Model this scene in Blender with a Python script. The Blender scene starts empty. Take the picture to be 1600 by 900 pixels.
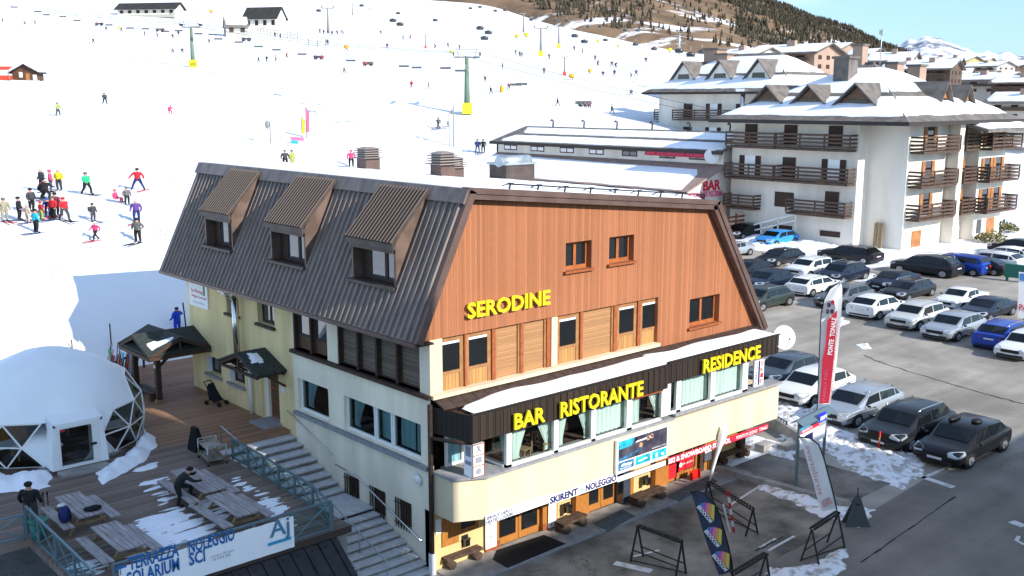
import bpy, bmesh, math, random
import numpy as np
from mathutils import Vector, Matrix, noise as mnoise
from math import sin, cos, pi, radians, atan2, sqrt
random.seed(7)
S = bpy.context.scene
COL = S.collection

# ------------------------------------------------------------------ camera
F_PX, CY_PX = 1617.16, 470.16
PITCH, ROLL, YAW = radians(11.0205), radians(-0.0229), radians(41.688)
CAM = np.array([-17.51, -23.23, 14.0])
cp, sp = cos(PITCH), sin(PITCH)
fwd = np.array([sin(YAW)*cp, cos(YAW)*cp, -sp])
r0 = np.array([cos(YAW), -sin(YAW), 0.0])
u0 = np.cross(r0, fwd)
rgt = r0*cos(ROLL)+u0*sin(ROLL)
upv = -r0*sin(ROLL)+u0*cos(ROLL)
cam = bpy.data.cameras.new('camera'); camo = bpy.data.objects.new('camera', cam); COL.objects.link(camo)
camo.matrix_world = Matrix(((rgt[0], upv[0], -fwd[0], CAM[0]), (rgt[1], upv[1], -fwd[1], CAM[1]), (rgt[2], upv[2], -fwd[2], CAM[2]), (0, 0, 0, 1)))
cam.sensor_width = 36.0; cam.lens = 36.0*F_PX/1600.0
cam.shift_y = (CY_PX-450.0)/1600.0
cam.clip_start = 0.5; cam.clip_end = 40000.0
S.camera = camo
S.render.resolution_x = 1024; S.render.resolution_y = 576

# ------------------------------------------------------------------ sun, sky, exposure
SUN = Vector((0.17, -0.85, 0.485)).normalized()
EL = math.asin(SUN.z); AZ = atan2(SUN.x, SUN.y)
W = bpy.data.worlds.new('World'); S.world = W; W.use_nodes = True
nt = W.node_tree; nt.nodes.clear()
sky = nt.nodes.new('ShaderNodeTexSky'); sky.sky_type = 'NISHITA'; sky.sun_disc = False
sky.sun_elevation = EL; sky.sun_rotation = AZ; sky.altitude = 1900; sky.air_density = 1.0; sky.dust_density = 0.2; sky.ozone_density = 2.0
bg = nt.nodes.new('ShaderNodeBackground'); bg.inputs[1].default_value = 0.15
wo = nt.nodes.new('ShaderNodeOutputWorld')
# thin cirrus: streaks of cloud over the sky dome
tc = nt.nodes.new('ShaderNodeTexCoord'); mp = nt.nodes.new('ShaderNodeMapping'); mp.inputs['Scale'].default_value = (3, 3, 26)
mp.inputs['Rotation'].default_value = (0.12, 0.1, 0)
nz = nt.nodes.new('ShaderNodeTexNoise'); nz.inputs['Scale'].default_value = 1.4; nz.inputs['Detail'].default_value = 6
cr = nt.nodes.new('ShaderNodeValToRGB'); cr.color_ramp.elements[0].position = .5; cr.color_ramp.elements[1].position = .78
cr.color_ramp.elements[1].color = (.45, .45, .45, 1)
mx = nt.nodes.new('ShaderNodeMix'); mx.data_type = 'RGBA'
L = nt.links.new
L(tc.outputs['Generated'], mp.inputs['Vector']); L(mp.outputs[0], nz.inputs['Vector']); L(nz.outputs[0], cr.inputs[0])
L(cr.outputs[0], mx.inputs[0]); L(sky.outputs[0], mx.inputs[6]); mx.inputs[7].default_value = (7.5, 8.2, 9.0, 1)
# clear alpine air: the band just over the horizon is deeper blue than the model's sea-level haze
sxyz = nt.nodes.new('ShaderNodeSeparateXYZ'); L(tc.outputs['Generated'], sxyz.inputs[0])
mrz = nt.nodes.new('ShaderNodeMapRange'); mrz.inputs[1].default_value = 0.0; mrz.inputs[2].default_value = 0.35; L(sxyz.outputs[2], mrz.inputs[0])
tint = nt.nodes.new('ShaderNodeValToRGB'); tint.color_ramp.elements[0].color = (.25, .325, .40, 1); tint.color_ramp.elements[1].color = (1, .95, .87, 1); L(mrz.outputs[0], tint.inputs[0])
mul = nt.nodes.new('ShaderNodeMix'); mul.data_type = 'RGBA'; mul.blend_type = 'MULTIPLY'; mul.inputs[0].default_value = 1; L(mx.outputs[2], mul.inputs[6]); L(tint.outputs[0], mul.inputs[7])
L(mul.outputs[2], bg.inputs[0]); L(bg.outputs[0], wo.inputs[0])
sl = bpy.data.lights.new('sun', 'SUN'); sl.energy = 2.65; sl.angle = radians(0.5); sl.color = (1, .95, .87)
so = bpy.data.objects.new('sun', sl); COL.objects.link(so); so.location = (20, -60, 60)
so.rotation_euler = (-SUN).to_track_quat('-Z', 'Y').to_euler()
vs = S.view_settings; vs.view_transform = 'Standard'; vs.look = 'None'; vs.gamma = 1; vs.use_curve_mapping = False
vs.exposure = 1.32
S.cycles.max_bounces = 6; S.cycles.use_denoising = True

# ------------------------------------------------------------------ pixel -> place on a real plane
def ray(u, v): return rgt*((u-800)/F_PX) - upv*((v-CY_PX)/F_PX) + fwd
def PZ(u, v, z=0.0):
    r = ray(u, v); return Vector(CAM+r*((z-CAM[2])/r[2]))
def PX(u, v, x=0.0):
    r = ray(u, v); return Vector(CAM+r*((x-CAM[0])/r[0]))
def PY(u, v, y=0.0):
    r = ray(u, v); return Vector(CAM+r*((y-CAM[1])/r[1]))
def PD(u, v, D): return Vector(CAM+ray(u, v)*D)

# ------------------------------------------------------------------ materials
MATS = {}
def mat(name, col, rough=.7, metal=0., var=0., vscale=3., bump=0., bscale=30., col2=None, spec=.3, stretch=(1, 1, 1), detail=4., emit=None, ramp=(.35, .65), coat=0.):
    if name in MATS: return MATS[name]
    m = bpy.data.materials.new(name); m.use_nodes = True; t = m.node_tree; b = t.nodes['Principled BSDF']
    b.inputs['Base Color'].default_value = (*col, 1); b.inputs['Roughness'].default_value = rough; b.inputs['Metallic'].default_value = metal
    b.inputs['Specular IOR Level'].default_value = spec
    if coat: b.inputs['Coat Weight'].default_value = coat
    if emit: b.inputs['Emission Color'].default_value = (*emit[:3], 1); b.inputs['Emission Strength'].default_value = emit[3]
    if var or col2 or bump:
        tc = t.nodes.new('ShaderNodeTexCoord'); mp = t.nodes.new('ShaderNodeMapping'); mp.inputs['Scale'].default_value = stretch
        t.links.new(tc.outputs['Object'], mp.inputs[0])
    if var or col2:
        n = t.nodes.new('ShaderNodeTexNoise'); n.inputs['Scale'].default_value = vscale; n.inputs['Detail'].default_value = detail
        t.links.new(mp.outputs[0], n.inputs['Vector'])
        r = t.nodes.new('ShaderNodeValToRGB'); e = r.color_ramp.elements
        e[0].position, e[1].position = ramp
        c2 = col2 if col2 else tuple(min(1, c*(1+var)) for c in col)
        c1 = col if col2 else tuple(c*(1-var) for c in col)
        e[0].color = (*c1, 1); e[1].color = (*c2, 1)
        t.links.new(n.outputs[0], r.inputs[0]); t.links.new(r.outputs[0], b.inputs['Base Color'])
    if bump:
        n2 = t.nodes.new('ShaderNodeTexNoise'); n2.inputs['Scale'].default_value = bscale; n2.inputs['Detail'].default_value = 5
        t.links.new(mp.outputs[0], n2.inputs['Vector'])
        bp = t.nodes.new('ShaderNodeBump'); bp.inputs['Strength'].default_value = bump; bp.inputs['Distance'].default_value = .05
        t.links.new(n2.outputs[0], bp.inputs['Height']); t.links.new(bp.outputs[0], b.inputs['Normal'])
    MATS[name] = m; return m

def boards(name, col, axis, width, var=.18, rough=.65, groove=.45, grain=True, col2=None, spec=.25):
    """boards running across `axis` (0,1,2): each board its own tone, dark grooves between them"""
    if name in MATS: return MATS[name]
    m = bpy.data.materials.new(name); m.use_nodes = True; t = m.node_tree; b = t.nodes['Principled BSDF']; N = t.nodes.new; K = t.links.new
    tc = N('ShaderNodeTexCoord'); sx = N('ShaderNodeSeparateXYZ'); K(tc.outputs['Object'], sx.inputs[0])
    dv = N('ShaderNodeMath'); dv.operation = 'DIVIDE'; dv.inputs[1].default_value = width; K(sx.outputs[axis], dv.inputs[0])
    fl = N('ShaderNodeMath'); fl.operation = 'FLOOR'; K(dv.outputs[0], fl.inputs[0])
    fr = N('ShaderNodeMath'); fr.operation = 'FRACT'; K(dv.outputs[0], fr.inputs[0])
    wn = N('ShaderNodeTexWhiteNoise'); wn.noise_dimensions = '1D'; K(fl.outputs[0], wn.inputs['W'])
    mp = N('ShaderNodeMapping'); sc = [3, 3, 3]; sc[axis] = 24
    if grain: mp.inputs['Scale'].default_value = sc
    K(tc.outputs['Object'], mp.inputs[0])
    nz = N('ShaderNodeTexNoise'); nz.inputs['Scale'].default_value = 1.2; nz.inputs['Detail'].default_value = 5; K(mp.outputs[0], nz.inputs['Vector'])
    big = N('ShaderNodeTexNoise'); big.inputs['Scale'].default_value = .35; big.inputs['Detail'].default_value = 3; K(tc.outputs['Object'], big.inputs['Vector'])
    ad = N('ShaderNodeMath'); ad.operation = 'ADD'; K(wn.outputs[0], ad.inputs[0]); K(nz.outputs[0], ad.inputs[1])
    ad2 = N('ShaderNodeMath'); ad2.operation = 'ADD'; K(ad.outputs[0], ad2.inputs[0]); K(big.outputs[0], ad2.inputs[1])
    mr = N('ShaderNodeMapRange'); mr.inputs[1].default_value = .7; mr.inputs[2].default_value = 2.3; K(ad2.outputs[0], mr.inputs[0])
    mx = N('ShaderNodeMix'); mx.data_type = 'RGBA'; K(mr.outputs[0], mx.inputs[0])
    mx.inputs[6].default_value = (*[c*(1-var) for c in col], 1)
    mx.inputs[7].default_value = (*(col2 if col2 else [min(1, c*(1+var)) for c in col]), 1)
    lt = N('ShaderNodeMath'); lt.operation = 'LESS_THAN'; lt.inputs[1].default_value = .1; K(fr.outputs[0], lt.inputs[0])
    m2 = N('ShaderNodeMix'); m2.data_type = 'RGBA'; K(lt.outputs[0], m2.inputs[0]); K(mx.outputs[2], m2.inputs[6])
    m2.inputs[7].default_value = (*[c*groove for c in col], 1)
    K(m2.outputs[2], b.inputs['Base Color']); b.inputs['Roughness'].default_value = rough; b.inputs['Specular IOR Level'].default_value = spec
    pp = N('ShaderNodeMath'); pp.operation = 'PINGPONG'; pp.inputs[1].default_value = .5; K(fr.outputs[0], pp.inputs[0])
    bp = N('ShaderNodeBump'); bp.inputs['Strength'].default_value = .35; bp.inputs['Distance'].default_value = .03; K(pp.outputs[0], bp.inputs['Height']); K(bp.outputs[0], b.inputs['Normal'])
    MATS[name] = m; return m

M = {}
M['cream'] = mat('cream_render', (.86, .77, .61), .9, var=.1, vscale=1.3, stretch=(1, 1, .22), detail=7, bump=.15, bscale=60, spec=.1)
M['beige'] = mat('beige_render', (.66, .555, .38), .9, var=.09, vscale=1.1, stretch=(1, 1, .25), detail=7, bump=.1, bscale=60, spec=.1)
M['yellow_wall'] = mat('yellow_render', (.66, .47, .22), .9, var=.06, vscale=1, spec=.1)
M['white_paint'] = mat('white_paint', (.8, .8, .78), .5)
M['white_wall'] = mat('white_render', (.76, .71, .62), .9, var=.1, vscale=.5, stretch=(1, 1, .2), detail=7, spec=.1)
M['red_boards'] = boards('red_larch_boards', (.35, .136, .062), 0, .1, var=.27, groove=.66)
M['red_frame'] = mat('red_frame_wood', (.30, .085, .03), .6, var=.15, vscale=6)
M['cream_yellow'] = mat('ochre_cream_render', (.80, .63, .33), .9, var=.14, vscale=1.3, stretch=(1, 1, .22), detail=7, bump=.15, bscale=60, spec=.1)
M['win_red'] = mat('window_red_wood', (.36, .11, .03), .55, var=.15, vscale=5)
M['orange_wood'] = mat('orange_wood', (.40, .16, .035), .5, var=.18, vscale=5, stretch=(8, 8, 1))
M['pine_v'] = boards('pine_boards_upright', (.42, .22, .08), 0, .13, var=.25)
M['pine_frame'] = mat('pine_frame', (.33, .16, .065), .6, var=.15, vscale=5)
M['shutter_h'] = boards('roller_shutter_slats', (.38, .20, .09), 2, .06, var=.22, groove=.5)
M['grey_shutter'] = boards('weathered_shutter_slats', (.17, .13, .10), 2, .055, var=.4, groove=.35)
M['dark_wood'] = mat('dark_wood', (.055, .032, .022), .65, var=.3, vscale=4, stretch=(1, 1, 6))
M['brown_wood_y'] = boards('brown_boards_side', (.12, .065, .035), 1, .12, var=.25)
M['roof_metal'] = mat('brown_roof_metal', (.19, .142, .12), .5, metal=.05, var=.28, vscale=1.2, stretch=(1, 3, 1), spec=.5)
M['roof_rib'] = mat('roof_rib_metal', (.26, .21, .185), .45, metal=.1, spec=.5)
M['fascia'] = mat('brown_fascia_metal', (.135, .085, .072), .45, metal=.2, var=.15, vscale=2)
M['dormer_metal'] = mat('dormer_brown_metal', (.085, .064, .055), .5, metal=.25, var=.2, vscale=3)
M['dormer_rib'] = mat('dormer_rib_metal', (.12, .095, .082), .45, metal=.1)
M['cheek'] = mat('dormer_cheek_copper', (.15, .10, .08), .5, metal=.15, var=.25, vscale=2)
M['parapet'] = boards('dark_parapet_sheet', (.038, .028, .022), 0, .27, var=.2, rough=.5, groove=.3, grain=False)
M['parapet_side'] = boards('dark_parapet_sheet_side', (.035, .028, .024), 1, .2, var=.2, rough=.5, groove=.3, grain=False)
M['tile_dark'] = mat('dark_roof_tile', (.055, .035, .028), .7, var=.3, vscale=6)
M['snow'] = mat('snow', (.86, .88, .92), .85, var=.03, vscale=1.5, bump=.35, bscale=3, spec=.2)
M['dirty_snow'] = mat('dirty_snow', (.42, .39, .35), .9, col2=(.84, .85, .88), vscale=3.2, bump=.9, bscale=14, spec=.15, detail=9, ramp=(.36, .52))
M['glass_dark'] = mat('window_glass', (.012, .014, .016), .04, spec=.7, coat=.3)
M['glass_sky'] = mat('window_glass_pale', (.05, .06, .08), .03, spec=.9, coat=.5)
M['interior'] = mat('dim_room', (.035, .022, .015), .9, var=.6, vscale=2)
M['curtain'] = mat('pale_green_curtain', (.56, .68, .64), .85, var=.12, vscale=9, stretch=(1, 1, .05))
M['curtain_teal'] = mat('teal_curtain', (.26, .46, .50), .8, var=.2, vscale=9, stretch=(1, 1, .05))
M['yellow_sign'] = mat('yellow_letters', (.86, .66, .02), .45)
M['grey_stone'] = mat('grey_stone', (.28, .28, .29), .8, var=.15, vscale=6)
M['concrete'] = mat('concrete', (.30, .285, .26), .9, var=.2, vscale=2.5, bump=.2)
M['steel'] = mat('galvanised_steel', (.42, .47, .49), .4, metal=.6, var=.15, vscale=5)
M['bright_steel'] = mat('bright_steel', (.7, .7, .7), .2, metal=.95)
M['black_metal'] = mat('black_metal', (.015, .015, .016), .5)
M['black_cloth'] = mat('black_cloth', (.012, .012, .014), .9)
M['white_pvc'] = mat('white_membrane', (.84, .86, .87), .45, var=.03, vscale=1)
M['banner_white'] = mat('white_banner', (.92, .92, .92), .6)
M['banner_blue'] = mat('banner_blue_print', (.02, .13, .36), .6)
M['teal_print'] = mat('teal_print', (.03, .32, .52), .6)
M['navy_print'] = mat('navy_print', (.015, .015, .11), .6)
M['red_print'] = mat('red_print', (.62, .02, .05), .55)
M['pink_print'] = mat('pink_print', (.72, .12, .25), .6)
M['grey_wood'] = boards('weathered_table_boards', (.30, .27, .27), 0, .13, var=.22, groove=.35)
M['log'] = mat('log_wood', (.085, .052, .035), .8, var=.35, vscale=5)
M['tan_wood'] = mat('tan_wood', (.26, .18, .10), .75, var=.2, vscale=5)
M['rubber'] = mat('tyre_rubber', (.012, .012, .012), .8)
M['mat_black'] = mat('door_mat', (.012, .012, .012), .95)

# ------------------------------------------------------------------ mesh builder
class MB:
    def __init__(s): s.v = []; s.f = []; s.mi = []; s.sm = []
    def add(s, vs, fs, mi=0, smooth=False):
        o = len(s.v); s.v += [tuple(p) for p in vs]
        for f in fs: s.f.append(tuple(o+i for i in f)); s.mi.append(mi); s.sm.append(smooth)
        return s
    def box(s, x0, x1, y0, y1, z0, z1, mi=0):
        if x0 > x1: x0, x1 = x1, x0
        if y0 > y1: y0, y1 = y1, y0
        if z0 > z1: z0, z1 = z1, z0
        return s.add([(x0,y0,z0),(x1,y0,z0),(x1,y1,z0),(x0,y1,z0),(x0,y0,z1),(x1,y0,z1),(x1,y1,z1),(x0,y1,z1)],
              [(0,3,2,1),(4,5,6,7),(0,1,5,4),(1,2,6,5),(2,3,7,6),(3,0,4,7)], mi)
    def prism(s, pts, ext, mi=0, smooth=False):
        """polygon (list of 3d points) pushed along vector ext, closed"""
        n = len(pts); e = Vector(ext); a = [Vector(p) for p in pts]; b = [p+e for p in a]
        nrm = Vector((0,0,0))
        for i in range(n): nrm += a[i].cross(a[(i+1) % n])
        fs = [tuple(range(n)), tuple(range(2*n-1, n-1, -1))]+[(i, i+n, (i+1) % n+n, (i+1) % n) for i in range(n)]
        if nrm.dot(e) > 0: fs = [tuple(reversed(f)) for f in fs]
        return s.add(a+b, fs, mi, smooth)
    def quad(s, a, b, c, d, mi=0): return s.add([a, b, c, d], [(0, 1, 2, 3)], mi)
    def bar(s, a, b, w=.05, h=None, mi=0, up=(0, 0, 1)):
        a, b = Vector(a), Vector(b); d = (b-a)
        if d.length < 1e-6: return s
        d.normalize(); u = Vector(up)
        if abs(d.dot(u)) > .98: u = Vector((1, 0, 0))
        x = d.cross(u).normalized(); z = x.cross(d); h = h or w
        P = [x*(i*w/2)+z*(j*h/2) for i, j in ((-1,-1),(1,-1),(1,1),(-1,1))]
        return s.add([a+p for p in P]+[b+p for p in P], [(0,1,2,3),(7,6,5,4),(0,4,5,1),(1,5,6,2),(2,6,7,3),(3,7,4,0)], mi)
    def tube(s, pts, r, n=8, mi=0, caps=True):
        pts = [Vector(p) for p in pts]; rs = r if isinstance(r, (list, tuple)) else [r]*len(pts)
        o = len(s.v); ref = None
        for k, p in enumerate(pts):
            d = (pts[min(k+1, len(pts)-1)]-pts[max(k-1, 0)])
            d = d.normalized() if d.length > 1e-9 else Vector((0,0,1))
            if ref is None: ref = Vector((0, 0, 1)) if abs(d.z) < .9 else Vector((1, 0, 0))
            x = d.cross(ref)
            if x.length < 1e-4: x = d.cross(Vector((0, 1, 0)))
            x.normalize(); y = d.cross(x); ref = x.cross(d)
            for i in range(n):
                t = 2*pi*i/n; s.v.append(tuple(p+(x*cos(t)+y*sin(t))*rs[k]))
        for k in range(len(pts)-1):
            for i in range(n):
                a = o+k*n+i; b = o+k*n+(i+1) % n
                s.f.append((a, b, b+n, a+n)); s.mi.append(mi); s.sm.append(True)
        if caps:
            s.f.append(tuple(o+i for i in reversed(range(n)))); s.mi.append(mi); s.sm.append(False)
            e = o+(len(pts)-1)*n; s.f.append(tuple(e+i for i in range(n))); s.mi.append(mi); s.sm.append(False)
        return s
    def ball(s, c, r, seg=10, rings=6, mi=0):
        c = Vector(c); r = r if isinstance(r, (tuple, list)) else (r, r, r); o = len(s.v)
        s.v.append((c.x, c.y, c.z+r[2]))
        for k in range(1, rings):
            a = pi*k/rings
            for i in range(seg): s.v.append((c.x+r[0]*sin(a)*cos(2*pi*i/seg), c.y+r[1]*sin(a)*sin(2*pi*i/seg), c.z+r[2]*cos(a)))
        s.v.append((c.x, c.y, c.z-r[2])); e = len(s.v)-1
        def ff(*f): s.f.append(f); s.mi.append(mi); s.sm.append(True)
        for i in range(seg): ff(o, o+1+i, o+1+(i+1) % seg)
        for k in range(rings-2):
            for i in range(seg):
                a = o+1+k*seg+i; b = o+1+k*seg+(i+1) % seg; ff(a, a+seg, b+seg, b)
        for i in range(seg):
            a = o+1+(rings-2)*seg; ff(a+i, e, a+(i+1) % seg)
        return s
    def build(s, name, mats=None, parent=None, local=False):
        me = bpy.data.meshes.new(name); me.from_pydata(s.v, [], s.f)
        mats = mats if isinstance(mats, (list, tuple)) else [mats]
        for m in mats: me.materials.append(M[m] if isinstance(m, str) else m)
        me.polygons.foreach_set('material_index', s.mi); me.polygons.foreach_set('use_smooth', s.sm); me.update()
        o = bpy.data.objects.new(name, me); COL.objects.link(o)
        if parent is not None:
            o.parent = parent
            if not local: o.matrix_parent_inverse = wmat(parent).inverted()
        return o
def wmat(o):
    m = Matrix.LocRotScale(o.location, o.rotation_euler, o.scale)
    return wmat(o.parent) @ o.matrix_parent_inverse @ m if o.parent else m
def tag(o, label, cat, group=None, kind=None):
    if label: o['label'] = label
    if cat: o['category'] = cat
    if group: o['group'] = group
    if kind: o['kind'] = kind
    return o
def thing(name, label, cat, loc=(0, 0, 0), rz=0, group=None):
    o = bpy.data.objects.new(name, None); COL.objects.link(o); o.location = loc; o.rotation_euler = (0, 0, rz); o.empty_display_size = .2
    return tag(o, label, cat, group)
def structure(o): o['kind'] = 'structure'; return o
def dup(root, loc, rz=None, label=None, group=None, scale=None, paint=None):
    def cp(o, par):
        c = o.copy(); COL.objects.link(c)
        if par is not None: c.parent = par
        for ch in o.children: cp(ch, c)
        return c
    r = cp(root, None); r.location = loc
    if rz is not None: r.rotation_euler = (0, 0, rz)
    if label: r['label'] = label
    if group: r['group'] = group
    if scale is not None: r.scale = scale if isinstance(scale, tuple) else (scale,)*3
    return r
def text_mesh(body, size, depth=.0, bold=.0, align='LEFT', space=1.0, shear=0):
    c = bpy.data.curves.new('txt', 'FONT'); c.body = body; c.size = size; c.extrude = depth; c.offset = bold; c.align_x = align; c.space_character = space; c.resolution_u = 2
    c.shear = shear
    o = bpy.data.objects.new('txt', c); me = bpy.data.meshes.new_from_object(o); bpy.data.objects.remove(o); bpy.data.curves.remove(c)
    return me
def text_on(mb, body, origin, right, up, width=None, height=1., depth=0., bold=.0, off=0., mi=0, space=1.0, shear=0):
    """lay lettering into an MB: baseline starts at origin, runs along unit vector right, capital height `height`, total `width` (stretched)"""
    me = text_mesh(body, 1.0, depth=0, bold=bold, space=space, shear=shear)
    vs = [v.co.copy() for v in me.vertices]
    if not vs: return mb
    x0 = min(v.x for v in vs); x1 = max(v.x for v in vs); cap = .69
    right = Vector(right).normalized(); up = Vector(up).normalized(); n = right.cross(up)
    sx = (width/(x1-x0)) if width else height/cap; sy = height/cap
    P = lambda v, d: Vector(origin)+right*((v.x-x0)*sx)+up*(v.y*sy)+n*(off+d)
    fs = [tuple(p.vertices) for p in me.polygons]
    if depth <= 0: mb.add([P(v, 0) for v in vs], fs, mi)
    else:
        k = len(vs); mb.add([P(v, depth) for v in vs]+[P(v, 0) for v in vs], fs, mi)
        cnt = {}
        for p in fs:
            for i in range(len(p)):
                e = (p[i], p[(i+1) % len(p)]); cnt[e] = 1
        o = len(mb.v)-2*k
        for (a, b) in cnt:
            if (b, a) not in cnt: mb.f.append((o+a, o+a+k, o+b+k, o+b)); mb.mi.append(mi); mb.sm.append(False)
    bpy.data.meshes.remove(me); return mb
# ================================================================== TERRAIN
CTL = [(60,345,54),(20,345,54),(213,379,52),(90,181,100),(163,163,118),(285,177,108),(5,260,74),(250,260,74),(450,262,80),(550,262,80),(750,238,108),
       (700,200,140),(868,166,182),(643,137,192),(940,118,215),(405,99,215),(285,83,240),(50,125,150),(302,105,190),(730,178,168),(0,40,290),(0,0,380),
       (500,50,330),(500,0,500),(845,88,330),(760,8,560),(950,58,480),(1050,78,480),(640,60,330),(200,30,330),(420,45,320),(1000,130,205),(1029,196,166),(900,200,150),
       (-300,345,60),(-300,180,110),(-300,40,300),(-250,0,390),(300,-40,620),(800,-40,760),(1180,95,500),(800,40,680),(900,62,680),(1000,80,650),(1100,98,640),(1200,112,640),(1300,118,560),(1400,126,640),(1600,134,640),(1750,140,600),
       (1180,150,230),(1300,135,240),(1420,135,250),(1560,150,260),(1700,160,260),(1400,108,420),(1600,125,420),(1250,100,420)]
cps = [tuple(PD(*c)) for c in CTL]
cps += [(-20,17.5,2.3),(-8,18.5,2.35),(0,19.5,2.5),(8,19.5,2.5),(0,24,4.3),(-6,24,4.2),(8,24,4.3),(0,28,5.85),(-8,29,5.9),(16,21,2.5),(-30,18,2.3),(-40,30,5.5),
        (30,34,1.5),(45,44,3.5),(60,58,2.0),(70,75,1.2),(73,88,1.8),(72,100,6),(95,60,3),(110,60,4),(125,20,1),(140,-30,0),(200,-60,2),(300,-120,6),(260,40,8)]
cps = np.array(cps); CC = 10.0
def _k(r2): return np.sqrt(r2+CC*CC)
_d2 = ((cps[:, None, :2]-cps[None, :, :2])**2).sum(-1)
_A = _k(_d2)-np.eye(len(cps))*1.2
_P = np.c_[np.ones(len(cps)), cps[:, :2]/100]
_m = len(cps)
_SYS = np.block([[_A, _P], [_P.T, np.zeros((3, 3))]])
_W = np.linalg.solve(_SYS, np.r_[cps[:, 2], 0, 0, 0])
LOT = [(-60,-90),(120,-90),(110,20),(98,47),(74,50),(60,43),(45,34),(30,22),(17,17),(-0.5,16.8),(-0.5,1),(-45,1)]
def _inside(x, y, poly):
    c = False; n = len(poly)
    for i in range(n):
        x1, y1 = poly[i]; x2, y2 = poly[(i+1) % n]
        if (y1 > y) != (y2 > y) and x < (x2-x1)*(y-y1)/(y2-y1)+x1: c = not c
    return c
def _edged(x, y, poly):
    best = 1e9; n = len(poly)
    for i in range(n):
        x1, y1 = poly[i]; x2, y2 = poly[(i+1) % n]; dx, dy = x2-x1, y2-y1
        t = max(0, min(1, ((x-x1)*dx+(y-y1)*dy)/(dx*dx+dy*dy))); best = min(best, (x-x1-t*dx)**2+(y-y1-t*dy)**2)
    return sqrt(best)
def rbf(x, y):
    r2 = (cps[:, 0]-x)**2+(cps[:, 1]-y)**2
    return float(_k(r2) @ _W[:_m] + _W[_m]+_W[_m+1]*x/100+_W[_m+2]*y/100)
def ground(x, y):
    if _inside(x, y, LOT): return -0.012
    z = rbf(x, y); d = _edged(x, y, LOT)
    dist = sqrt((x-CAM[0])**2+(y-CAM[1])**2)
    if dist > 700: z = z*0+max(-60, rbf(*((np.array([x-CAM[0], y-CAM[1]])*700/dist)+CAM[:2]))-(dist-700)*.03)
    w = min(1, d/7.0); w = w*w*(3-2*w)
    return max(-.012, z)*w - .012*(1-w)
def PT(u, v, lo=20, hi=700):
    """where the sight line through a pixel meets the snow"""
    r = ray(u, v); a = lo; prev = lo
    D = lo
    while D < hi:
        p = CAM+r*D
        if p[2] < ground(p[0], p[1]): break
        prev = D; D *= 1.02
    a, b = prev, D
    for _ in range(14):
        m = (a+b)/2; p = CAM+r*m
        if p[2] < ground(p[0], p[1]): b = m
        else: a = m
    p = CAM+r*((a+b)/2); return Vector((p[0], p[1], ground(p[0], p[1])))

def build_ground():
    na, nr = 230, 190; vs = []; fs = []
    rad = list(np.geomspace(6, 720, nr-6))+[900, 1300, 2200, 4000, 9000, 20000]
    for r in rad:
        for i in range(na+1):
            a = YAW+radians(-58+116*i/na); x = CAM[0]+r*sin(a); y = CAM[1]+r*cos(a)
            z = ground(x, y)
            if not _inside(x, y, LOT) and r < 700: z += .05*mnoise.noise((x*.12, y*.12, 0))*min(1, r/60)+.35*mnoise.noise((x*.02, y*.02, 3))*max(0, min(1, (r-70)/120))
            vs.append((x, y, z))
    for k in range(nr-1):
        for i in range(na):
            a = k*(na+1)+i; fs.append((a, a+na+1, a+na+2, a+1))
    mb = MB(); mb.add(vs, [tuple(reversed(f)) for f in fs], 0, True)
    o = mb.build('snow_ground', 'piste')
    # make sure it faces up
    if o.data.polygons[5000].normal.z < 0: o.data.flip_normals()
    return structure(o)
# piste snow: groomer lines and tracks
def piste_mat():
    m = bpy.data.materials.new('piste_snow'); m.use_nodes = True; t = m.node_tree; b = t.nodes['Principled BSDF']; N = t.nodes.new; K = t.links.new
    tc = N('ShaderNodeTexCoord'); n = N('ShaderNodeTexNoise'); n.inputs['Scale'].default_value = .06; n.inputs['Detail'].default_value = 8; K(tc.outputs['Object'], n.inputs[0])
    r = N('ShaderNodeValToRGB'); e = r.color_ramp.elements; e[0].position = .3; e[1].position = .7; e[0].color = (.72, .74, .78, 1); e[1].color = (.84, .85, .87, 1)
    K(n.outputs[0], r.inputs[0]); K(r.outputs[0], b.inputs['Base Color']); b.inputs['Roughness'].default_value = .8; b.inputs['Specular IOR Level'].default_value = .2
    n2 = N('ShaderNodeTexNoise'); n2.inputs['Scale'].default_value = .9; n2.inputs['Detail'].default_value = 7; K(tc.outputs['Object'], n2.inputs[0])
    bp = N('ShaderNodeBump'); bp.inputs['Strength'].default_value = .55; bp.inputs['Distance'].default_value = .3; K(n2.outputs[0], bp.inputs['Height']); K(bp.outputs[0], b.inputs['Normal'])
    return m
M['piste'] = piste_mat()
build_ground()

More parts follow.
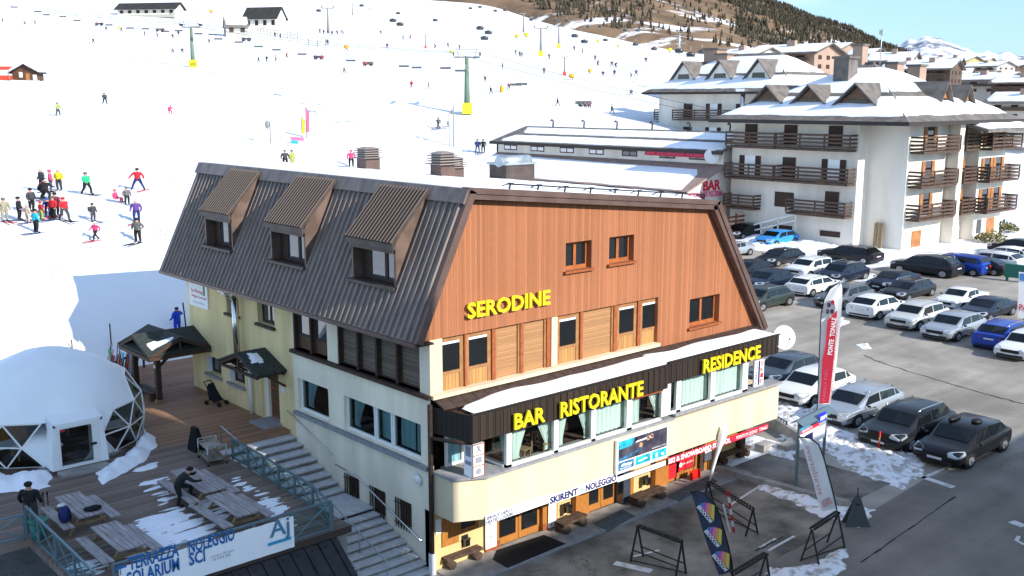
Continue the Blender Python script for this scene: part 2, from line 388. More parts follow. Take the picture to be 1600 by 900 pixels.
# ------------------------------------------------------------------ asphalt
def asphalt(name, c1, c2, sc=.35, wet=False):
    m = bpy.data.materials.new(name); m.use_nodes = True; t = m.node_tree; b = t.nodes['Principled BSDF']; N = t.nodes.new; K = t.links.new
    tc = N('ShaderNodeTexCoord'); n = N('ShaderNodeTexNoise'); n.inputs['Scale'].default_value = sc; n.inputs['Detail'].default_value = 9; n.inputs['Roughness'].default_value = .62; K(tc.outputs['Object'], n.inputs[0])
    r = N('ShaderNodeValToRGB'); e = r.color_ramp.elements; e[0].position = .38; e[1].position = .64; e[0].color = (*c1, 1); e[1].color = (*c2, 1); K(n.outputs[0], r.inputs[0])
    f = N('ShaderNodeTexNoise'); f.inputs['Scale'].default_value = 28; f.inputs['Detail'].default_value = 3; K(tc.outputs['Object'], f.inputs[0])
    mr = N('ShaderNodeMapRange'); mr.inputs[3].default_value = .7; mr.inputs[4].default_value = 1.3; K(f.outputs[0], mr.inputs[0])
    # wheel tracks and drips: streaks along the driving direction
    mp = N('ShaderNodeMapping'); mp.inputs['Scale'].default_value = (.05, .9, 1); mp.inputs['Rotation'].default_value = (0, 0, .12); K(tc.outputs['Object'], mp.inputs[0])
    st = N('ShaderNodeTexNoise'); st.inputs['Scale'].default_value = 1.; st.inputs['Detail'].default_value = 4; K(mp.outputs[0], st.inputs[0])
    m2 = N('ShaderNodeMapRange'); m2.inputs[1].default_value = .3; m2.inputs[2].default_value = .7; m2.inputs[3].default_value = .84; m2.inputs[4].default_value = 1.16; K(st.outputs[0], m2.inputs[0])
    mu = N('ShaderNodeMath'); mu.operation = 'MULTIPLY'; K(mr.outputs[0], mu.inputs[0]); K(m2.outputs[0], mu.inputs[1])
    vm = N('ShaderNodeVectorMath'); vm.operation = 'SCALE'; K(r.outputs[0], vm.inputs[0]); K(mu.outputs[0], vm.inputs['Scale'])
    # cracks
    vo = N('ShaderNodeTexVoronoi'); vo.feature = 'DISTANCE_TO_EDGE'; vo.inputs['Scale'].default_value = .07
    dn = N('ShaderNodeTexNoise'); dn.inputs['Scale'].default_value = .5; dn.inputs['Detail'].default_value = 6; K(tc.outputs['Object'], dn.inputs[0])
    dv = N('ShaderNodeVectorMath'); dv.operation = 'SCALE'; dv.inputs['Scale'].default_value = 5.; K(dn.outputs[1], dv.inputs[0])
    da = N('ShaderNodeVectorMath'); K(tc.outputs['Object'], da.inputs[0]); K(dv.outputs[0], da.inputs[1]); K(da.outputs[0], vo.inputs[0])
    lt = N('ShaderNodeMath'); lt.operation = 'LESS_THAN'; lt.inputs[1].default_value = .0006; K(vo.outputs[0], lt.inputs[0])
    mx = N('ShaderNodeMix'); mx.data_type = 'RGBA'; K(lt.outputs[0], mx.inputs[0]); K(vm.outputs[0], mx.inputs[6]); mx.inputs[7].default_value = (c1[0]*.5, c1[1]*.5, c1[2]*.5, 1)
    K(mx.outputs[2], b.inputs['Base Color'])
    rr = N('ShaderNodeMapRange'); rr.inputs[3].default_value = .55 if wet else .8; rr.inputs[4].default_value = .95; K(n.outputs[0], rr.inputs[0]); K(rr.outputs[0], b.inputs['Roughness'])
    b.inputs['Specular IOR Level'].default_value = .3
    bp = N('ShaderNodeBump'); bp.inputs['Strength'].default_value = .4; bp.inputs['Distance'].default_value = .01; K(f.outputs[0], bp.inputs['Height']); K(bp.outputs[0], b.inputs['Normal'])
    return m
M['lot'] = asphalt('salted_asphalt', (.20, .18, .155), (.36, .325, .28), .16)
M['court'] = asphalt('damp_asphalt', (.075, .066, .055), (.30, .265, .22), .42, True)
M['road'] = asphalt('road_asphalt', (.12, .106, .09), (.24, .214, .183), .12)
def sheet(name, pts, z, m):
    mb = MB(); mb.add([(p[0], p[1], z) for p in pts], [tuple(range(len(pts)))])
    o = mb.build(name, m)
    if o.data.polygons[0].normal.z < 0: o.data.flip_normals()
    return structure(o)
far = [PZ(*p) for p in ((1150,388),(1215,395),(1290,410),(1345,420),(1400,415),(1500,400),(1640,382))]
sheet('car_park', [(14.2,-6.3),(16.7,-1.5),(16.9,17),(30,21.5),(45,33)]+[(p.x, p.y) for p in far]+[(100,-5),(24.6,-7.2)], 0.004, 'lot')
sheet('forecourt', [(-4.2,-6.2),(14.2,-6.3),(14.2,.3),(-4.2,.3)], 0.005, 'court')
sheet('road', [(-60,-40),(100,-40),(100,-5),(24.6,-7.2),(18.7,-6.0),(14.2,-6.3),(-4.2,-6.2),(-60,-6.0)], 0.009, 'road')
sheet('ramp_path', [(14.22,-5.4),(17.2,-5.4),(17.2,-.4),(14.22,-.4)], 0.011, 'court')
M['line'] = mat('worn_road_paint', (.62, .62, .6), .8, col2=(.3, .29, .28), vscale=3, ramp=(.5, .75))
mk = MB()
def stripe(a, b, w=.12, z=.013):
    A, B = PZ(*a), PZ(*b); d = (B-A).normalized(); n = Vector((-d.y, d.x, 0))*w/2
    mk.add([(A-n)+Vector((0,0,z)), (B-n)+Vector((0,0,z)), (B+n)+Vector((0,0,z)), (A+n)+Vector((0,0,z))], [(0,1,2,3)])
for a, b, w in (((1190,758),(1140,790),.1),((1241,838),(1200,861),.1),((1212,842),(1187,856),.1),((1440,748),(1500,722),.14),((1340,825),(1355,812),.1),((960,880),(1018,893),.3),((990,870),(1030,860),.1),
                ((1425,740),(1490,762),.3),((1580,815),(1600,823),.35),((1588,845),(1604,853),.12),((1588,845),(1592,838),.12)): stripe(a, b, w)
structure(mk.build('road_markings', 'line'))
M['crack'] = mat('asphalt_seam', (.03, .029, .027), .95)
mk = MB(); rc = random.Random(4)
def seam(a, b, w):
    n = 14; P = [PZ(a[0]+(b[0]-a[0])*k/n, a[1]+(b[1]-a[1])*k/n+rc.uniform(-.8,.8)) for k in range(n+1)]
    for p, q in zip(P, P[1:]): d = (q-p).normalized(); t = Vector((-d.y, d.x, 0))*w*rc.uniform(.3,.8); u = Vector((0,0,.0165)); mk.add([p-t+u, q-t+u, q+t+u, p+t+u], [(0,1,2,3)])
seam((1350,556), (1385,570), .06); seam((1385,570), (1540,616), .06); seam((1540,616), (1600,632), .07); seam((1493,776), (1345,880), .05); seam((1225,838), (1180,862), .05)
structure(mk.build('asphalt_seam', 'crack'))

# ------------------------------------------------------------------ snow heaps (z falls under the ground at the edge, so the rim is ragged)
def heap(name, poly, h, label, zbase=0.0, step=.12, rough=.5, edge=.8, m='dirty_snow', fz=None, stretch=(1, 1), nsc=1.6):
    xs = [p[0] for p in poly]; ys = [p[1] for p in poly]
    x0, x1, y0, y1 = min(xs)-.4, max(xs)+.4, min(ys)-.4, max(ys)+.4
    nx = max(3, int((x1-x0)/step)); ny = max(3, int((y1-y0)/step)); mb = MB(); idx = {}
    for j in range(ny+1):
        for i in range(nx+1):
            x = x0+(x1-x0)*i/nx; y = y0+(y1-y0)*j/ny
            d = _edged(x, y, poly); d = d if _inside(x, y, poly) else -d
            t = max(-1, min(1, d/edge))
            nn = mnoise.fractal((x*nsc*stretch[0], y*nsc*stretch[1], len(poly)), .8, 2.1, 7)
            z = h*t*(.75+.25*rough*nn) + h*rough*.3*nn - h*.12 if t > 0 else h*t + h*rough*.35*nn*(1+t) - h*.12
            zb = fz(x, y) if fz else zbase
            idx[(i, j)] = (len(mb.v), z); mb.v.append((x, y, zb+max(z, -.06)))
    for j in range(ny):
        for i in range(nx):
            c = [idx[k] for k in ((i, j), (i+1, j), (i+1, j+1), (i, j+1))]
            if max(q[1] for q in c) > -.0: mb.f.append(tuple(q[0] for q in c)); mb.mi.append(0); mb.sm.append(True)
    o = mb.build(name, m); return tag(o, label, 'snow', kind='stuff')
def zpoly(pts, z=0): return [tuple(PZ(u, v, z)[:2]) for u, v in pts]
heap('snow_bank', zpoly([(1200,640),(1222,612),(1290,650),(1345,678),(1440,708),(1452,730),(1415,768),(1330,742),(1285,705),(1215,690)]), .25, 'ploughed heap of dirty snow in front of the parked cars', step=.06, edge=1.1, rough=.75, nsc=2.2)
heap('snow_bank', zpoly([(1180,742),(1300,785),(1372,797),(1345,822),(1290,812),(1180,764)]), .16, 'ragged strip of snow along the forecourt kerb', step=.05, edge=.5, rough=1.)
heap('snow_bank', zpoly([(1200,885),(1255,880),(1332,852),(1320,900),(1230,930),(1190,915)]), .16, 'grey melting snow at the roadside beside the ski racks', step=.05, edge=.5, rough=1.)
heap('snow_bank', zpoly([(1160,676),(1250,700),(1242,722),(1160,698)]), .22, 'snow strip below the end of the shop wall', step=.1, edge=.4, rough=.8)
heap('snow_bank', zpoly([(1205,396),(1290,405),(1350,420),(1400,440),(1345,445),(1290,425),(1215,412)]), .12, 'packed snow between the car rows and the flats', step=.25, edge=1.5, rough=.7)
heap('snow_bank', zpoly([(1150,352),(1330,388),(1420,396),(1500,392),(1420,402),(1330,402),(1200,392),(1150,385)]), .5, 'snow heaped at the foot of the flats', step=.3, edge=1.6, rough=.7, m='snow')
for a in ([(1330,495),(1350,490),(1368,505),(1345,512)], [(1372,538),(1395,535),(1400,545),(1380,548)], [(1470,468),(1490,474),(1480,480)]):
    heap('snow_patch', zpoly([(p[0]-36, p[1]) for p in a]), .06, 'thin leftover snow patch on the car park lane', step=.1, edge=.4, rough=1.2)['group'] = 'thin snow patches on the lane'

# ------------------------------------------------------------------ forested hill
FOOT = [(480,-90,700),(640,-40,640),(795,3,560),(900,36,500),(1000,50,480),(1110,70,480),(1200,86,520),(1300,96,620),(1398,96,760),(1440,100,900)]
RIDGE = [(430,-420,1500),(640,-300,1400),(800,-190,1300),(1000,-95,1200),(1180,-8,1100),(1260,22,1080),(1330,48,1080),(1395,76,1100),(1440,98,1150)]
def curve(pts, u):
    for i in range(len(pts)-1):
        if pts[i][0] <= u <= pts[i+1][0]:
            t = (u-pts[i][0])/(pts[i+1][0]-pts[i][0]); return PD(u, pts[i][1]*(1-t)+pts[i+1][1]*t, pts[i][2]*(1-t)+pts[i+1][2]*t)
    return PD(*pts[0]) if u < pts[0][0] else PD(*pts[-1])
NU, NV = 150, 60
def hill_pt(s, t):
    u = 480+(1440-480)*s; a = curve(FOOT, u); b = curve(RIDGE, u)
    p = a.lerp(b, max(0, min(t, 1))); n = mnoise.fractal((p.x*.008, p.y*.008, 1), 1, 2, 6)
    p = p+Vector((0, 0, 9*n*sin(pi*min(1, t)) + 3*mnoise.noise((p.x*.03, p.y*.03, 0))*min(1, t*4)))
    if t > 1: p = p+(b-a).normalized()*(t-1)*900; p.z = b.z-(t-1)*500
    if t < 0: p = p+(a-b).normalized()*(-t)*300; p.z = a.z-(-t)*120
    return p
def hill_material():
    m = bpy.data.materials.new('hill_side'); m.use_nodes = True; t = m.node_tree; b = t.nodes['Principled BSDF']; N = t.nodes.new; K = t.links.new
    tc = N('ShaderNodeTexCoord'); n = N('ShaderNodeTexNoise'); n.inputs['Scale'].default_value = .03; n.inputs['Detail'].default_value = 9; n.inputs['Roughness'].default_value = .65; K(tc.outputs['Object'], n.inputs[0])
    r = N('ShaderNodeValToRGB'); e = r.color_ramp.elements; e[0].position = .35; e[1].position = .6; e[0].color = (.10, .072, .05, 1); e[1].color = (.235, .155, .095, 1); K(n.outputs[0], r.inputs[0])
    mp = N('ShaderNodeMapping'); mp.inputs['Rotation'].default_value = (0, 0, .7); mp.inputs['Scale'].default_value = (.012, .05, .05); K(tc.outputs['Object'], mp.inputs[0])
    n2 = N('ShaderNodeTexNoise'); n2.inputs['Scale'].default_value = 1.; n2.inputs['Detail'].default_value = 10; n2.inputs['Roughness'].default_value = .7; K(mp.outputs[0], n2.inputs[0])
    sx = N('ShaderNodeSeparateXYZ'); K(tc.outputs['Object'], sx.inputs[0])
    mz = N('ShaderNodeMapRange'); mz.inputs[1].default_value = 34; mz.inputs[2].default_value = 110; mz.inputs[3].default_value = .10; mz.inputs[4].default_value = -.03; K(sx.outputs[2], mz.inputs[0])
    ad = N('ShaderNodeMath'); K(n2.outputs[0], ad.inputs[0]); K(mz.outputs[0], ad.inputs[1])
    r2 = N('ShaderNodeValToRGB'); e = r2.color_ramp.elements; e[0].position = .605; e[1].position = .66; K(ad.outputs[0], r2.inputs[0])
    mx = N('ShaderNodeMix'); mx.data_type = 'RGBA'; K(r2.outputs[0], mx.inputs[0]); K(r.outputs[0], mx.inputs[6]); mx.inputs[7].default_value = (.75, .76, .8, 1)
    K(mx.outputs[2], b.inputs['Base Color']); b.inputs['Roughness'].default_value = .95; b.inputs['Specular IOR Level'].default_value = .05
    return m
M['hill'] = hill_material()
mb = MB(); ts = [-.5, -.2]+[j/(NV-4) for j in range(NV-3)]+[1.25]
for j, t in enumerate(ts):
    for i in range(NU+1): mb.v.append(tuple(hill_pt(i/NU, t)))
for j in range(len(ts)-1):
    for i in range(NU):
        a = j*(NU+1)+i; mb.f.append((a, a+1, a+NU+2, a+NU+1)); mb.mi.append(0); mb.sm.append(True)
o = mb.build('hill', 'hill'); structure(o)
# conifers of the hill
M['needles'] = mat('conifer_needles', (.034, .034, .024), .9, col2=(.10, .08, .055), vscale=.25, ramp=(.4, .65), spec=.05)
M['bark'] = mat('conifer_bark', (.06, .04, .03), .9)
def cone_tree(mb, p, h, w, rng, tiers=3, n=6, mi=0):
    for k in range(tiers):
        z0 = h*(.1+.27*k); z1 = h*(.52+.24*k) if k < tiers-1 else h; rr = w*(1-.3*k)
        a0 = rng.random()*6; o = len(mb.v); mb.v.append((p.x, p.y, p.z+z1))
        for i in range(n):
            q = rr*(.7+.6*rng.random()); mb.v.append((p.x+q*cos(a0+2*pi*i/n), p.y+q*sin(a0+2*pi*i/n), p.z+z0-h*.06*rng.random()))
        for i in range(n): mb.f.append((o, o+1+i, o+1+(i+1) % n)); mb.mi.append(mi); mb.sm.append(False)
rng = random.Random(3); mb = MB(); cnt = 0
while cnt < 17000:
    s = rng.random(); t = rng.random()**.8
    u = 480+960*s; g = mnoise.noise((s*14, t*9, 2))
    dens = .11
    if t > .62-(u-900)/900: dens = 1.0
    if u > 1150 and t > .12: dens = 1.0
    if t < .28 and u < 1020: dens = .75
    if t < .10 and u < 1000: dens = 1.
    dens *= (.55+.9*(g+.3))
    if rng.random() > dens: continue
    p = hill_pt(s, t); h = (2.7+2.6*rng.random())*(1 if t > .2 else .85); cone_tree(mb, p+Vector((0,0,-.3)), h, h*.25, rng, 2, 5); cnt += 1
tag(mb.build('conifer_wood', 'needles'), 'far-off brown and dark conifer wood covering the hillside', 'wood', kind='stuff')
for k in range(26):
    s = (.335+.40*rng.random()); t = .005+.07*rng.random()**1.5; p = hill_pt(s, t); h = 3+3*rng.random()
    e = thing('conifer_tree', 'single dark conifer standing at the lower edge of the brown hillside', 'tree', p, group='single conifers along the top edge of the piste')
    MB().tube([(0,0,-.5), (0,0,h*.3)], h*.02, 5).build('trunk', 'bark', e, True)
    q = MB(); cone_tree(q, Vector((0,0,0)), h, h*.22, rng, 4, 8); q.build('crown', 'needles', e, True)

# ------------------------------------------------------------------ far snow mountains
def mountain():
    m = bpy.data.materials.new('mountain_snow_rock'); m.use_nodes = True; t = m.node_tree; b = t.nodes['Principled BSDF']; N = t.nodes.new; K = t.links.new
    tc = N('ShaderNodeTexCoord'); n = N('ShaderNodeTexNoise'); n.inputs['Scale'].default_value = .004; n.inputs['Detail'].default_value = 10; n.inputs['Roughness'].default_value = .7; K(tc.outputs['Object'], n.inputs[0])
    r = N('ShaderNodeValToRGB'); e = r.color_ramp.elements; e[0].position = .44; e[1].position = .53; e[0].color = (.16, .17, .21, 1); e[1].color = (.82, .84, .88, 1); K(n.outputs[0], r.inputs[0])
    K(r.outputs[0], b.inputs['Base Color']); b.inputs['Roughness'].default_value = .9
    M['mountain'] = m
    sk = [(1180,120),(1300,100),(1345,78),(1372,64),(1384,72),(1400,72),(1415,64),(1432,59),(1444,61),(1462,64),(1480,71),(1505,79),(1530,84),(1552,84),(1572,82),(1600,92),(1660,100),(1760,90),(1900,110)]
    mb = MB(); nu = 200; nv = 26
    for j in range(nv+1):
        t = j/nv
        for i in range(nu+1):
            u = 1180+720*i/nu
            for k in range(len(sk)-1):
                if sk[k][0] <= u <= sk[k+1][0]:
                    w = (u-sk[k][0])/(sk[k+1][0]-sk[k][0]); v = sk[k][1]*(1-w)+sk[k+1][1]*w; break
            v += 5.5*(.9-mnoise.ridged_multi_fractal((u*.034, 1.7, 0), 1, 2, 5, 1, 2))*min(1, max(0, (u-1340)/20))*.8; D = 9000-3200*(1-t); top = PD(u, v, 9000); p = PD(u, 150, D)
            z = 30+(top.z-30)*t**1.15
            z += (mnoise.ridged_multi_fractal((p.x*.0012, p.y*.0012, 0), 1, 2, 6, 1, 2)-1.1)*70*sin(pi*min(.97, t))+mnoise.noise((p.x*.004, p.y*.004, 7))*16*t
            mb.v.append((p.x, p.y, z))
    for i in range(nu+1):
        u = 1180+720*i/nu; p = PD(u, 150, 10500); mb.v.append((p.x, p.y, -100))
    for j in range(nv+1):
        for i in range(nu):
            a = j*(nu+1)+i; mb.f.append((a, a+1, a+nu+2, a+nu+1)); mb.mi.append(0); mb.sm.append(True)
    structure(mb.build('mountain', 'mountain'))
mountain()
# ================================================================== THE HOTEL
B = thing('hotel_building', 'cream hotel with brown metal mansard roof and red boarded gable over its shop front', 'building', (0, 0, 0))
LEN = 16.0
def gable(xa): return xa
# red gable wall: polygon in the facade plane, pushed back
gp = [(-.35,0,7.19),(10.06,0,7.19),(10.06,0,5.36),(15.95,0,5.20),(12.66,0,10.12),(1.45,0,11.14)]
def wall_with_holes(mb, outline, holes, y, th, mi=0):
    """front skin at plane y with rectangular holes (x0,x1,z0,z1) via a bmesh fill"""
    bm = bmesh.new(); edges = []
    def loop(pts):
        vs = [bm.verts.new((p[0], y, p[1])) for p in pts]
        for i in range(len(vs)): edges.append(bm.edges.new((vs[i], vs[(i+1) % len(vs)])))
    loop(outline)
    for h in holes: loop([(h[0],h[2]),(h[1],h[2]),(h[1],h[3]),(h[0],h[3])])
    bmesh.ops.triangle_fill(bm, edges=edges, use_beauty=True, use_dissolve=False)
    bm.verts.index_update()
    vs = [v.co.copy() for v in bm.verts]; fs = [tuple(v.index for v in f.verts) for f in bm.faces]; bm.free()
    out = []
    for f in fs:
        n = (vs[f[1]]-vs[f[0]]).cross(vs[f[2]]-vs[f[0]])
        out.append(f if n.y < 0 else tuple(reversed(f)))
    mb.add(vs, out, mi)
    for h in holes:  # reveals
        x0, x1, z0, z1 = h; a, b = y, y+th
        mb.add([(x0,a,z0),(x0,b,z0),(x0,b,z1),(x0,a,z1)], [(0,1,2,3)], mi); mb.add([(x1,a,z0),(x1,a,z1),(x1,b,z1),(x1,b,z0)], [(0,1,2,3)], mi)
        mb.add([(x0,a,z1),(x0,b,z1),(x1,b,z1),(x1,a,z1)], [(0,1,2,3)], mi); mb.add([(x0,a,z0),(x1,a,z0),(x1,b,z0),(x0,b,z0)], [(0,1,2,3)], mi)
def rectY(a, b, y): 
    p, q = PY(*a, y), PY(*b, y); return (min(p.x, q.x), max(p.x, q.x), min(p.z, q.z), max(p.z, q.z))
h1, h2, h3 = (5.47, 6.62, 8.78, 9.56), (7.58, 8.70, 8.64, 9.42), (11.74, 13.10, 6.0, 6.76)
GX = [rectY((884,380),(924,418),0), rectY((952,371),(990,407),0), rectY((1078,468),(1123,502),0)]
mb = MB(); wall_with_holes(mb, [(p[0], p[2]) for p in gp], GX, 0.0, .28)
mb.add([(10.06,0,5.36),(10.06,.45,5.36),(10.06,.45,7.19),(10.06,0,7.19)], [(0,1,2,3)])
mb.add([(-.35,0,7.19),(10.06,0,7.19),(10.06,.45,7.19),(-.35,.45,7.19)], [(0,1,2,3)])
mb.build('gable_wall', 'red_boards', B)
for h in GX:
    x0, x1, z0, z1 = h; y = .2; w = .09; f = MB(); xm = (x0+x1)/2
    f.box(x0,x1,y,y+.06,z0,z0+.12).box(x0,x1,y,y+.06,z1-w,z1).box(x0,x0+w,y,y+.06,z0+.12,z1-w).box(x1-w,x1,y,y+.06,z0+.12,z1-w).box(xm-.06,xm+.06,y-.01,y+.06,z0+.12,z1-w)
    fr = f.build('window', 'win_red', B)
    MB().box(x0+.02,x1-.02,y+.03,y+.045,z0+.05,z1-.02).build('pane', 'glass_dark', fr)
    MB().box(x0-.1,x1+.06,-.12,.02,z0-.07,z0).build('sill', 'red_frame', fr)
# side wall (x=0) with its openings, storey by storey
def side_wall(mb, outline, holes, x, th, mi=0):
    bm = bmesh.new(); edges = []
    def loop(pts):
        vs = [bm.verts.new((x, p[0], p[1])) for p in pts]
        for i in range(len(vs)): edges.append(bm.edges.new((vs[i], vs[(i+1) % len(vs)])))
    loop(outline)
    for h in holes: loop([(h[0],h[2]),(h[1],h[2]),(h[1],h[3]),(h[0],h[3])])
    bmesh.ops.triangle_fill(bm, edges=edges, use_beauty=True, use_dissolve=False); bm.verts.index_update()
    vs = [v.co.copy() for v in bm.verts]; fs = [tuple(v.index for v in f.verts) for f in bm.faces]; bm.free()
    mb.add(vs, [f if (vs[f[1]]-vs[f[0]]).cross(vs[f[2]]-vs[f[0]]).x < 0 else tuple(reversed(f)) for f in fs], mi)
    for y0, y1, z0, z1 in holes:
        a, b = x, x+th
        mb.add([(a,y0,z0),(b,y0,z0),(b,y0,z1),(a,y0,z1)], [(0,1,2,3)], mi); mb.add([(a,y1,z0),(a,y1,z1),(b,y1,z1),(b,y1,z0)], [(0,1,2,3)], mi)
        mb.add([(a,y0,z1),(b,y0,z1),(b,y1,z1),(a,y1,z1)], [(0,1,2,3)], mi); mb.add([(a,y0,z0),(a,y1,z0),(b,y1,z0),(b,y0,z0)], [(0,1,2,3)], mi)
HA = (5.58, 7.78, 5.55, 7.05); HB = (0.5, 4.95, 5.55, 7.05)
W1, W2 = (5.62, 7.58, 3.39, 4.55), (0.5, 4.66, 3.39, 4.55)
U1, U2 = (11.72, 12.70, 6.08, 6.72), (9.05, 10.28, 6.08, 6.82)
L1, L2 = (13.45, 14.68, 3.36, 4.06), (11.52, 12.76, 3.36, 4.06)
DO = (8.95, 10.25, 2.55, 4.36)
B1, B2, B3 = (3.91, 4.76, 1.05, 1.87), (2.42, 3.29, .9, 1.86), (1.04, 1.88, .98, 1.89)
mb = MB(); holes = [HA, HB, W1, W2, U1, U2, L1, L2, DO, B1, B2, B3]
side_wall(mb, [(7.85, 0), (LEN, 0), (LEN, 7.25), (7.85, 7.25)], [h for h in holes if h[0] > 7.85], 0.0, .3); mb.build('wall', 'cream_yellow', B)
mb = MB(); side_wall(mb, [(0, 0), (7.85, 0), (7.85, 7.25), (0, 7.25)], [h for h in holes if h[0] < 7.85], 0.0, .3)
mb.build('wall', 'cream', B)
mb = MB(); mb.prism([(.3,LEN-.3,0),(15.3,LEN-.3,0),(15.3,.5,0),(15.6,.5,0),(15.6,LEN,0),(.3,LEN,0)],(0,0,7.2)); mb.build('wall', 'cream', B)
# corner pier of the facade
MB().box(.004, .46, .002, .3, 5.45, 7.19).build('pier', 'beige', B)
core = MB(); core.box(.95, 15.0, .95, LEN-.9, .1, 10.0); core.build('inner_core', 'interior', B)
# roof
EA, RA = Vector((-.7, 0, 7.25)), Vector((1.32, 0, 11.45)); RB, EB = Vector((12.86, 0, 10.36)), Vector((16.25, 0, 5.25))
Y0, Y1 = -.28, 17.05
mb = MB()
def slab(a, b, th, m=0, y0=Y0, y1=Y1):
    d = (b-a).normalized(); n = Vector((-d.z, 0, d.x))*th
    mb.prism([(a.x,y0,a.z),(b.x,y0,b.z),(b.x+n.x,y0,b.z+n.z),(a.x+n.x,y0,a.z+n.z)], (0, y1-y0, 0), m)
DORM = ((11.8, 14.05), (6.62, 8.98), (1.5, 3.86))
def on_slope(z): return EA+(RA-EA)*((z-EA.z)/(RA.z-EA.z))
ycuts = [Y0]+[v for p in sorted(DORM) for v in p]+[Y1]
for k in range(0, len(ycuts), 2): slab(EA, RA, -.12, 0, ycuts[k], ycuts[k+1])
for ya, yb in DORM: slab(EA, on_slope(8.53), -.12, 0, ya, yb); slab(on_slope(11.25), RA, -.12, 0, ya, yb)
d = (RA-EA).normalized(); nrm = Vector((-d.z, 0, d.x)); Ls = (RA-EA).length
y = Y0+.18
while y < Y1-.1:
    a = EA+d*.02; b = on_slope(8.5) if any(p[0]-.05 < y < p[1]+.05 for p in DORM) else EA+d*(Ls-.42); mb.add([(a.x,y-.022,a.z),(a.x,y+.022,a.z),(b.x,y+.022,b.z),(b.x,y-.022,b.z),(a.x+nrm.x*.07,y-.016,a.z+nrm.z*.07),(a.x+nrm.x*.07,y+.016,a.z+nrm.z*.07),(b.x+nrm.x*.07,y+.016,b.z+nrm.z*.07),(b.x+nrm.x*.07,y-.016,b.z+nrm.z*.07)],
        [(4,5,6,7),(0,4,7,3),(1,2,6,5),(0,1,5,4),(3,7,6,2)], 1); y += .285
roof = mb.build('roof', ['roof_metal', 'roof_rib'], B)
mb = MB(); slab(RB, EB, -.12); mb.build('roof', 'roof_metal', B)
# ridge flashing along the top of the slope, top deck, verge boards
mb = MB(); a = EA+d*(Ls-.45)+nrm*.09; b = RA+nrm*.09
mb.prism([(a.x,Y0-.02,a.z),(b.x,Y0-.02,b.z),(b.x+.25,Y0-.02,b.z-.01),(b.x+.22,Y0-.02,b.z-.2),(a.x+.06,Y0-.02,a.z-.03)], (0, Y1-Y0+.04, 0))
mb.build('roof_flashing', 'roof_metal', roof)
mb = MB(); mb.prism([(RA.x+.1,Y0+.02,RA.z-.22),(RB.x,Y0+.02,RB.z-.22),(RB.x,Y0+.02,RB.z),(RA.x+.1,Y0+.02,RA.z)], (0, Y1-Y0-.04, 0)); mb.build('roof_deck', 'tile_dark', roof)
# snow on the roof top
sb = MB(); nx, ny = 70, 50
for j in range(ny+1):
    for i in range(nx+1):
        u, v = i/nx, j/ny; x = RA.x+.16+(RB.x-RA.x-.35)*u; y = Y0+.16+(Y1-Y0-.3)*v; e = min(u, 1-u, v*1.3, (1-v)*1.3)
        z = RA.z+(RB.z-RA.z)*u + .02+.22*min(1, e*12)**.6 + .06*mnoise.noise((x*.7, y*.7, 1)) + .03*mnoise.noise((x*3, y*3, 1))
        if e < .001: z = RA.z+(RB.z-RA.z)*u-.01
        sb.v.append((x, y, z))
for j in range(ny):
    for i in range(nx):
        k = j*(nx+1)+i; sb.f.append((k, k+1, k+nx+2, k+nx+1)); sb.mi.append(0); sb.sm.append(True)
sb.build('roof_snow', 'snow', roof)
# verge boards on the facade
mb = MB()
def verge(a, b, w, y0=Y0-.03, y1=.02, off=0.):
    dd = (b-a).normalized(); n = Vector((dd.z, 0, -dd.x))
    p = [a+n*off, b+n*off, b+n*(off+w), a+n*(off+w)]
    mb.prism([(q.x, y0, q.z) for q in p], (0, y1-y0, 0))
verge(RA+Vector((-.05,0,.08)), RB+Vector((.12,0,.06)), .17, Y0-.05); verge(RA+Vector((.02,0,-.09)), RB+Vector((.02,0,-.11)), .17, Y0-.01)
verge(RB+Vector((.1,0,.06)), EB+Vector((.08,0,.0)), .2, Y0-.05); verge(RB+Vector((-.08,0,-.09)), EB+Vector((-.12,0,-.02)), .16, Y0-.01)
verge(EA+Vector((0,0,.02)), RA+Vector((0,0,.02)), .24, Y0-.05)
mb.build('verge_board', 'fascia', roof)
MB().box(-.74,-.66,Y0,Y1,7.12,7.24).build('eaves_gutter', 'fascia', roof)
# soffit under the side eaves
MB().prism([(-.66,Y0+.1,7.1),(.02,Y0+.1,7.1),(.02,Y0+.1,7.16),(-.66,Y0+.1,7.16)], (0,Y1-Y0-.2,0)).build('soffit', 'dark_wood', roof)
# far gable wall
mb = MB(); mb.prism([(0,LEN,7.1),(1.6,LEN,11.0),(12.7,LEN,10.0),(15.6,LEN,5.6),(15.6,LEN,5.0),(0,LEN,5)], (0,.2,0)); mb.build('gable_wall', 'cream', B)
# snow guard pipe along the front edge of the roof
mb = MB(); pa, pb = Vector((3.2,-.02,RA.z-.08)), Vector((12.6,-.02,RB.z+.12))
mb.tube([(3.2,.1,11.5),(12.5,.1,10.62)], .025, 6)
for k in range(9):
    t = k/8; x = 3.2+9.3*t; z = 11.5-.88*t; mb.bar((x,.1,z+.04),(x-.18,.42,z-.1),.03).bar((x-.05,.1,z-.2),(x,.1,z),.04).bar((x-.12,.1,z+.01),(x+.12,.1,z+.01),.05)
mb.build('snow_guard', 'black_metal', roof)
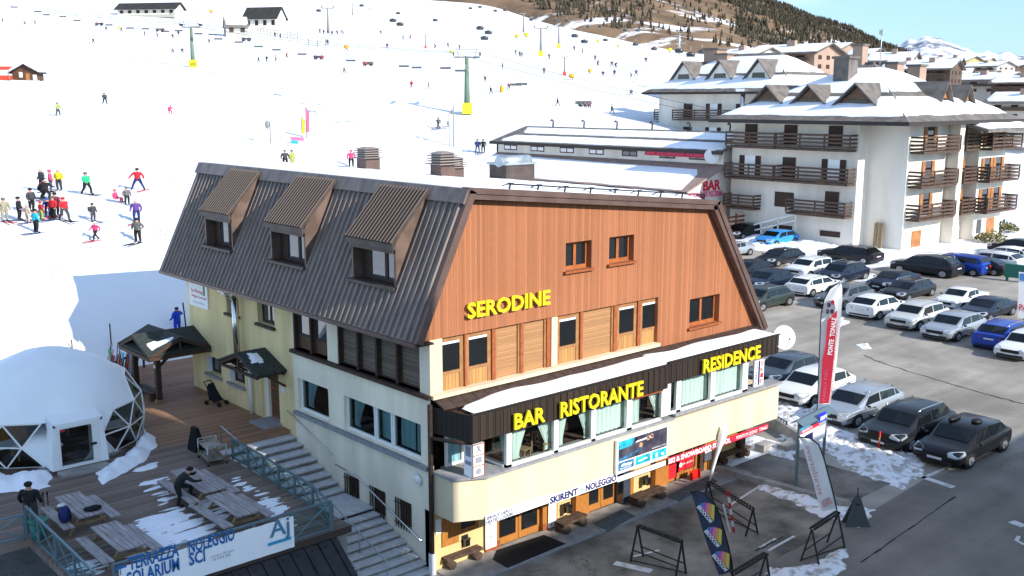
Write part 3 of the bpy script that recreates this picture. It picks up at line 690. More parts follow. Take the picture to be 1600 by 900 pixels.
# chimneys
def chimney(px, top_v, base_v, wpx, D, nm='chimney', cap=True):
    p = PD(px, base_v, D); w = wpx/F_PX*D; hh = (base_v-top_v)/F_PX*D; zb = p.z-.9; c = MB()
    c.box(p.x-w*.36,p.x+w*.36,p.y-w*.36,p.y+w*.36,zb,p.z+hh*.62)
    o = c.build(nm, 'fascia', B)
    cc = MB()
    for k in range(4):
        z = p.z+hh*(.62+.085*k); e = w*(.52-.02*k); cc.box(p.x-e,p.x+e,p.y-e,p.y+e,z,z+hh*.03); cc.box(p.x-w*.33,p.x+w*.33,p.y-w*.33,p.y+w*.33,z+hh*.03,z+hh*.085)
    z = p.z+hh*.95; e = w*.46; cc.add([(p.x-e,p.y-e,z),(p.x+e,p.y-e,z),(p.x+e,p.y+e,z),(p.x-e,p.y+e,z),(p.x-e*.35,p.y-e*.35,z+hh*.08),(p.x+e*.35,p.y-e*.35,z+hh*.08),(p.x+e*.35,p.y+e*.35,z+hh*.08),(p.x-e*.35,p.y+e*.35,z+hh*.08)],
           [(0,1,5,4),(1,2,6,5),(2,3,7,6),(3,0,4,7),(4,5,6,7),(3,2,1,0)])
    cc.build('cap', 'roof_rib', o)
chimney(576, 231, 272, 36, 41.5); chimney(692, 238, 287, 38, 36.5); chimney(708, 246, 287, 34, 37.6)
p = PD(800, 290, 41); c = MB().box(p.x-.75,p.x+.75,p.y-.5,p.y+.5,p.z-1,p.z+.85); ch = c.build('chimney', 'dormer_metal', B)
MB().box(p.x-.82,p.x+.82,p.y-.57,p.y+.57,p.z+.85,p.z+.93).tube([(p.x-.8,p.y-.1,p.z+.98),(p.x+.8,p.y-.1,p.z+.98)],.22,8).build('cap','steel',ch)
# dormers
for (ya, yb) in DORM:
    xf = -.06; zt, zb = 9.88, 8.55; xr, zr = 1.2, 11.33
    mb = MB(); o = .1
    def P3(x, y, z): return (x, y, z)
    # sloping top sheet
    a = Vector((xf-.14, 0, zt-.06)); b = Vector((xr, 0, zr)); dd = (b-a).normalized(); nn = Vector((-dd.z, 0, dd.x))
    mb.prism([(a.x,ya-.08,a.z),(b.x,ya-.08,b.z),(b.x+nn.x*.08,ya-.08,b.z+nn.z*.08),(a.x+nn.x*.08,ya-.08,a.z+nn.z*.08)], (0,yb-ya+.16,0), 0)
    y = ya-.04
    while y < yb+.06:
        p, q = a+nn*.08, b+nn*.08; mb.add([(p.x,y-.016,p.z),(p.x,y+.016,p.z),(q.x,y+.016,q.z),(q.x,y-.016,q.z),(p.x+nn.x*.05,y-.012,p.z+nn.z*.05),(p.x+nn.x*.05,y+.012,p.z+nn.z*.05),(q.x+nn.x*.05,y+.012,q.z+nn.z*.05),(q.x+nn.x*.05,y-.012,q.z+nn.z*.05)],
               [(4,5,6,7),(0,4,7,3),(1,2,6,5),(0,1,5,4)], 1); y += .17
    dm = mb.build('dormer', ['dormer_metal', 'dormer_rib'], B)
    for yy in (ya, yb-.09):
        mb = MB()
        mb.prism([(xf,yy,zb),(xf+.5,yy,zb),(xr+.05,yy,zr-.3),(xr,yy,zr-.06),(xr-.15,yy,zr-.07),(xf,yy,zt-.02)], (0,.09,0))
        mb.build('cheek', 'cheek', dm)
    mb = MB(); mb.box(xf-.16,xf-.06,ya-.1,yb+.1,zt-.2,zt-.04); mb.box(xf-.05,xf+.04,ya+.09,yb-.09,zt-.34,zt-.02); mb.box(xf-.18,xf+.02,ya-.08,yb+.08,zb-.09,zb)
    mb.build('fascia', 'dormer_metal', dm)
    # window set back in the opening
    w = MB(); xi = xf+.34; y0, y1 = ya+.09, yb-.09; z0, z1 = zb, zt-.3; ym = y0+(y1-y0)*.5
    y1w = y1-.42
    w.box(xi,xi+.08,y1w,y1,z0,z1); w.box(xi,xi+.06,y0,y1w,z0,z0+.09).box(xi,xi+.06,y0,y1w,z1-.08,z1).box(xi,xi+.06,y0,y0+.09,z0+.09,z1-.08).box(xi,xi+.06,y1w-.09,y1w,z0+.09,z1-.08).box(xi-.01,xi+.06,(y0+y1w)/2-.07,(y0+y1w)/2+.07,z0+.09,z1-.08)
    wf = w.build('window', 'dark_wood', dm); MB().box(xi+.02,xi+.04,y0+.05,y1w-.05,z0+.05,z1-.05).build('pane', 'glass_sky', wf)
    MB().box(xf+.02,xi,y0,y1,z0-.03,z0-.002).build('sill_board', 'dark_wood', dm)
# ---- french windows and shutters of the side
def panel_x(y0, y1, z0, z1, x, wood, frame, kind):
    f = MB(); w = .11
    if kind == 'win':
        zm = z0+(z1-z0)*.36
        f.box(x,x+.07,y0,y0+w,z0,z1).box(x,x+.07,y1-w,y1,z0,z1).box(x,x+.07,y0+w,y1-w,z1-.1,z1).box(x,x+.07,y0+w,y1-w,zm-.09,zm)
        fr = f.build('french_window', frame, B); MB().box(x+.03,x+.05,y0+w,y1-w,zm,z1-.1).build('pane', 'glass_sky', fr)
        MB().box(x+.02,x+.055,y0+w,y1-w,z0,zm-.09).build('wood_panel', wood, fr)
    else:
        f.prism([(x,y0,z0),(x,y1,z0),(x,y1,z1),(x,y1-.06,z1),(x,y1-.06,z0+.05),(x,y0+.06,z0+.05),(x,y0+.06,z1),(x,y0,z1)],(.09,0,0)); fr = f.build('shutter', frame, B); MB().box(x+.03,x+.08,y0+.06,y1-.06,z0,z1).build('slats', wood, fr)
panel_x(6.75, 7.70, 5.6, 7.05, .14, 'brown_wood_y', 'dark_wood', 'win'); panel_x(5.62, 6.62, 5.6, 7.05, .14, 'brown_wood_y', 'dark_wood', 'win')
for y0, y1 in ((3.9,4.9),(2.85,3.8),(1.75,2.75),(.58,1.65)): panel_x(y0, y1, 5.58, 7.05, .14, 'grey_shutter', 'dark_wood', 'sh')
for yy in (6.66, 3.82, 2.77, 1.68, 4.93, 7.73): MB().box(.02,.26,yy-.03,yy+.07,5.56,7.05).build('post', 'dark_wood', B)
MB().box(-.14,.3,-.06,7.85,5.43,5.55).build('sill_beam', 'dark_wood', B)
# ---- restaurant windows of the side
def rest_win(y0, y1, z0, z1, x, curtains, frame='white_paint', part_of=None, cm='curtain_teal'):
    f = MB(); w = .09
    f.box(x,x+.08,y0,y1,z0,z0+.1).box(x,x+.08,y0,y0+w,z0+.1,z1).box(x,x+.08,y1-w,y1,z0+.1,z1).box(x+.0,x+.08,y0+w,y1-w,z1-.03,z1)
    fr = f.build('window', frame, B); MB().quad((x+.03,y0+w,z0+.1),(x+.03,y0+w,z1-.03),(x+.03,y1-w,z1-.03),(x+.03,y1-w,z0+.1)).build('pane', 'glass_see', fr)
    c = MB()
    for kind, a, b in curtains: curtain(c, kind, (x+.22, a), (x+.22, b), z0+.1, z1)
    if curtains: c.build('curtain', cm, fr)
def curtain(mb, kind, p, q, z0, z1):
    """hanging cloth between plan points p and q; kind 'full', 'tieL' or 'tieR' (gathered to one side lower down)"""
    p, q = Vector((p[0], p[1], 0)), Vector((q[0], q[1], 0)); n = Vector((-(q-p).y, (q-p).x, 0)).normalized(); nu, nv = 26, 9; o = len(mb.v)
    for j in range(nv+1):
        t = j/nv; z = z1-(z1-z0)*t
        for i in range(nu+1):
            s = i/nu; amt = max(0, t-.05)**.9*.72 if t < .78 else .62*(1-(t-.78)*.7)
            if kind == 'tieL': s2 = s*(1-amt)
            elif kind == 'tieR': s2 = 1-(1-s)*(1-amt)
            else: s2 = s
            c = p.lerp(q, s2)+n*(.035*sin(s*pi*2*7+.3*sin(t*3))); mb.v.append((c.x, c.y, z))
    for j in range(nv):
        for i in range(nu):
            a = o+j*(nu+1)+i; mb.f.append((a, a+1, a+nu+2, a+nu+1)); mb.mi.append(0); mb.sm.append(True)
def see_glass():
    m = bpy.data.materials.new('clear_window_glass'); m.use_nodes = True; t = m.node_tree; t.nodes.clear(); N = t.nodes.new
    o = N('ShaderNodeOutputMaterial'); tr = N('ShaderNodeBsdfTransparent'); gl = N('ShaderNodeBsdfGlossy'); gl.inputs['Roughness'].default_value = .03
    tr.inputs[0].default_value = (.86, .9, .9, 1); fr = N('ShaderNodeFresnel'); fr.inputs[0].default_value = 1.45; mx = N('ShaderNodeMixShader')
    t.links.new(fr.outputs[0], mx.inputs[0]); t.links.new(tr.outputs[0], mx.inputs[1]); t.links.new(gl.outputs[0], mx.inputs[2]); t.links.new(mx.outputs[0], o.inputs[0]); return m
M['glass_see'] = see_glass()
rest_win(*W1, .12, [('tieR', 6.75, 7.45), ('tieL', 5.72, 6.3)])
rest_win(3.04, 4.66, W2[2], W2[3], .12, [('tieR', 3.85, 4.55), ('tieL', 3.1, 3.6)])
rest_win(2.12, 3.02, W2[2], W2[3], .12, [('full', 2.15, 2.98)]); rest_win(.5, 2.10, W2[2], W2[3], .12, [('full', 1.2, 1.95), ('full', .58, 1.12)])
MB().box(-.16,.12,.04,7.75,3.24,3.36).build('window_ledge', 'grey_stone', B)
# rooms behind the restaurant glass: back walls, floor, tables
mb = MB(); mb.box(.32,.94,.96,8.6,3.2,3.3).box(1.98,13.4,-1.16,.3,3.1,3.22); mb.build('dining_floor', 'log', B)
# ---- yellow wall small windows
def small_win(h, x, frame, ledge, reveal=None):
    y0, y1, z0, z1 = h; f = MB(); w = .08
    f.box(x,x+.06,y0,y1,z0,z0+w).box(x,x+.06,y0,y1,z1-w,z1).box(x,x+.06,y0,y0+w,z0+w,z1-w).box(x,x+.06,y1-w,y1,z0+w,z1-w).box(x-.005,x+.06,(y0+y1)/2-.05,(y0+y1)/2+.05,z0+w,z1-w)
    fr = f.build('window', frame, B); MB().box(x+.02,x+.04,y0+.03,y1-.03,z0+.03,z1-.03).build('pane', 'glass_sky', fr)
    MB().box(-.12,x,y0-.06,y1+.06,z0-.1,z0-.005).build('sill', ledge, fr)
small_win(U1, .2, 'dark_wood', 'dark_wood'); small_win(U2, .2, 'dark_wood', 'dark_wood'); small_win(L1, .24, 'black_metal', 'grey_stone'); small_win(L2, .24, 'black_metal', 'grey_stone')
for h in (L1, L2): MB().box(-.004,.2,h[1]-.02,h[1]-.002,h[2]+.002,h[3]-.002).build('white_reveal', 'white_paint', B)
# ---- side door
f = MB().box(.2,.28,DO[0]+.04,DO[1]-.34,DO[2],DO[3]-.05); dr = f.build('door', 'red_frame', B)
mb = MB()
for k in range(3): mb.box(.17,.2,DO[0]+.14,DO[1]-.46,DO[2]+.15+.52*k,DO[2]+.58+.52*k)
mb.build('door_panel', 'brown_wood_y', dr); MB().box(.12,.2,DO[0]+.1,DO[0]+.14,3.2,3.5).build('handle', 'bright_steel', dr)
MB().box(.1,.3,DO[1]-.34,DO[1],DO[2],DO[3]).build('door_jamb', 'cream', B)
MB().box(-.7,.2,DO[0]-.1,DO[1]-.3,2.5,2.58).build('doorstep', 'grey_stone', B)
# ---- barred basement windows
for h in (B1, B2, B3):
    y0, y1, z0, z1 = h; f = MB().box(.2,.24,y0,y1,z0,z1); fr = f.build('window', 'brown_wood_y', B)
    g = MB()
    for k in range(6): yy = y0+(y1-y0)*(k+.5)/6; g.bar((-.05,yy,z0-.02),(-.05,yy,z1+.03),.025)
    for zz in (z0+.12, z1-.12): g.bar((-.05,y0-.02,zz),(-.05,y1+.02,zz),.02)
    g.build('bars', 'black_metal', fr)
# ---- things fixed on the side wall
o = MB().tube([(-.03,.62,2.82),(-.09,.62,2.82)], .17, 20).ball((-.085,.62,2.82),(.05,.15,.13),14,8).build('lamp', 'white_paint', B)
MB().box(-.05,-.004,8.5,8.72,3.78,4.02).build('plaque', 'white_paint', B)
mb = MB(); mb.tube([(-.1,5.42,2.34),(-.1,8.25,3.24)], .025, 8)
for yy, zz in ((6.2,2.6),(7.6,3.04)): mb.bar((0,yy,zz-.06),(-.1,yy,zz),.02)
tag(mb.build('handrail', 'bright_steel'), 'upper short steel handrail on the cream wall below the first curtained window', 'handrail')
mb = MB(); mb.tube([(-.1,5.17,2.08),(-.1,3.95,2.02),(-.1,.45,.92)], .025, 8)
for yy, zz in ((4.6,2.04),(3,1.72),(1.2,1.16)): mb.bar((0,yy,zz-.06),(-.1,yy,zz),.02)
tag(mb.build('handrail', 'bright_steel'), 'lower long steel handrail passing the barred basement windows', 'handrail')
mb = MB(); mb.tube([(-.7,11.55,7.05),(-.28,11.55,6.75)], .05, 8).tube([(-.24,11.55,6.85),(-.24,11.55,4.75)], .12, 12); mb.tube([(-.5,12.3,7.02),(-.2,11.9,6.95),(-.24,11.55,6.9)],.07,8)
tag(mb.build('flue_pipe', 'bright_steel'), 'shiny steel flue pipe running up the yellow wall to the eaves', 'pipe')
MB().tube([(-.1,10.9,4.35),(-.1,10.9,2.5)], .07, 10).build('downpipe', 'white_paint', B)
MB().tube([(-.08,-.07,5.3),(-.08,-.07,.7)], .075, 8).box(-.16,-.0,-.15,.0,0,.7,1).build('corner_downpipe', ['dark_wood', 'white_paint'], B)
# poster on the far end of the wall
mb = MB().box(-.05,-.01,14.2,15.85,5.93,6.92); text_on(mb, 'La Bottega', (-.053,15.6,6.5), (0,-1,0), (0,0,1), 1.1, .14, bold=.02, mi=1)
text_on(mb, 'Noleggio Sci Snowboard', (-.053,15.6,6.3), (0,-1,0), (0,0,1), 1.3, .1, bold=.02, mi=1); text_on(mb, 'Serodine', (-.053,15.5,6.07), (0,-1,0), (0,0,1), 1.0, .1, mi=2)
mb.box(-.056,-.052,14.4,14.55,6.45,6.85,3)
M['print_green'] = mat('green_print', (.1, .25, .1), .6); M['print_grey'] = mat('grey_print', (.3, .3, .34), .6)
tag(mb.build('wall_poster', ['banner_white', 'red_print', 'print_grey', 'print_green']), 'white printed poster high on the yellow end of the side wall', 'poster')
# door canopies of the side
def canopy(name, y0, y1, ridge_z, eave_z, xo, label, slope_along='y'):
    e = thing(name, label, 'canopy', (-xo/2, (y0+y1)/2, eave_z)); ym = (y0+y1)/2; ov = .0
    mb = MB()
    for s, ya in ((-1, y0), (1, y1)):
        a = Vector((0, ya, eave_z)); b = Vector((0, ym, ridge_z)); dd = (b-a).normalized(); nn = Vector((0, -dd.z, dd.y))*(s*-1 if s > 0 else 1)
        nn = Vector((0, 0, .08))
        mb.prism([(-.02,ya,eave_z),(-.02,ym,ridge_z),(-.02,ym,ridge_z+.08),(-.02,ya,eave_z+.08)], (-xo,0,0))
    mb.build('roof', 'tile_green', e)
    f = MB()
    for xx in (-xo+.06, -xo*.5, -.08):
        f.bar((xx,y0+.05,eave_z-.05),(xx,ym,ridge_z-.05),.09).bar((xx,y1-.05,eave_z-.05),(xx,ym,ridge_z-.05),.09).bar((xx,y0+.1,eave_z-.08),(xx,y1-.1,eave_z-.08),.09).bar((xx,ym,eave_z-.08),(xx,ym,ridge_z-.05),.07)
    for yy in (y0+.15, y1-.15): f.bar((-xo+.02,yy,eave_z-.04),(0,yy,eave_z-.04),.1).bar((-xo*.6,yy,eave_z-.08),(-.02,yy,eave_z-.55),.08)
    f.build('frame', 'dark_wood', e)
    return e
M['tile_green'] = mat('dark_green_shingle', (.035, .042, .038), .75, var=.3, vscale=9)
c = canopy('door_canopy', 8.3, 11.3, 5.15, 4.62, 1.15, 'small dark shingled canopy over the brown side door with a snow patch')
heap('snow_patch', [(-.95,9.0),(-.55,8.95),(-.45,9.55),(-.85,9.7)], .08, 'snow patch left on the small door canopy', step=.06, edge=.25, fz=lambda x, y: 4.72+(min(y, 9.8)-8.3)*.353, m='snow')
# ---- facade band: french windows and shutters
YB = .12
def panel_y(u0, u1, kind, v0=531, v1=610):
    # px edges measured on the facade; heights are the band's
    x0 = PY(u0, 560, YB).x; x1 = PY(u1, 560, YB).x; z0, z1 = 5.56, 7.185; f = MB(); w = .14; y = YB
    if kind == 'win':
        zm = 6.12
        f.box(x0,x0+w,y,y+.08,z0,z1).box(x1-w,x1,y,y+.08,z0,z1).box(x0+w,x1-w,y,y+.08,z1-.16,z1).box(x0+w,x1-w,y,y+.08,zm-.09,zm)
        fr = f.build('french_window', 'pine_frame', B); MB().box(x0+w,x1-w,y+.035,y+.05,zm,z1-.16).build('pane', 'glass_dark', fr)
        MB().box(x0+w,x1-w,y+.02,y+.06,z0,zm-.09).build('wood_panel', 'pine_v', fr)
        MB().box(x0+w,x1-w,y+.01,y+.034,z1-.24,z1-.17).build('blind', 'white_paint', fr)
    else:
        f.box(x0,x0+.07,y-.02,y+.09,z0,z1).box(x1-.07,x1,y-.02,y+.09,z0,z1); fr = f.build('shutter', 'pine_frame', B); MB().box(x0+.07,x1-.07,y+.03,y+.08,z0,z1).build('slats', 'shutter_h', fr)
for a, b, k in ((679,724,'win'),(727,767,'win'),(773,811,'sh'),(816,852,'sh'),(869,904,'win'),(908,956,'sh'),(962,993,'win'),(998,1027,'win')): panel_y(a, b, k)
for a, b in ((724.2,726.8),(767.2,772.5),(811.2,815.5),(852.3,858),(904.3,907.7),(956.3,961.5),(993.2,997.6)):
    MB().box(PY(a,560,YB).x,PY(b,560,YB).x,YB-.06,YB+.1,5.56,7.185).build('post', 'red_frame', B)
mb = MB(); mb.box(PY(859,560,YB).x,PY(868,560,YB).x,YB-.08,YB+.1,5.56,7.185); mb.build('pier', 'beige', B)
MB().box(0.46,10.05,.222,.4,5.5,7.185).build('band_wall', 'dark_wood', B)
MB().box(-.02,10.05,-.16,.22,5.44,5.555).build('sill_beam', 'beige', B)
# ---- flat canopy roof over the restaurant front
PYF = -1.5
mb = MB()
mb.prism([(.06,-.002,4.44),(.34,PYF+.03,4.44),(8.84,PYF+.03,4.44),(8.84,-.002,4.44)],(0,0,.68)); mb.box(8.84,15.35,PYF+.02,-.002,4.6,5.2)
cr = mb.build('canopy_roof', 'dark_wood', B)
mb = MB(); mb.box(.30,8.86,PYF-.03,PYF+.02,4.42,5.22).box(8.87,15.3,PYF-.03,PYF+.02,4.58,5.29)
for i in range(52):
    x = .32+i*.29
    if x < 15.25: zz = (4.42, 5.2) if x < 8.85 else (4.58, 5.27); mb.box(x-.012,x+.012,PYF-.05,PYF-.03,zz[0]+.01,zz[1]-.02)
mb.add([(.02,.0,4.42),(.3,PYF-.03,4.42),(.3,PYF-.03,5.22),(.02,.0,5.22)], [(0,1,2,3)], 1)
mb.add([(15.3,PYF-.03,4.58),(15.62,PYF+.25,4.58),(15.62,PYF+.25,5.29),(15.3,PYF-.03,5.29)], [(0,1,2,3)], 0); mb.box(15.36,15.62,PYF+.26,-.0,4.58,5.25)
mb.build('parapet', ['parapet', 'parapet_side'], cr)
MB().box(.28,8.87,PYF-.07,PYF+.04,5.225,5.26).box(8.88,15.34,PYF-.07,PYF+.04,5.295,5.33).build('coping', 'black_metal', cr)
# tile strip beside the wall
mb = MB(); 
for i in range(34):
    x = .1+i*.46; z1 = 5.43 if x < 10 else 5.36
    mb.prism([(x,-.01,5.36),(x,-.01,z1),(x,-.52,5.235),(x,-.52,5.19)], (.445,0,0))
mb.build('roof_tiles', 'tile_dark', cr)
# snow lying on it
sb = MB(); nx, ny = 150, 12
for j in range(ny+1):
    for i in range(nx+1):
        u, v = i/nx, j/ny; x = .55+14.7*u; back = -.36+.18*mnoise.noise((x*.55, 0, 4))-.12*(x > 8.9)*min(1, (x-8.9)) - (.35*max(0, 1-(x-.55)/1.3))
        y = PYF+.05+(back-PYF-.05)*v; e = min(u*30, (1-u)*30, v*5, (1-v)*4, 1)
        base = (5.2 if x < 8.8 else 5.28)+.03*v; sb.v.append((x, y, base+.02+.11*e**.5*(.95+.2*mnoise.noise((x*1.1, y*1.5, 2)))-(.03 if e <= 0 else 0)))
for j in range(ny):
    for i in range(nx):
        k = j*(nx+1)+i; sb.f.append((k, k+1, k+nx+2, k+nx+1)); sb.mi.append(0); sb.sm.append(True)
sb.build('canopy_snow', 'snow', cr)
# ---- letters
def letters(name, body, p0, p1, y, hpx, label):
    a, b = PY(*p0, y), PY(*p1, y); zt = PY(p0[0], p0[1]-hpx, y).z; zb = (a.z+b.z)/2
    mb = MB(); text_on(mb, body, (a.x, y, zb), (1,0,0), (0,0,1), b.x-a.x, zt-a.z, depth=.06, bold=.024, off=.03)
    return tag(mb.build(name, 'yellow_sign'), label, 'lettering')
letters('sign_lettering', 'SERODINE', (728,496), (857,475), -.06, 23, 'raised yellow letters mounted on the red boarded gable')
letters('sign_lettering', 'BAR', (801,669), (849,658), PYF-.09, 23, 'short three-letter yellow word at the left end of the dark parapet')
letters('sign_lettering', 'RISTORANTE', (873,651), (1002,617), PYF-.09, 23, 'longest yellow word along the middle of the dark parapet')
letters('sign_lettering', 'RESIDENCE', (1096,582), (1185,558.5), PYF-.09, 20, 'yellow word at the right end of the dark parapet near the dish')
# ---- beige bay below
YF = -1.42
BX = [(.02,-.02),(.02,-.98),(.95,YF),(15.62,YF),(15.62,-.02)]
mb = MB(); n = len(BX); zb, zt = 1.93, 3.2
for i in range(n-1):
    (xa, ya), (xb, yb) = BX[i], BX[i+1]
    mb.add([(xa,ya,zb),(xb,yb,zb),(xb,yb,zt),(xa,ya,zt)], [(0,1,2,3)])
mb.add([(x, y, zb) for x, y in BX], [tuple(reversed(range(n)))]); mb.add([(x, y, zt) for x, y in BX], [tuple(range(n))])
mb.build('bay_wall', 'beige', B)
mb = MB(); off = .08
CX = [(-.05,-.1),(-.06,-1.02),(.92,YF-off),(9.35,YF-off),(9.35,-.9),(.4,-.9),(.4,-.1)]
mb.prism([(x, y, 3.205) for x, y in CX], (0,0,.07)); mb.box(9.352,15.72,YF-off,-.9,3.3,3.38); mb.box(.9,2.0,-1.42,-.02,3.206,3.27)
mb.build('bay_ledge', 'grey_stone', B)
MB().box(.4,2.0,-.9,.1,3.21,3.26).build('terrace_floor', 'concrete', B)
# glazing of the bay
zb, zt = 3.28, 4.5; gy = -1.30
def gpost(u0, u1, zb=3.28, v=690): 
    a, b = PY(u0, v, gy-.04).x, PY(u1, v, gy-.04).x; return a, b
mb = MB(); posts = [(791,799),(865,872),(923,930),(978,986)]
mx_ = []
for u0, u1 in posts: a, b = gpost(u0, u1); mx_.append((a, b)); mb.box(a,b,gy-.06,gy+.06,3.28,4.46)
posts2 = [(1033,1047),(1056,1063),(1109,1116),(1158,1166)]; mx2 = []
for u0, u1 in posts2: a, b = gpost(u0, u1, v=630); mx2.append((a, b)); mb.box(a,b,gy-.06,gy+.06,3.38,4.6)
xl, xm, xr = mx_[0][0], mx2[0][0], mx2[-1][1]
mb.box(xl,xm,gy-.06,gy+.06,3.28,3.36).box(mx2[0][1],xr,gy-.06,gy+.06,3.38,3.46)
mb.box(xl-.04,xl+.06,gy+.06,-.06,3.28,3.36).box(xl-.02,xl+.06,-.14,-.03,3.36,4.44)
bw = mb.build('restaurant_window', 'white_paint', B)
mb = MB(); allp = mx_+mx2
for i in range(len(allp)-1):
    z0 = 3.36 if i < 4 else 3.46; z1 = 4.46 if i < 3 else 4.5; p, q = allp[i][1], allp[i+1][0]
    MB().quad((p,gy,z0),(q,gy,z0),(q,gy,z1),(p,gy,z1)).build('pane', 'glass_see', bw)
MB().quad((xl,-.14,3.36),(xl,gy+.07,3.36),(xl,gy+.07,4.44),(xl,-.14,4.44)).build('pane', 'glass_see', bw)
cm = MB()
def cu(kind, ua, ub, z0, z1, v=680): curtain(cm, kind, (PY(ua,v,gy+.2).x, gy+.2), (PY(ub,v,gy+.2).x, gy+.2), z0, z1)
cu('tieL',800,824,3.36,4.46); cu('tieR',836,864,3.36,4.46); cu('tieL',872,886,3.36,4.46); cu('tieR',900,922,3.36,4.46); cu('full',930,978,3.36,4.46); cu('full',986,997,3.36,4.46,660); cu('tieR',1008,1033,3.36,4.46,650)
cu('tieL',1043,1052,3.46,4.56,640); cu('full',1062,1104,3.46,4.56,630); cu('full',1116,1156,3.46,4.56,610)
curtain(cm, 'tieR', (xl+.2,-.7), (xl+.2,gy+.15), 3.36, 4.44)
cm.build('curtain', 'curtain', bw)
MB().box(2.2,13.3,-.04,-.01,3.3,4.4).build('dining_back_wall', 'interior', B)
# red roller blinds under the parapet on two windows
MB().box(PY(986,640,gy).x,PY(1032,640,gy).x,gy-.1,gy-.06,4.3,4.42).build('red_blind', 'red_frame', B)
# dining furniture seen through the glass
def dining_chair(x, y, rz, lab):
    e = thing('dining_chair', lab, 'chair', (x, y, 3.24), rz, 'wooden chairs inside the restaurant')
    MB().box(-.2,.2,-.2,.2,.3,.34).build('seat', 'tan_wood', e, True)
    b = MB()
    for k in (-.17,-.06,.06,.17): b.bar((k,.19,.34),(k,.22,.66),.035)
    b.bar((-.2,.22,.66),(.2,.22,.66),.07,.05).build('backrest', 'tan_wood', e, True)
    for sx in (-1, 1):
        for sy in (-1, 1): MB().bar((sx*.17,sy*.17,0),(sx*.17,sy*.17,.3),.04).build('leg', 'tan_wood', e, True)
for i, (x, y, rz, lab) in enumerate([(2.75,-.95,.3,'pale wooden chair behind the first bay window from the corner sign'),(3.75,-1.0,-.4,'pale wooden chair between the tied curtains of the second bay pane'),(3.6,-.55,2.9,'wooden chair deeper in the room behind the second bay pane')]): dining_chair(x, y, rz, lab)
# inner windows behind the terrace corner
f = MB(); y = .02
f.box(.5,1.95,y-.08,y-.0,3.26,3.34).box(.5,.58,y-.08,y,3.34,4.4).box(1.1,1.2,y-.08,y,3.34,4.4).box(1.78,1.86,y-.08,y,3.34,4.4)
fr = f.build('window', 'white_paint', B); MB().box(.58,1.78,y-.03,y-.02,3.34,4.4).build('pane', 'glass_dark', fr)
c2 = MB(); curtain(c2, 'full', (.6,y-.045), (1.05,y-.045), 3.34, 4.4); c2.build('curtain', 'curtain_teal', fr)
MB().tube([(-.08,-.07,4.3),(.12,-1.0,4.36),(.42,PYF+.1,4.36)], .06, 8).build('rain_pipe', 'dark_wood', B)
# ---- ground floor behind the bay
YG = 0.06
MB().box(0,15.62,YG+.16,YG+.3,0,1.95).build('shop_wall', 'yellow_wall', B)
MB().box(0,2.05,YG-.02,YG+.16,.0,1.95).build('shop_wall', 'yellow_wall', B)
def gx(u, v=830): return PY(u, v, YG).x
def gr(u0, v0, u1, v1): return rectY((u0,v0),(u1,v1),YG)
# left shutter and its small window
x0, x1, z0, z1 = .36, 1.0, .72, 1.62
f = MB().box(x0,x1,YG-.07,YG-.03,z0,z1); sh = f.build('window_shutter', 'orange_wood', B)
f = MB(); x0, x1 = 1.02, 1.78; z0, z1 = .95, 1.62
f.box(x0,x1,YG-.06,YG-.03,z0,z0+.14).box(x0,x0+.07,YG-.06,YG-.03,z0+.14,z1).box(x1-.12,x1,YG-.06,YG-.03,z0+.14,z1).box(x0+.07,x1-.12,YG-.06,YG-.03,z1-.07,z1)
fr = f.build('window', 'orange_wood', B); MB().box(x0+.07,x1-.12,YG-.045,YG-.035,z0+.14,z1-.07).build('pane', 'glass_dark', fr)
MB().box(.12,.34,YG-.06,YG-.03,1.2,1.68).build('notice', 'white_paint', B)
# piers, doors
def pier(u0, u1, m='orange_wood', y0=YG-.06, y1=YG+.2, v=800): 
    return (PY(u0,v,YG).x, PY(u1,v,YG).x, y0, y1)
for u0, u1, v in ((757,778,850),(846,869,820),(898,918,790),(975,988,770),(1022,1042,755),(1098,1113,730)):
    a, b, c, d_ = pier(u0, u1, v=v); MB().box(a,b,c,d_,.02,1.95).build('door_pier', 'orange_wood', B)
for u0, u1, v in ((757,778,850),(846,869,820)): a, b, c, d_ = pier(u0, u1, v=v); MB().box(a-.02,b+.02,c-.03,c-.003,.02,.28).build('pier_foot', 'red_frame', B)
def door(u0, u1, v, leaves, glass='glass_dark', red=False):
    a, b = PY(u0,v,YG).x, PY(u1,v,YG).x; w = (b-a)/leaves
    for k in range(leaves):
        p, q = a+w*k+.01, a+w*(k+1)-.01; f = MB(); y = YG+.08; t = .11
        f.box(p,p+t,y,y+.06,.03,1.85).box(q-t,q,y,y+.06,.03,1.85).box(p+t,q-t,y,y+.06,.03,.26).box(p+t,q-t,y,y+.06,1.72,1.85)
        fr = f.build('door', 'orange_wood', B); MB().box(p+t,q-t,y+.02,y+.04,.26,1.72).build('pane', glass, fr)
        MB().box(q-t*.7,q-t*.4,y-.05,y,.8,1.05).build('handle', 'black_metal', fr)
    MB().box(a,b,YG+.06,YG+.15,1.86,1.95).build('door_head', 'orange_wood', B)
door(778,846,825,2); door(918,964,775,2); door(1043,1092,730,2, 'glass_dark')
MB().box(PY(964,775,YG).x,PY(975,775,YG).x,YG-.3,YG+.1,.03,1.85).build('open_door', 'glass_sky', B)
MB().box(PY(1092,730,YG).x,PY(1098,730,YG).x,YG-.05,YG+.1,.03,1.9).build('door_post', 'dark_wood', B)
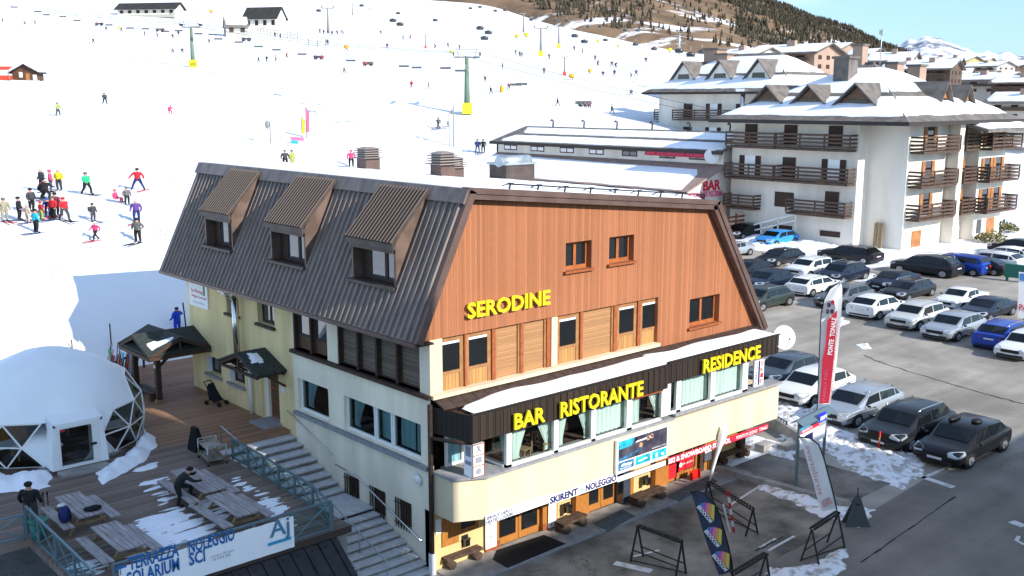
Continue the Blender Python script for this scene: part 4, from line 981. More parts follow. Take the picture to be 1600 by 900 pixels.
# right end: window with shutter
a = PY(1116,700,YG).x; b = PY(1134,700,YG).x; c = PY(1154,700,YG).x
f = MB(); f.box(a,b,YG+.1,YG+.15,1.0,1.75); fr = f.build('window', 'orange_wood', B); MB().box(a+.08,b-.08,YG+.09,YG+.1,1.1,1.68).build('pane', 'glass_dark', fr)
MB().box(b+.02,c,YG+.06,YG+.12,.98,1.75).build('window_shutter', 'orange_wood', B); MB().box(c,c+.3,YG-.1,YG+.14,.02,1.95).build('door_post', 'dark_wood', B)
# lanterns
def lantern(u, v, lab):
    p = PY(u, v, YG-.03); e = thing('wall_lantern', lab, 'lantern', (p.x, p.y, p.z-.17), 0, 'black lanterns on the yellow shop wall')
    MB().box(-.12,.12,-.02,.02,0,.34).build('backplate', 'black_metal', e, True); MB().box(-.09,.09,-.16,-.02,.02,.24).box(-.11,.11,-.18,-.02,.24,.27).build('lamp_box', 'glass_dark', e, True)
lantern(726, 844, 'black lantern on the yellow wall beside the leftmost orange shutter'); lantern(886, 793, 'black lantern on the yellow wall above the middle log bench'); lantern(1009, 750, 'black lantern on the yellow wall under the large billboard')
# platform
mb = MB(); mb.box(0.1,14.2,-1.25,YG-.03,.0,.05); structure(mb.build('shop_platform', 'concrete'))
mb = MB(); mb.box(-.3,14.2,-1.36,-1.255,.0,.065); structure(mb.build('kerb', 'grey_stone'))
def floor_quad(name, pts, z, th, m, label, cat):
    mb = MB(); ps = [PZ(*p, z) for p in pts]; mb.prism([(p.x, p.y, z) for p in ps], (0, 0, th)); return tag(mb.build(name, m), label, cat)
floor_quad('door_mat', [(776,860),(770,874),(793,888),(884,850),(850,836)], .055, .012, 'mat_black', 'large black rubber mat in front of the double glass door', 'mat')
M['grey_mat'] = mat('grey_green_mat', (.10, .125, .12), .95, var=.2, vscale=8)
floor_quad('door_mat', [(926,818),(950,830),(993,807),(972,796)], .055, .012, 'grey_mat', 'grey mat in front of the middle shop door', 'mat')
floor_quad('door_mat', [(1040,775),(1062,784),(1122,752),(1105,744)], .055, .012, 'grey_mat', 'worn grey mat by the ski school door', 'mat')
# ---- log benches
def log_bench(u0, v0, u1, v1, lab, w=.42):
    a, b = PZ(u0, v0, .4), PZ(u1, v1, .4); c = (a+b)/2; dd = b-a; e = thing('log_bench', lab, 'bench', (c.x, c.y, .05), atan2(dd.y, dd.x), 'log benches along the shop front'); Lh = dd.length/2
    MB().box(-Lh,Lh,-w/2,-.02,.27,.36).box(-Lh,Lh,.02,w/2,.27,.36).build('seat', 'log', e, True)
    for sx in (-1, 1): MB().tube([(sx*Lh*.72,-w*.62,.14),(sx*Lh*.72,w*.62,.14)], .14, 10).build('support', 'log', e, True)
log_bench(692, 872, 748, 852, 'log bench under the left shutter at the building corner'); log_bench(874, 818, 910, 801, 'log bench under the lantern right of the first glass door')
log_bench(990, 778, 1034, 760, 'log bench below the billboard'); log_bench(1118, 712, 1166, 695, 'dark log bench at the far end beyond the ski school door', .5)
# ---- signs of the shop front
def sign_strip(name, u0, v0, u1, v1, h, y, m, texts, label, depth=.03):
    a, b = PY(u0, v0, y), PY(u1, v1, y); z = min(a.z, b.z); mb = MB(); mb.box(a.x,b.x,y,y+depth,z,z+h)
    mats = [m]
    for body, fx, fz, fw, fh, tm, bold in texts:
        if tm not in mats: mats.append(tm)
        text_on(mb, body, (a.x+(b.x-a.x)*fx, y-.006, z+h*fz), (1,0,0), (0,0,1), (b.x-a.x)*fw, h*fh, bold=bold, mi=mats.index(tm))
    return tag(mb.build(name, mats), label, 'sign')
ys = YF-.03
sign_strip('shop_sign', 759, 820, 857, 786, .26, ys, 'banner_white', [('SERVICE  DEPOT', .01, .56, .40, .38, 'navy_print', .03), ('HEATED LOCKERS', .01, .08, .42, .38, 'navy_print', .03), ('noleggio - riparazioni - custodia', .45, .2, .3, .15, 'print_grey', 0), ('TEL. 0364', .82, .25, .15, .2, 'navy_print', 0)], 'white strip sign over the double glass door with small dark lettering')
sign_strip('shop_sign', 858, 787, 964, 752, .27, ys-.004, 'banner_white', [('SKIRENT', .01, .14, .4, .76, 'navy_print', .045), ('NOLEGGIO', .52, .14, .47, .76, 'navy_print', .045), ('A', .435, .2, .06, .7, 'teal_print', .0)], 'white strip sign with bold navy lettering below the beige bay')
sign_strip('shop_sign', 965, 752, 1040, 727, .17, ys, 'banner_white', [('AFFITTO SCI - SNOWBOARD', .3, .25, .5, .4, 'print_grey', .01)], 'thin white strip sign under the billboard with small grey lettering')
sign_strip('shop_sign', 1044, 726, 1200, 671, .24, ys, 'red_print', [('SKI & SNOWBOARD SCHOOL', .0, .16, .6, .7, 'banner_white', .035), ('PONTE DI LEGNO', .66, .22, .22, .5, 'banner_white', .01), ('TONALE', .9, .22, .09, .5, 'banner_white', .01)], 'red strip sign with white lettering above the ski school door')
# billboard
a, b = PY(963, 748, ys-.1), PY(1042, 723, ys-.1); zt = 3.1
zb = 1.97; zt = 3.12
e = thing('billboard', 'large picture billboard of a ski slope hung on the beige bay', 'billboard', ((a.x+b.x)/2, ys-.1, zb))
MB().box(a.x,b.x,ys-.1,ys-.01,zb,zt).build('panel', 'banner_white', e)
M['bb_dark'] = mat('billboard_dusk_print', (.035, .035, .055), .4, col2=(.10, .09, .12), vscale=3); M['bb_cyan'] = mat('billboard_cyan_print', (.03, .42, .55), .4, var=.35, vscale=4); M['bb_blue'] = mat('billboard_blue_print', (.05, .17, .32), .4, var=.5, vscale=5)
y = ys-.104; mb = MB(); w = b.x-a.x; X = lambda f: a.x+w*f; Z = lambda f: zb+(zt-zb)*f
def q4(pts, mi, yy): mb.add([(X(p), yy, Z(q)) for p, q in pts], [tuple(range(len(pts)))], mi)
q4([(.03,.36),(.985,.36),(.985,.96),(.03,.96)], 0, y); q4([(.03,.72),(.28,.74),(.34,.96),(.03,.96)], 1, y-.003); q4([(.03,.36),(.14,.36),(.52,.56),(.48,.58),(.03,.44)], 2, y-.003)
q4([(.03,.08),(.33,.08),(.33,.33),(.03,.33)], 2, y); q4([(.36,.08),(.66,.08),(.66,.33),(.36,.33)], 1, y); q4([(.69,.08),(.985,.08),(.985,.33),(.69,.33)], 1, y)
q4([(.33,.82),(.7,.85),(.7,.8),(.36,.78)], 3, y-.004); q4([(.33,.8),(.37,.8),(.39,.92),(.34,.92)], 4, y-.005)
for cx, cz, r in ((.46,.64,.03),(.60,.78,.025),(.68,.80,.025)): q4([(cx-r,cz-.04),(cx+r,cz-.04),(cx+r,cz+.07),(cx,cz+.1),(cx-r,cz+.07)], 5, y-.004)
text_on(mb, 'ADAMELLO SKI', (X(.68), y-.005, Z(.42)), (1,0,0), (0,0,1), w*.28, .045, mi=3); text_on(mb, 'SKI SERVICE', (X(.06), y-.005, Z(.12)), (1,0,0), (0,0,1), w*.22, .04, bold=.02, mi=3)
q4([(.08,.2),(.28,.18),(.3,.24),(.1,.27)], 3, y-.004); q4([(.42,.16),(.6,.2),(.58,.24),(.42,.2)], 3, y-.004); q4([(.76,.12),(.8,.12),(.8,.26),(.76,.24)], 3, y-.004); q4([(.88,.14),(.93,.14),(.92,.22),(.87,.2)], 3, y-.004)
M['bb_skin'] = mat('billboard_warm_print', (.6, .3, .16), .4)
mb.build('picture', ['bb_dark', 'bb_cyan', 'bb_blue', 'banner_white', 'black_metal', 'bb_skin'], e)
# vertical signs
def vsign(u0, v0, u1, v1, y, letters_, label, tm='navy_print', size=.14):
    a, b = PY(u0, v1, y), PY(u1, v1, y); zt = PY(u0, v0, y).z; z0 = a.z; mb = MB(); mb.box(a.x,b.x,y,y+.03,z0,zt)
    n = len(letters_); st = (zt-z0)*.92/n
    for i, ch in enumerate(letters_): text_on(mb, ch, (a.x+(b.x-a.x)*.32, y-.005, zt-st*(i+.95)), (1,0,0), (0,0,1), None, st*.72, bold=.01, mi=1)
    return tag(mb.build('vertical_sign', ['banner_white', tm]), label, 'sign')
vsign(759, 816, 776, 859, YG-.12, 'RENT', 'white upright sign left of the double glass door', 'print_grey'); vsign(857, 790, 869, 826, YG-.12, 'SERVICE', 'white upright sign right of the double glass door', 'teal_print')
# ski school door posters
M['poster_red'] = mat('red_poster', (.55, .02, .03), .5)
for u0, v0, u1, v1, lab in ((1044,728,1056,745,'small red poster on the left leaf of the ski school door'),(1060,718,1084,728,'red poster with round white emblem on the right leaf of the ski school door')):
    r = rectY((u0,v0),(u1,v1),YG+.05); mb = MB().box(r[0],r[1],YG+.03,YG+.05,r[2],r[3])
    if u0 > 1050: mb.tube([(r[0]+.12,YG+.026,(r[2]+r[3])/2),(r[0]+.12,YG+.02,(r[2]+r[3])/2)], .09, 14, 1); text_on(mb, 'MAESTRI', (r[0]+.26,YG+.027,(r[2]+r[3])/2-.03), (1,0,0), (0,0,1), r[1]-r[0]-.3, .07, mi=1)
    tag(mb.build('door_poster', ['poster_red', 'banner_white']), lab, 'poster')
r = PY(1106, 712, YG-.08); tag(MB().box(r.x-.2,r.x+.2,YG-.1,YG-.07,r.z-.18,r.z+.25).build('notice_board', 'banner_white'), 'white notice on the orange panel right of the ski school door', 'notice')
# shovel
p = PZ(1085, 748, .05); e = thing('snow_shovel', 'red snow shovel leaning beside the ski school door', 'shovel', (p.x, p.y, .05))
M['shovel'] = mat('red_plastic', (.6, .015, .01), .4)
MB().prism([(-.24,0,0),(.24,0,0),(.24,.05,.34),(-.24,.05,.34)], (0,-.03,.0)).box(-.24,-.21,-.1,.0,.0,.3).box(.21,.24,-.1,.0,.0,.3).build('blade', 'shovel', e, True); MB().tube([(0,.03,.3),(.05,.2,1.15)], .022, 6).build('shaft', 'tan_wood', e, True)
# corner menu box on the terrace ledge
p = PZ(741, 742, 3.27); e = thing('menu_box', 'tall white menu box with red border at the terrace corner', 'sign', (p.x, p.y, 3.27))
MB().box(-.22,.22,-.2,.2,0,1.0).build('box', 'banner_white', e, True)
mb = MB()
for k in range(4): mb.box(-.22,.22,-.215,-.202,.0+.325*k,.025+.325*k)
mb.box(-.22,-.195,-.214,-.203,0,1).box(.195,.222,-.214,-.203,0,1); mb.build('border', 'red_frame', e, True)
mb = MB(); mb.bar((-.08,-.21,.75),(.06,-.21,.95),.03).bar((.08,-.21,.75),(-.06,-.21,.95),.03); mb.tube([(0,-.205,.17),(0,-.215,.17)], .1, 12); mb.box(-.12,.12,-.21,-.204,.42,.6); mb.box(-.225,-.221,-.12,.12,.62,.92); mb.box(-.225,-.221,-.14,.14,.36,.48); mb.build('picture', 'print_grey', e, True)
# parking sign at the right end of the ledge and satellite dish
p = PY(1184, 604, -1.2); e = thing('price_board', 'white board with red and blue lettering standing on the right end of the ledge', 'sign', (p.x, -1.2, 3.38))
MB().box(-.3,.3,-.03,.03,0,1.0).build('panel', 'banner_white', e, True); mb = MB(); mb.box(-.06,.04,-.04,-.031,.03,.97); mb.build('stripe', 'navy_print', e, True)
mb = MB()
for i in range(4): text_on(mb, 'SKIP'[i], (.08,-.036,.76-.23*i), (1,0,0), (0,0,1), .18, .17, bold=.02)
mb.build('print', 'red_print', e, True)
mb = MB(); text_on(mb, 'ALBERGO', (-.1,-.036,.06), (0,0,1), (-1,0,0), .86, .15, bold=.01); mb.build('small_print', 'navy_print', e, True)
p = PY(1226, 527, -1.6); e = thing('satellite_dish', 'white oval satellite dish on the right end of the dark parapet', 'dish', (p.x, p.y, p.z))
mb = MB(); dn = Vector((-.45,-.85,.28)).normalized(); x = dn.cross(Vector((0,0,1))).normalized(); yv = x.cross(dn); o = len(mb.v)
for k in range(7):
    rr = .46*k/6
    for i in range(20): q = (x*cos(2*pi*i/20)*rr+yv*sin(2*pi*i/20)*rr*1.0)-dn*(.12*(1-(k/6)**2)); mb.v.append(tuple(q))
for k in range(6):
    for i in range(20): mb.f.append((k*20+i, k*20+(i+1)%20, (k+1)*20+(i+1)%20, (k+1)*20+i)); mb.mi.append(0); mb.sm.append(True)
mb.build('bowl', 'white_paint', e, True); MB().tube([tuple(-dn*.12),tuple(-dn*.3),(-.28,.25,-.2)], .03, 6).build('bracket', 'steel', e, True); MB().tube([tuple(yv*-.42),tuple(dn*.36+yv*-.1)], .015, 6).ball(tuple(dn*.38+yv*-.08), .05, 8, 5).build('arm', 'steel', e, True)
# ================================================================== PEOPLE
M['skin'] = mat('skin', (.45, .26, .18), .6); M['boot'] = mat('dark_boot', (.02, .02, .022), .5); M['hair'] = mat('dark_hair', (.02, .014, .01), .8)
def cloth(name, c): return mat('cloth_'+name, c, .85, var=.15, vscale=8)
CL = {k: cloth(k, c) for k, c in dict(black=(.014,.014,.016), grey=(.12,.12,.12), dgrey=(.05,.05,.055), red=(.5,.02,.03), pink=(.65,.06,.16), yellow=(.72,.66,.03), green=(.02,.42,.18), teal=(.02,.42,.55), blue=(.015,.06,.5),
      navy=(.02,.03,.12), khaki=(.28,.26,.18), olive=(.30,.36,.08), orange=(.65,.18,.03), beige=(.5,.4,.3), white=(.6,.6,.6), maroon=(.2,.03,.05), purple=(.12,.06,.25)).items()}
def skin_body(J, Eg, rad, lab):
    """one continuous surface grown round a jointed skeleton; lab[edge] says which cloth covers it"""
    me = bpy.data.meshes.new('b'); names = list(J); me.from_pydata([J[n] for n in names], [(names.index(a), names.index(b)) for a, b in Eg], [])
    o = bpy.data.objects.new('b', me); COL.objects.link(o); md = o.modifiers.new('s', 'SKIN'); md.use_smooth_shade = True
    sv = me.skin_vertices[0].data
    for i, n in enumerate(names): sv[i].radius = (rad[n], rad[n]) if not isinstance(rad[n], tuple) else rad[n]; sv[i].use_root = (n == 'pelvis')
    o.modifiers.new('u', 'SUBSURF').levels = 1
    dg = bpy.context.evaluated_depsgraph_get(); out = bpy.data.meshes.new_from_object(o.evaluated_get(dg)); bpy.data.objects.remove(o)
    segs = [(Vector(J[a]), Vector(J[b]), lab[k]) for k, (a, b) in enumerate(Eg)]
    for p in out.polygons:
        c = p.center; best = 1e9; m = 0
        for a, b, l in segs:
            ab = b-a; t = max(0, min(1, (c-a).dot(ab)/max(1e-9, ab.length_squared))); dd = (c-a-ab*t).length
            if dd < best: best = dd; m = l
        p.material_index = m; p.use_smooth = True
    return out
SK, JK, TR, BT = 0, 1, 2, 3
def pose(kind):
    J = dict(pelvis=(0,0,.95), waist=(0,.0,1.1), chest=(0,0,1.32), neck=(0,0,1.48), head0=(0,.0,1.56), head1=(0,-.01,1.68),
             shL=(.19,0,1.42), elL=(.27,.02,1.14), wrL=(.27,-.1,.90), haL=(.26,-.14,.82), shR=(-.19,0,1.42), elR=(-.27,.02,1.14), wrR=(-.27,-.1,.90), haR=(-.26,-.14,.82),
             hipL=(.10,0,.90), knL=(.12,-.02,.5), anL=(.12,.03,.10), toL=(.13,-.16,.05), hipR=(-.10,0,.90), knR=(-.12,-.02,.5), anR=(-.12,.03,.10), toR=(-.13,-.16,.05))
    if kind == 'ski':
        J.update(pelvis=(0,.12,.82), waist=(0,.08,.96), chest=(0,-.06,1.17), neck=(0,-.12,1.32), head0=(0,-.15,1.39), head1=(0,-.18,1.51), shL=(.2,-.08,1.26), elL=(.34,-.12,1.02), wrL=(.32,-.38,.98), haL=(.31,-.46,.98),
                 shR=(-.2,-.08,1.26), elR=(-.34,-.12,1.02), wrR=(-.32,-.38,.98), haR=(-.31,-.46,.98), hipL=(.12,.10,.78), knL=(.17,-.12,.46), anL=(.17,.02,.12), toL=(.17,-.16,.06), hipR=(-.12,.10,.78), knR=(-.17,-.12,.46), anR=(-.17,.02,.12), toR=(-.17,-.16,.06))
    if kind == 'wide':
        J.update(knL=(.24,-.03,.5), anL=(.36,.02,.1), toL=(.38,-.16,.05), knR=(-.24,-.03,.5), anR=(-.36,.02,.1), toR=(-.38,-.16,.05), pelvis=(0,0,.9), hipL=(.11,0,.86), hipR=(-.11,0,.86),
                 elL=(.36,-.05,1.16), wrL=(.42,-.2,.98), haL=(.43,-.26,.93), elR=(-.36,-.05,1.16), wrR=(-.42,-.2,.98), haR=(-.43,-.26,.93))
    if kind == 'stride':
        J.update(knL=(.10,-.22,.52), anL=(.10,-.26,.12), toL=(.10,-.44,.06), knR=(-.10,.08,.5), anR=(-.10,.34,.14), toR=(-.10,.18,.05), elL=(.27,.14,1.16), wrL=(.27,.06,.93), haL=(.26,.0,.88), elR=(-.27,-.08,1.16), wrR=(-.25,-.3,1.0), haR=(-.24,-.36,.98))
    if kind == 'hands':   # hands in front pockets, arms a little out
        J.update(elL=(.33,.06,1.15), wrL=(.2,-.14,.98), haL=(.16,-.19,.96), elR=(-.33,.06,1.15), wrR=(-.2,-.14,.98), haR=(-.16,-.19,.96))
    if kind == 'lean':    # one foot up on the bench, arm raised to the face
        J.update(pelvis=(0,.10,.92), waist=(0,.02,1.06), chest=(0,-.14,1.25), neck=(0,-.24,1.38), head0=(0,-.28,1.44), head1=(0,-.33,1.55), shL=(.19,-.16,1.34), elL=(.26,-.42,1.18), wrL=(.10,-.47,1.38), haL=(.06,-.45,1.45),
                 shR=(-.19,-.16,1.34), elR=(-.26,-.36,1.14), wrR=(-.2,-.58,1.1), haR=(-.18,-.66,1.1), hipL=(.1,.08,.88), knL=(.13,-.34,.72), anL=(.13,-.26,.36), toL=(.13,-.45,.30), hipR=(-.1,.08,.88), knR=(-.12,.02,.5), anR=(-.12,.10,.10), toR=(-.12,-.08,.05))
    if kind == 'hold':    # back turned, holding an upright ski at the side
        J.update(elR=(-.36,-.04,1.2), wrR=(-.5,-.2,1.22), haR=(-.54,-.26,1.24), elL=(.36,.1,1.16), wrL=(.34,-.08,.98), haL=(.32,-.14,.93))
    if kind == 'sit':
        J.update({k: (v[0], v[1]+.12, v[2]-.5) for k, v in J.items() if k not in ('knL','anL','toL','knR','anR','toR')})
        J.update(knL=(.13,-.34,.46), anL=(.13,-.32,.10), toL=(.13,-.5,.06), knR=(-.13,-.34,.46), anR=(-.13,-.32,.10), toR=(-.13,-.5,.06))
    E = [('pelvis','waist'),('waist','chest'),('chest','neck'),('neck','head0'),('head0','head1'),('chest','shL'),('shL','elL'),('elL','wrL'),('wrL','haL'),('chest','shR'),('shR','elR'),('elR','wrR'),('wrR','haR'),
         ('pelvis','hipL'),('hipL','knL'),('knL','anL'),('anL','toL'),('pelvis','hipR'),('hipR','knR'),('knR','anR'),('anR','toR')]
    lab = [JK,JK,JK,SK,SK,JK,JK,JK,SK,JK,JK,JK,SK,TR,TR,TR,BT,TR,TR,TR,BT]
    rad = dict(pelvis=(.165,.13), waist=(.16,.125), chest=(.18,.13), neck=.065, head0=.082, head1=.085, shL=.085, elL=.062, wrL=.048, haL=.045, shR=.085, elR=.062, wrR=.048, haR=.045, hipL=.105, knL=.075, anL=.058, toL=.05, hipR=.105, knR=.075, anR=.058, toR=.05)
    return J, skin_body(J, E, rad, lab)
POSES = {k: pose(k) for k in ('stand','ski','wide','stride','hands','lean','hold','sit')}
def person(loc, rz, kind, jacket, trousers, label, group=None, hat='black', skis=None, h=1.0, poles=False, helmet=False, pack=None):
    J, me = POSES[kind]; o = bpy.data.objects.new('person', me); COL.objects.link(o)
    if not me.materials:
        for _ in range(4): me.materials.append(M['skin'])
    for i, m in enumerate((M['skin'], CL[jacket], CL[trousers], M['boot'])): o.material_slots[i].link = 'OBJECT'; o.material_slots[i].material = m
    o.location = loc; o.rotation_euler = (0, 0, rz); o.scale = (h, h, h*.68); tag(o, label, 'person', group)
    hd = Vector(J['head1'])
    if hat: hb = MB(); hb.ball((hd.x, hd.y+.025, hd.z+.035), (.112,.12,.108) if helmet else (.102,.108,.095), 10, 6); hb.build('helmet' if helmet else 'hat', CL[hat], o, True)
    if skis:
        for s in ('L', 'R'):
            a = Vector(J['an'+s]); b = MB(); zb = min(a.z-.1, .02)
            b.box(a.x-.045,a.x+.045,-.95,.72,zb-.02,zb+.015); b.prism([(a.x-.045,-.95,zb-.02),(a.x+.045,-.95,zb-.02),(a.x+.03,-1.1,zb+.07),(a.x-.03,-1.1,zb+.07)], (0,0,.02)); b.build('ski', CL[skis], o, True)
    if poles:
        for s in ('L', 'R'):
            a = Vector(J['ha'+s]); MB().tube([(a.x,a.y,a.z+.08),(a.x*1.15,a.y+.12,.0)], .012, 5).build('ski_pole', 'black_metal', o, True)
    if pack: MB().box(-.15,.15,.12,.3,1.0,1.42).build('backpack', CL[pack], o, True)
    return o
def facing(p, q): return atan2(q[1]-p[1], q[0]-p[0])+pi/2

# ================================================================== DECK
ZD = 2.5
M['black_sheet'] = mat('black_roof_sheet', (.022, .021, .021), .45, metal=.3, var=.3, vscale=3, spec=.5)
M['deck'] = boards('weathered_deck_boards', (.17, .128, .105), 1, .15, var=.4, groove=.35, col2=(.29, .215, .17)); M['deck_red'] = boards('reddish_deck_boards', (.30, .15, .085), 1, .15, var=.3, groove=.4, col2=(.40, .23, .14))
def slab_poly(name, pts, z0, z1, m): 
    mb = MB(); mb.prism([(x, y, z0) for x, y in pts], (0, 0, z1-z0)); return structure(mb.build(name, m))
slab_poly('deck', [(-9.95,-.3),(-3.0,-.3),(-3.0,9.4),(-9.95,9.4)], 2.3, ZD, 'deck')
slab_poly('deck', [(-26,4.6),(-9.951,4.6),(-9.951,20.2),(-26,20.2)], 2.3, ZD, 'deck')
slab_poly('deck', [(-9.95,9.401),(-4.6,9.401),(-4.6,20.2),(-9.95,20.2)], 2.3, ZD, 'deck')
slab_poly('deck', [(-4.599,9.401),(-3.0,9.401),(-3.0,8.25),(-.0,8.25),(-.0,16),(2.2,16.05),(2.2,20.6),(-4.599,20.6)], 2.3, ZD+.002, 'deck_red')
structure(MB().box(-9.9,-3.1,-.22,-.05,0,2.3).box(-3.1,-3.0,-.05,8.2,0,2.3).build('deck_base_wall', 'concrete'))
# stairs
M['stair'] = mat('granite_step', (.52, .53, .54), .8, var=.12, vscale=5, bump=.1)
mb = MB(); ux, lx = -2.95, -.03
ys = [8.25-.44*i for i in range(9)]   # upper nosings
zs = [ZD-.15*(i+1) for i in range(9)]
for i in range(8):
    z = zs[i]; mb.box(ux,lx,ys[i]-.44-.02,ys[i],z-.05,z); mb.box(ux+.02,lx-.01,ys[i]-.40,ys[i],z-.15,z-.052,1)
yl, zl = ys[8], zs[7]-.0
mb.box(ux,lx,3.05,yl+.02,zl-.15,zl-.1); zl = zl-.1
k = 0; y = 3.05; z = zl
while z > .1:
    z2 = z-.118; mb.box(ux,lx,y-.345-.02,y,z2-.045,z2); mb.box(ux+.02,lx-.01,y-.32,y+.0,z2-.125,z2-.047,1); y -= .345; z = z2; k += 1
structure(mb.build('stairs', ['stair', 'concrete']))
structure(MB().prism([(ux-.02,8.25,2.3),(ux-.02,4.7,1.1),(ux-.02,3.05,1.05),(ux-.02,0,.0),(ux-.02,8.25,0)], (-.03,0,0)).build('stair_side_wall', 'concrete'))
# ---- railings
def rail(pts, label, hgt=.72, glass=True, zz=None, brace=True, group=None):
    e = thing('deck_railing', label, 'railing', pts[0])
    P = [Vector(p) for p in pts]; up = Vector((0,0,hgt))
    for p in P: MB().bar(p, p+up, .06).build('post', 'rail_metal', e)
    mb = MB()
    for a, b in zip(P, P[1:]): mb.bar(a+up, b+up, .05).bar(a+Vector((0,0,.08)), b+Vector((0,0,.08)), .04)
    mb.build('rail', 'rail_metal', e)
    if brace:
        for i, (a, b) in enumerate(zip(P, P[1:])):
            mb = MB(); m = a.lerp(b, .5); z1 = Vector((0,0,.08)); mb.bar(a+z1, b+up, .03).bar(a+up, b+z1, .03); mb.build('brace', 'rail_metal', e)
    if glass:
        for a, b in zip(P, P[1:]):
            d = (b-a).normalized()*.05; MB().quad(a+d+Vector((0,0,.1)), b-d+Vector((0,0,.1)), b-d+up*.95, a+d+up*.95).build('glass_panel', 'rail_glass', e)
    return e
M['rail_metal'] = mat('blue_grey_rail', (.16, .23, .26), .45, metal=.5)
def tint_glass():
    m = bpy.data.materials.new('rail_glass'); m.use_nodes = True; t = m.node_tree; t.nodes.clear(); N = t.nodes.new
    o = N('ShaderNodeOutputMaterial'); tr = N('ShaderNodeBsdfTransparent'); tr.inputs[0].default_value = (.62, .78, .80, 1); gl = N('ShaderNodeBsdfGlossy'); gl.inputs['Roughness'].default_value = .05
    mx = N('ShaderNodeMixShader'); mx.inputs[0].default_value = .09
    t.links.new(tr.outputs[0], mx.inputs[1]); t.links.new(gl.outputs[0], mx.inputs[2]); t.links.new(mx.outputs[0], o.inputs[0]); return m
M['rail_glass'] = tint_glass()
rail([(-2.96,6.75,ZD),(-2.99,5.65,ZD),(-3.04,4.55,ZD),(-3.1,3.5,ZD),(-3.16,2.45,ZD),(-3.2,1.4,ZD),(-3.55,-.2,ZD)], 'braced glass railing with blue grey posts along the stair side of the deck')
rail([(-3.62,-.26,ZD),(-4.78,-.26,ZD)], 'short braced railing panel at the banner end beside the stairs', .86)
rail([(-4.84,-.26,ZD),(-5.9,-.26,ZD),(-7.1,-.26,ZD),(-8.3,-.26,ZD),(-9.5,-.26,ZD)], 'front railing of the deck carrying the long white banner', .86, glass=False, brace=False)
rail([(-9.93,-.2,ZD),(-9.9,1.2,ZD),(-9.88,2.6,ZD),(-9.86,4.0,ZD),(-9.84,5.0,ZD)], 'blue grey braced railing on the left flank of the deck', .8, glass=True)
rail([(-10.0,4.7,ZD),(-11.4,4.72,ZD),(-12.8,4.75,ZD),(-14.2,4.78,ZD)], 'braced railing at the left border of the photo below the hooded man', .7, glass=False)
# handrails of the stairs
for pts, lab in (([(-2.6,8.3,2.55),(-2.6,8.3,3.2),(-2.6,7.2,3.0),(-2.6,4.6,2.0)], 'thin steel handrail down the upper flight of the stairs'),
                 ([(-2.55,2.9,1.75),(-2.5,.2,.85),(-2.5,.2,.1)], 'thin steel handrail down the lower flight of the stairs'), ([(-1.6,2.95,1.75),(-1.55,.15,.8),(-1.55,.15,.1)], 'second thin handrail in the middle of the lower flight')):
    mb = MB(); mb.tube(pts, .022, 6)
    if len(pts) == 3: mb.tube([pts[0], (pts[0][0], pts[0][1], 1.05)], .02, 6); m = Vector(pts[0]).lerp(Vector(pts[1]), .5); mb.tube([m, (m.x, m.y, m.z-.65)], .02, 6)
    else: mb.tube([pts[3], (pts[3][0], pts[3][1], 1.3)], .02, 6)
    tag(mb.build('handrail', 'steel'), lab, 'handrail')
# ---- banner
yb = -.33; e = thing('deck_banner', 'long white banner with blue lettering on the front deck railing', 'banner', (-7, yb, 2.42))
mb = MB(); nx = 60
for j in (0, 1):
    for i in range(nx+1): x = -9.4+4.6*i/nx; mb.v.append((x, yb+.012*sin(i*.9)*(1 if j else .4), 2.42+.86*j))
for i in range(nx): mb.f.append((i, i+1, nx+2+i, nx+1+i)); mb.mi.append(0); mb.sm.append(True)
mb.build('cloth', 'banner_white', e)
mb = MB(); y = yb-.02
def bt(body, a, b, hpx, mi=0, bold=.026):
    p, q = PY(*a, y), PY(*b, y); zt = PY(a[0], a[1]-hpx, y).z; text_on(mb, body, (p.x, y, (p.z+q.z)/2), (1,0,0), (0,0,1), q.x-p.x, zt-p.z, bold=bold, mi=mi)
bt('TERRAZZA', (202,891), (280,868), 20); bt('SOLARIUM', (199,915), (281,890), 20); bt('NOLEGGIO', (295,864), (367,844), 19); bt('SCI', (296,884), (321,876), 19)
bt('servizi a 50 metri', (330,872), (366,861), 4, 1, 0); bt('tel 0364 900', (332,877), (360,868), 4, 1, 0)
bt('Aj', (422,842), (453,830), 26, 2, .012); 
p, q = PY(419,852,y), PY(455,842,y); mb.box(p.x,q.x,y,y+.004,p.z-.03,p.z+.05,3); 
p = PY(188,890,y); mb.add([(p.x-.14,y,p.z),(p.x+.16,y,p.z+.02),(p.x+.1,y,p.z+.1),(p.x-.06,y,p.z+.1)], [(0,1,2,3)], 0); mb.box(p.x-.01,p.x+.01,y,y+.003,p.z-.14,p.z)
M['logo_grey'] = mat('logo_blue_grey', (.08, .22, .32), .6)
mb.build('print', ['banner_blue', 'print_grey', 'logo_grey', 'teal_print'], e)
# ---- entrance canopy below the deck edge
e = thing('lower_canopy', 'black seamed sheet metal canopy below the deck banner', 'canopy', (-6.5, -.9, 1.6))
mb = MB(); mb.prism([(-11,-.24,2.3),(-11,-1.25,1.55),(-11,-1.25,1.47),(-11,-.24,2.22)], (7.45,0,0)); x = -10.8
while x < -3.5: mb.prism([(x,-.24,2.3),(x,-1.25,1.55),(x,-1.25,1.60),(x,-.24,2.35)], (.025,0,0)); mb.ball((x+.18,-.42,2.2),.02,6,4).ball((x+.18,-1.1,1.68),.02,6,4); x += .42
mb.build('roof_sheet', 'black_sheet', e); M['stone'] = mat('pale_rubble_stone', (.42, .40, .36), .95, var=.35, vscale=5, bump=.6, bscale=8)
MB().prism([(-3.55,-.24,2.3),(-3.55,-1.25,1.55),(-3.55,-1.25,1.2),(-3.55,-.24,1.2)], (.08,0,0)).build('side_cheek', 'black_sheet', e)
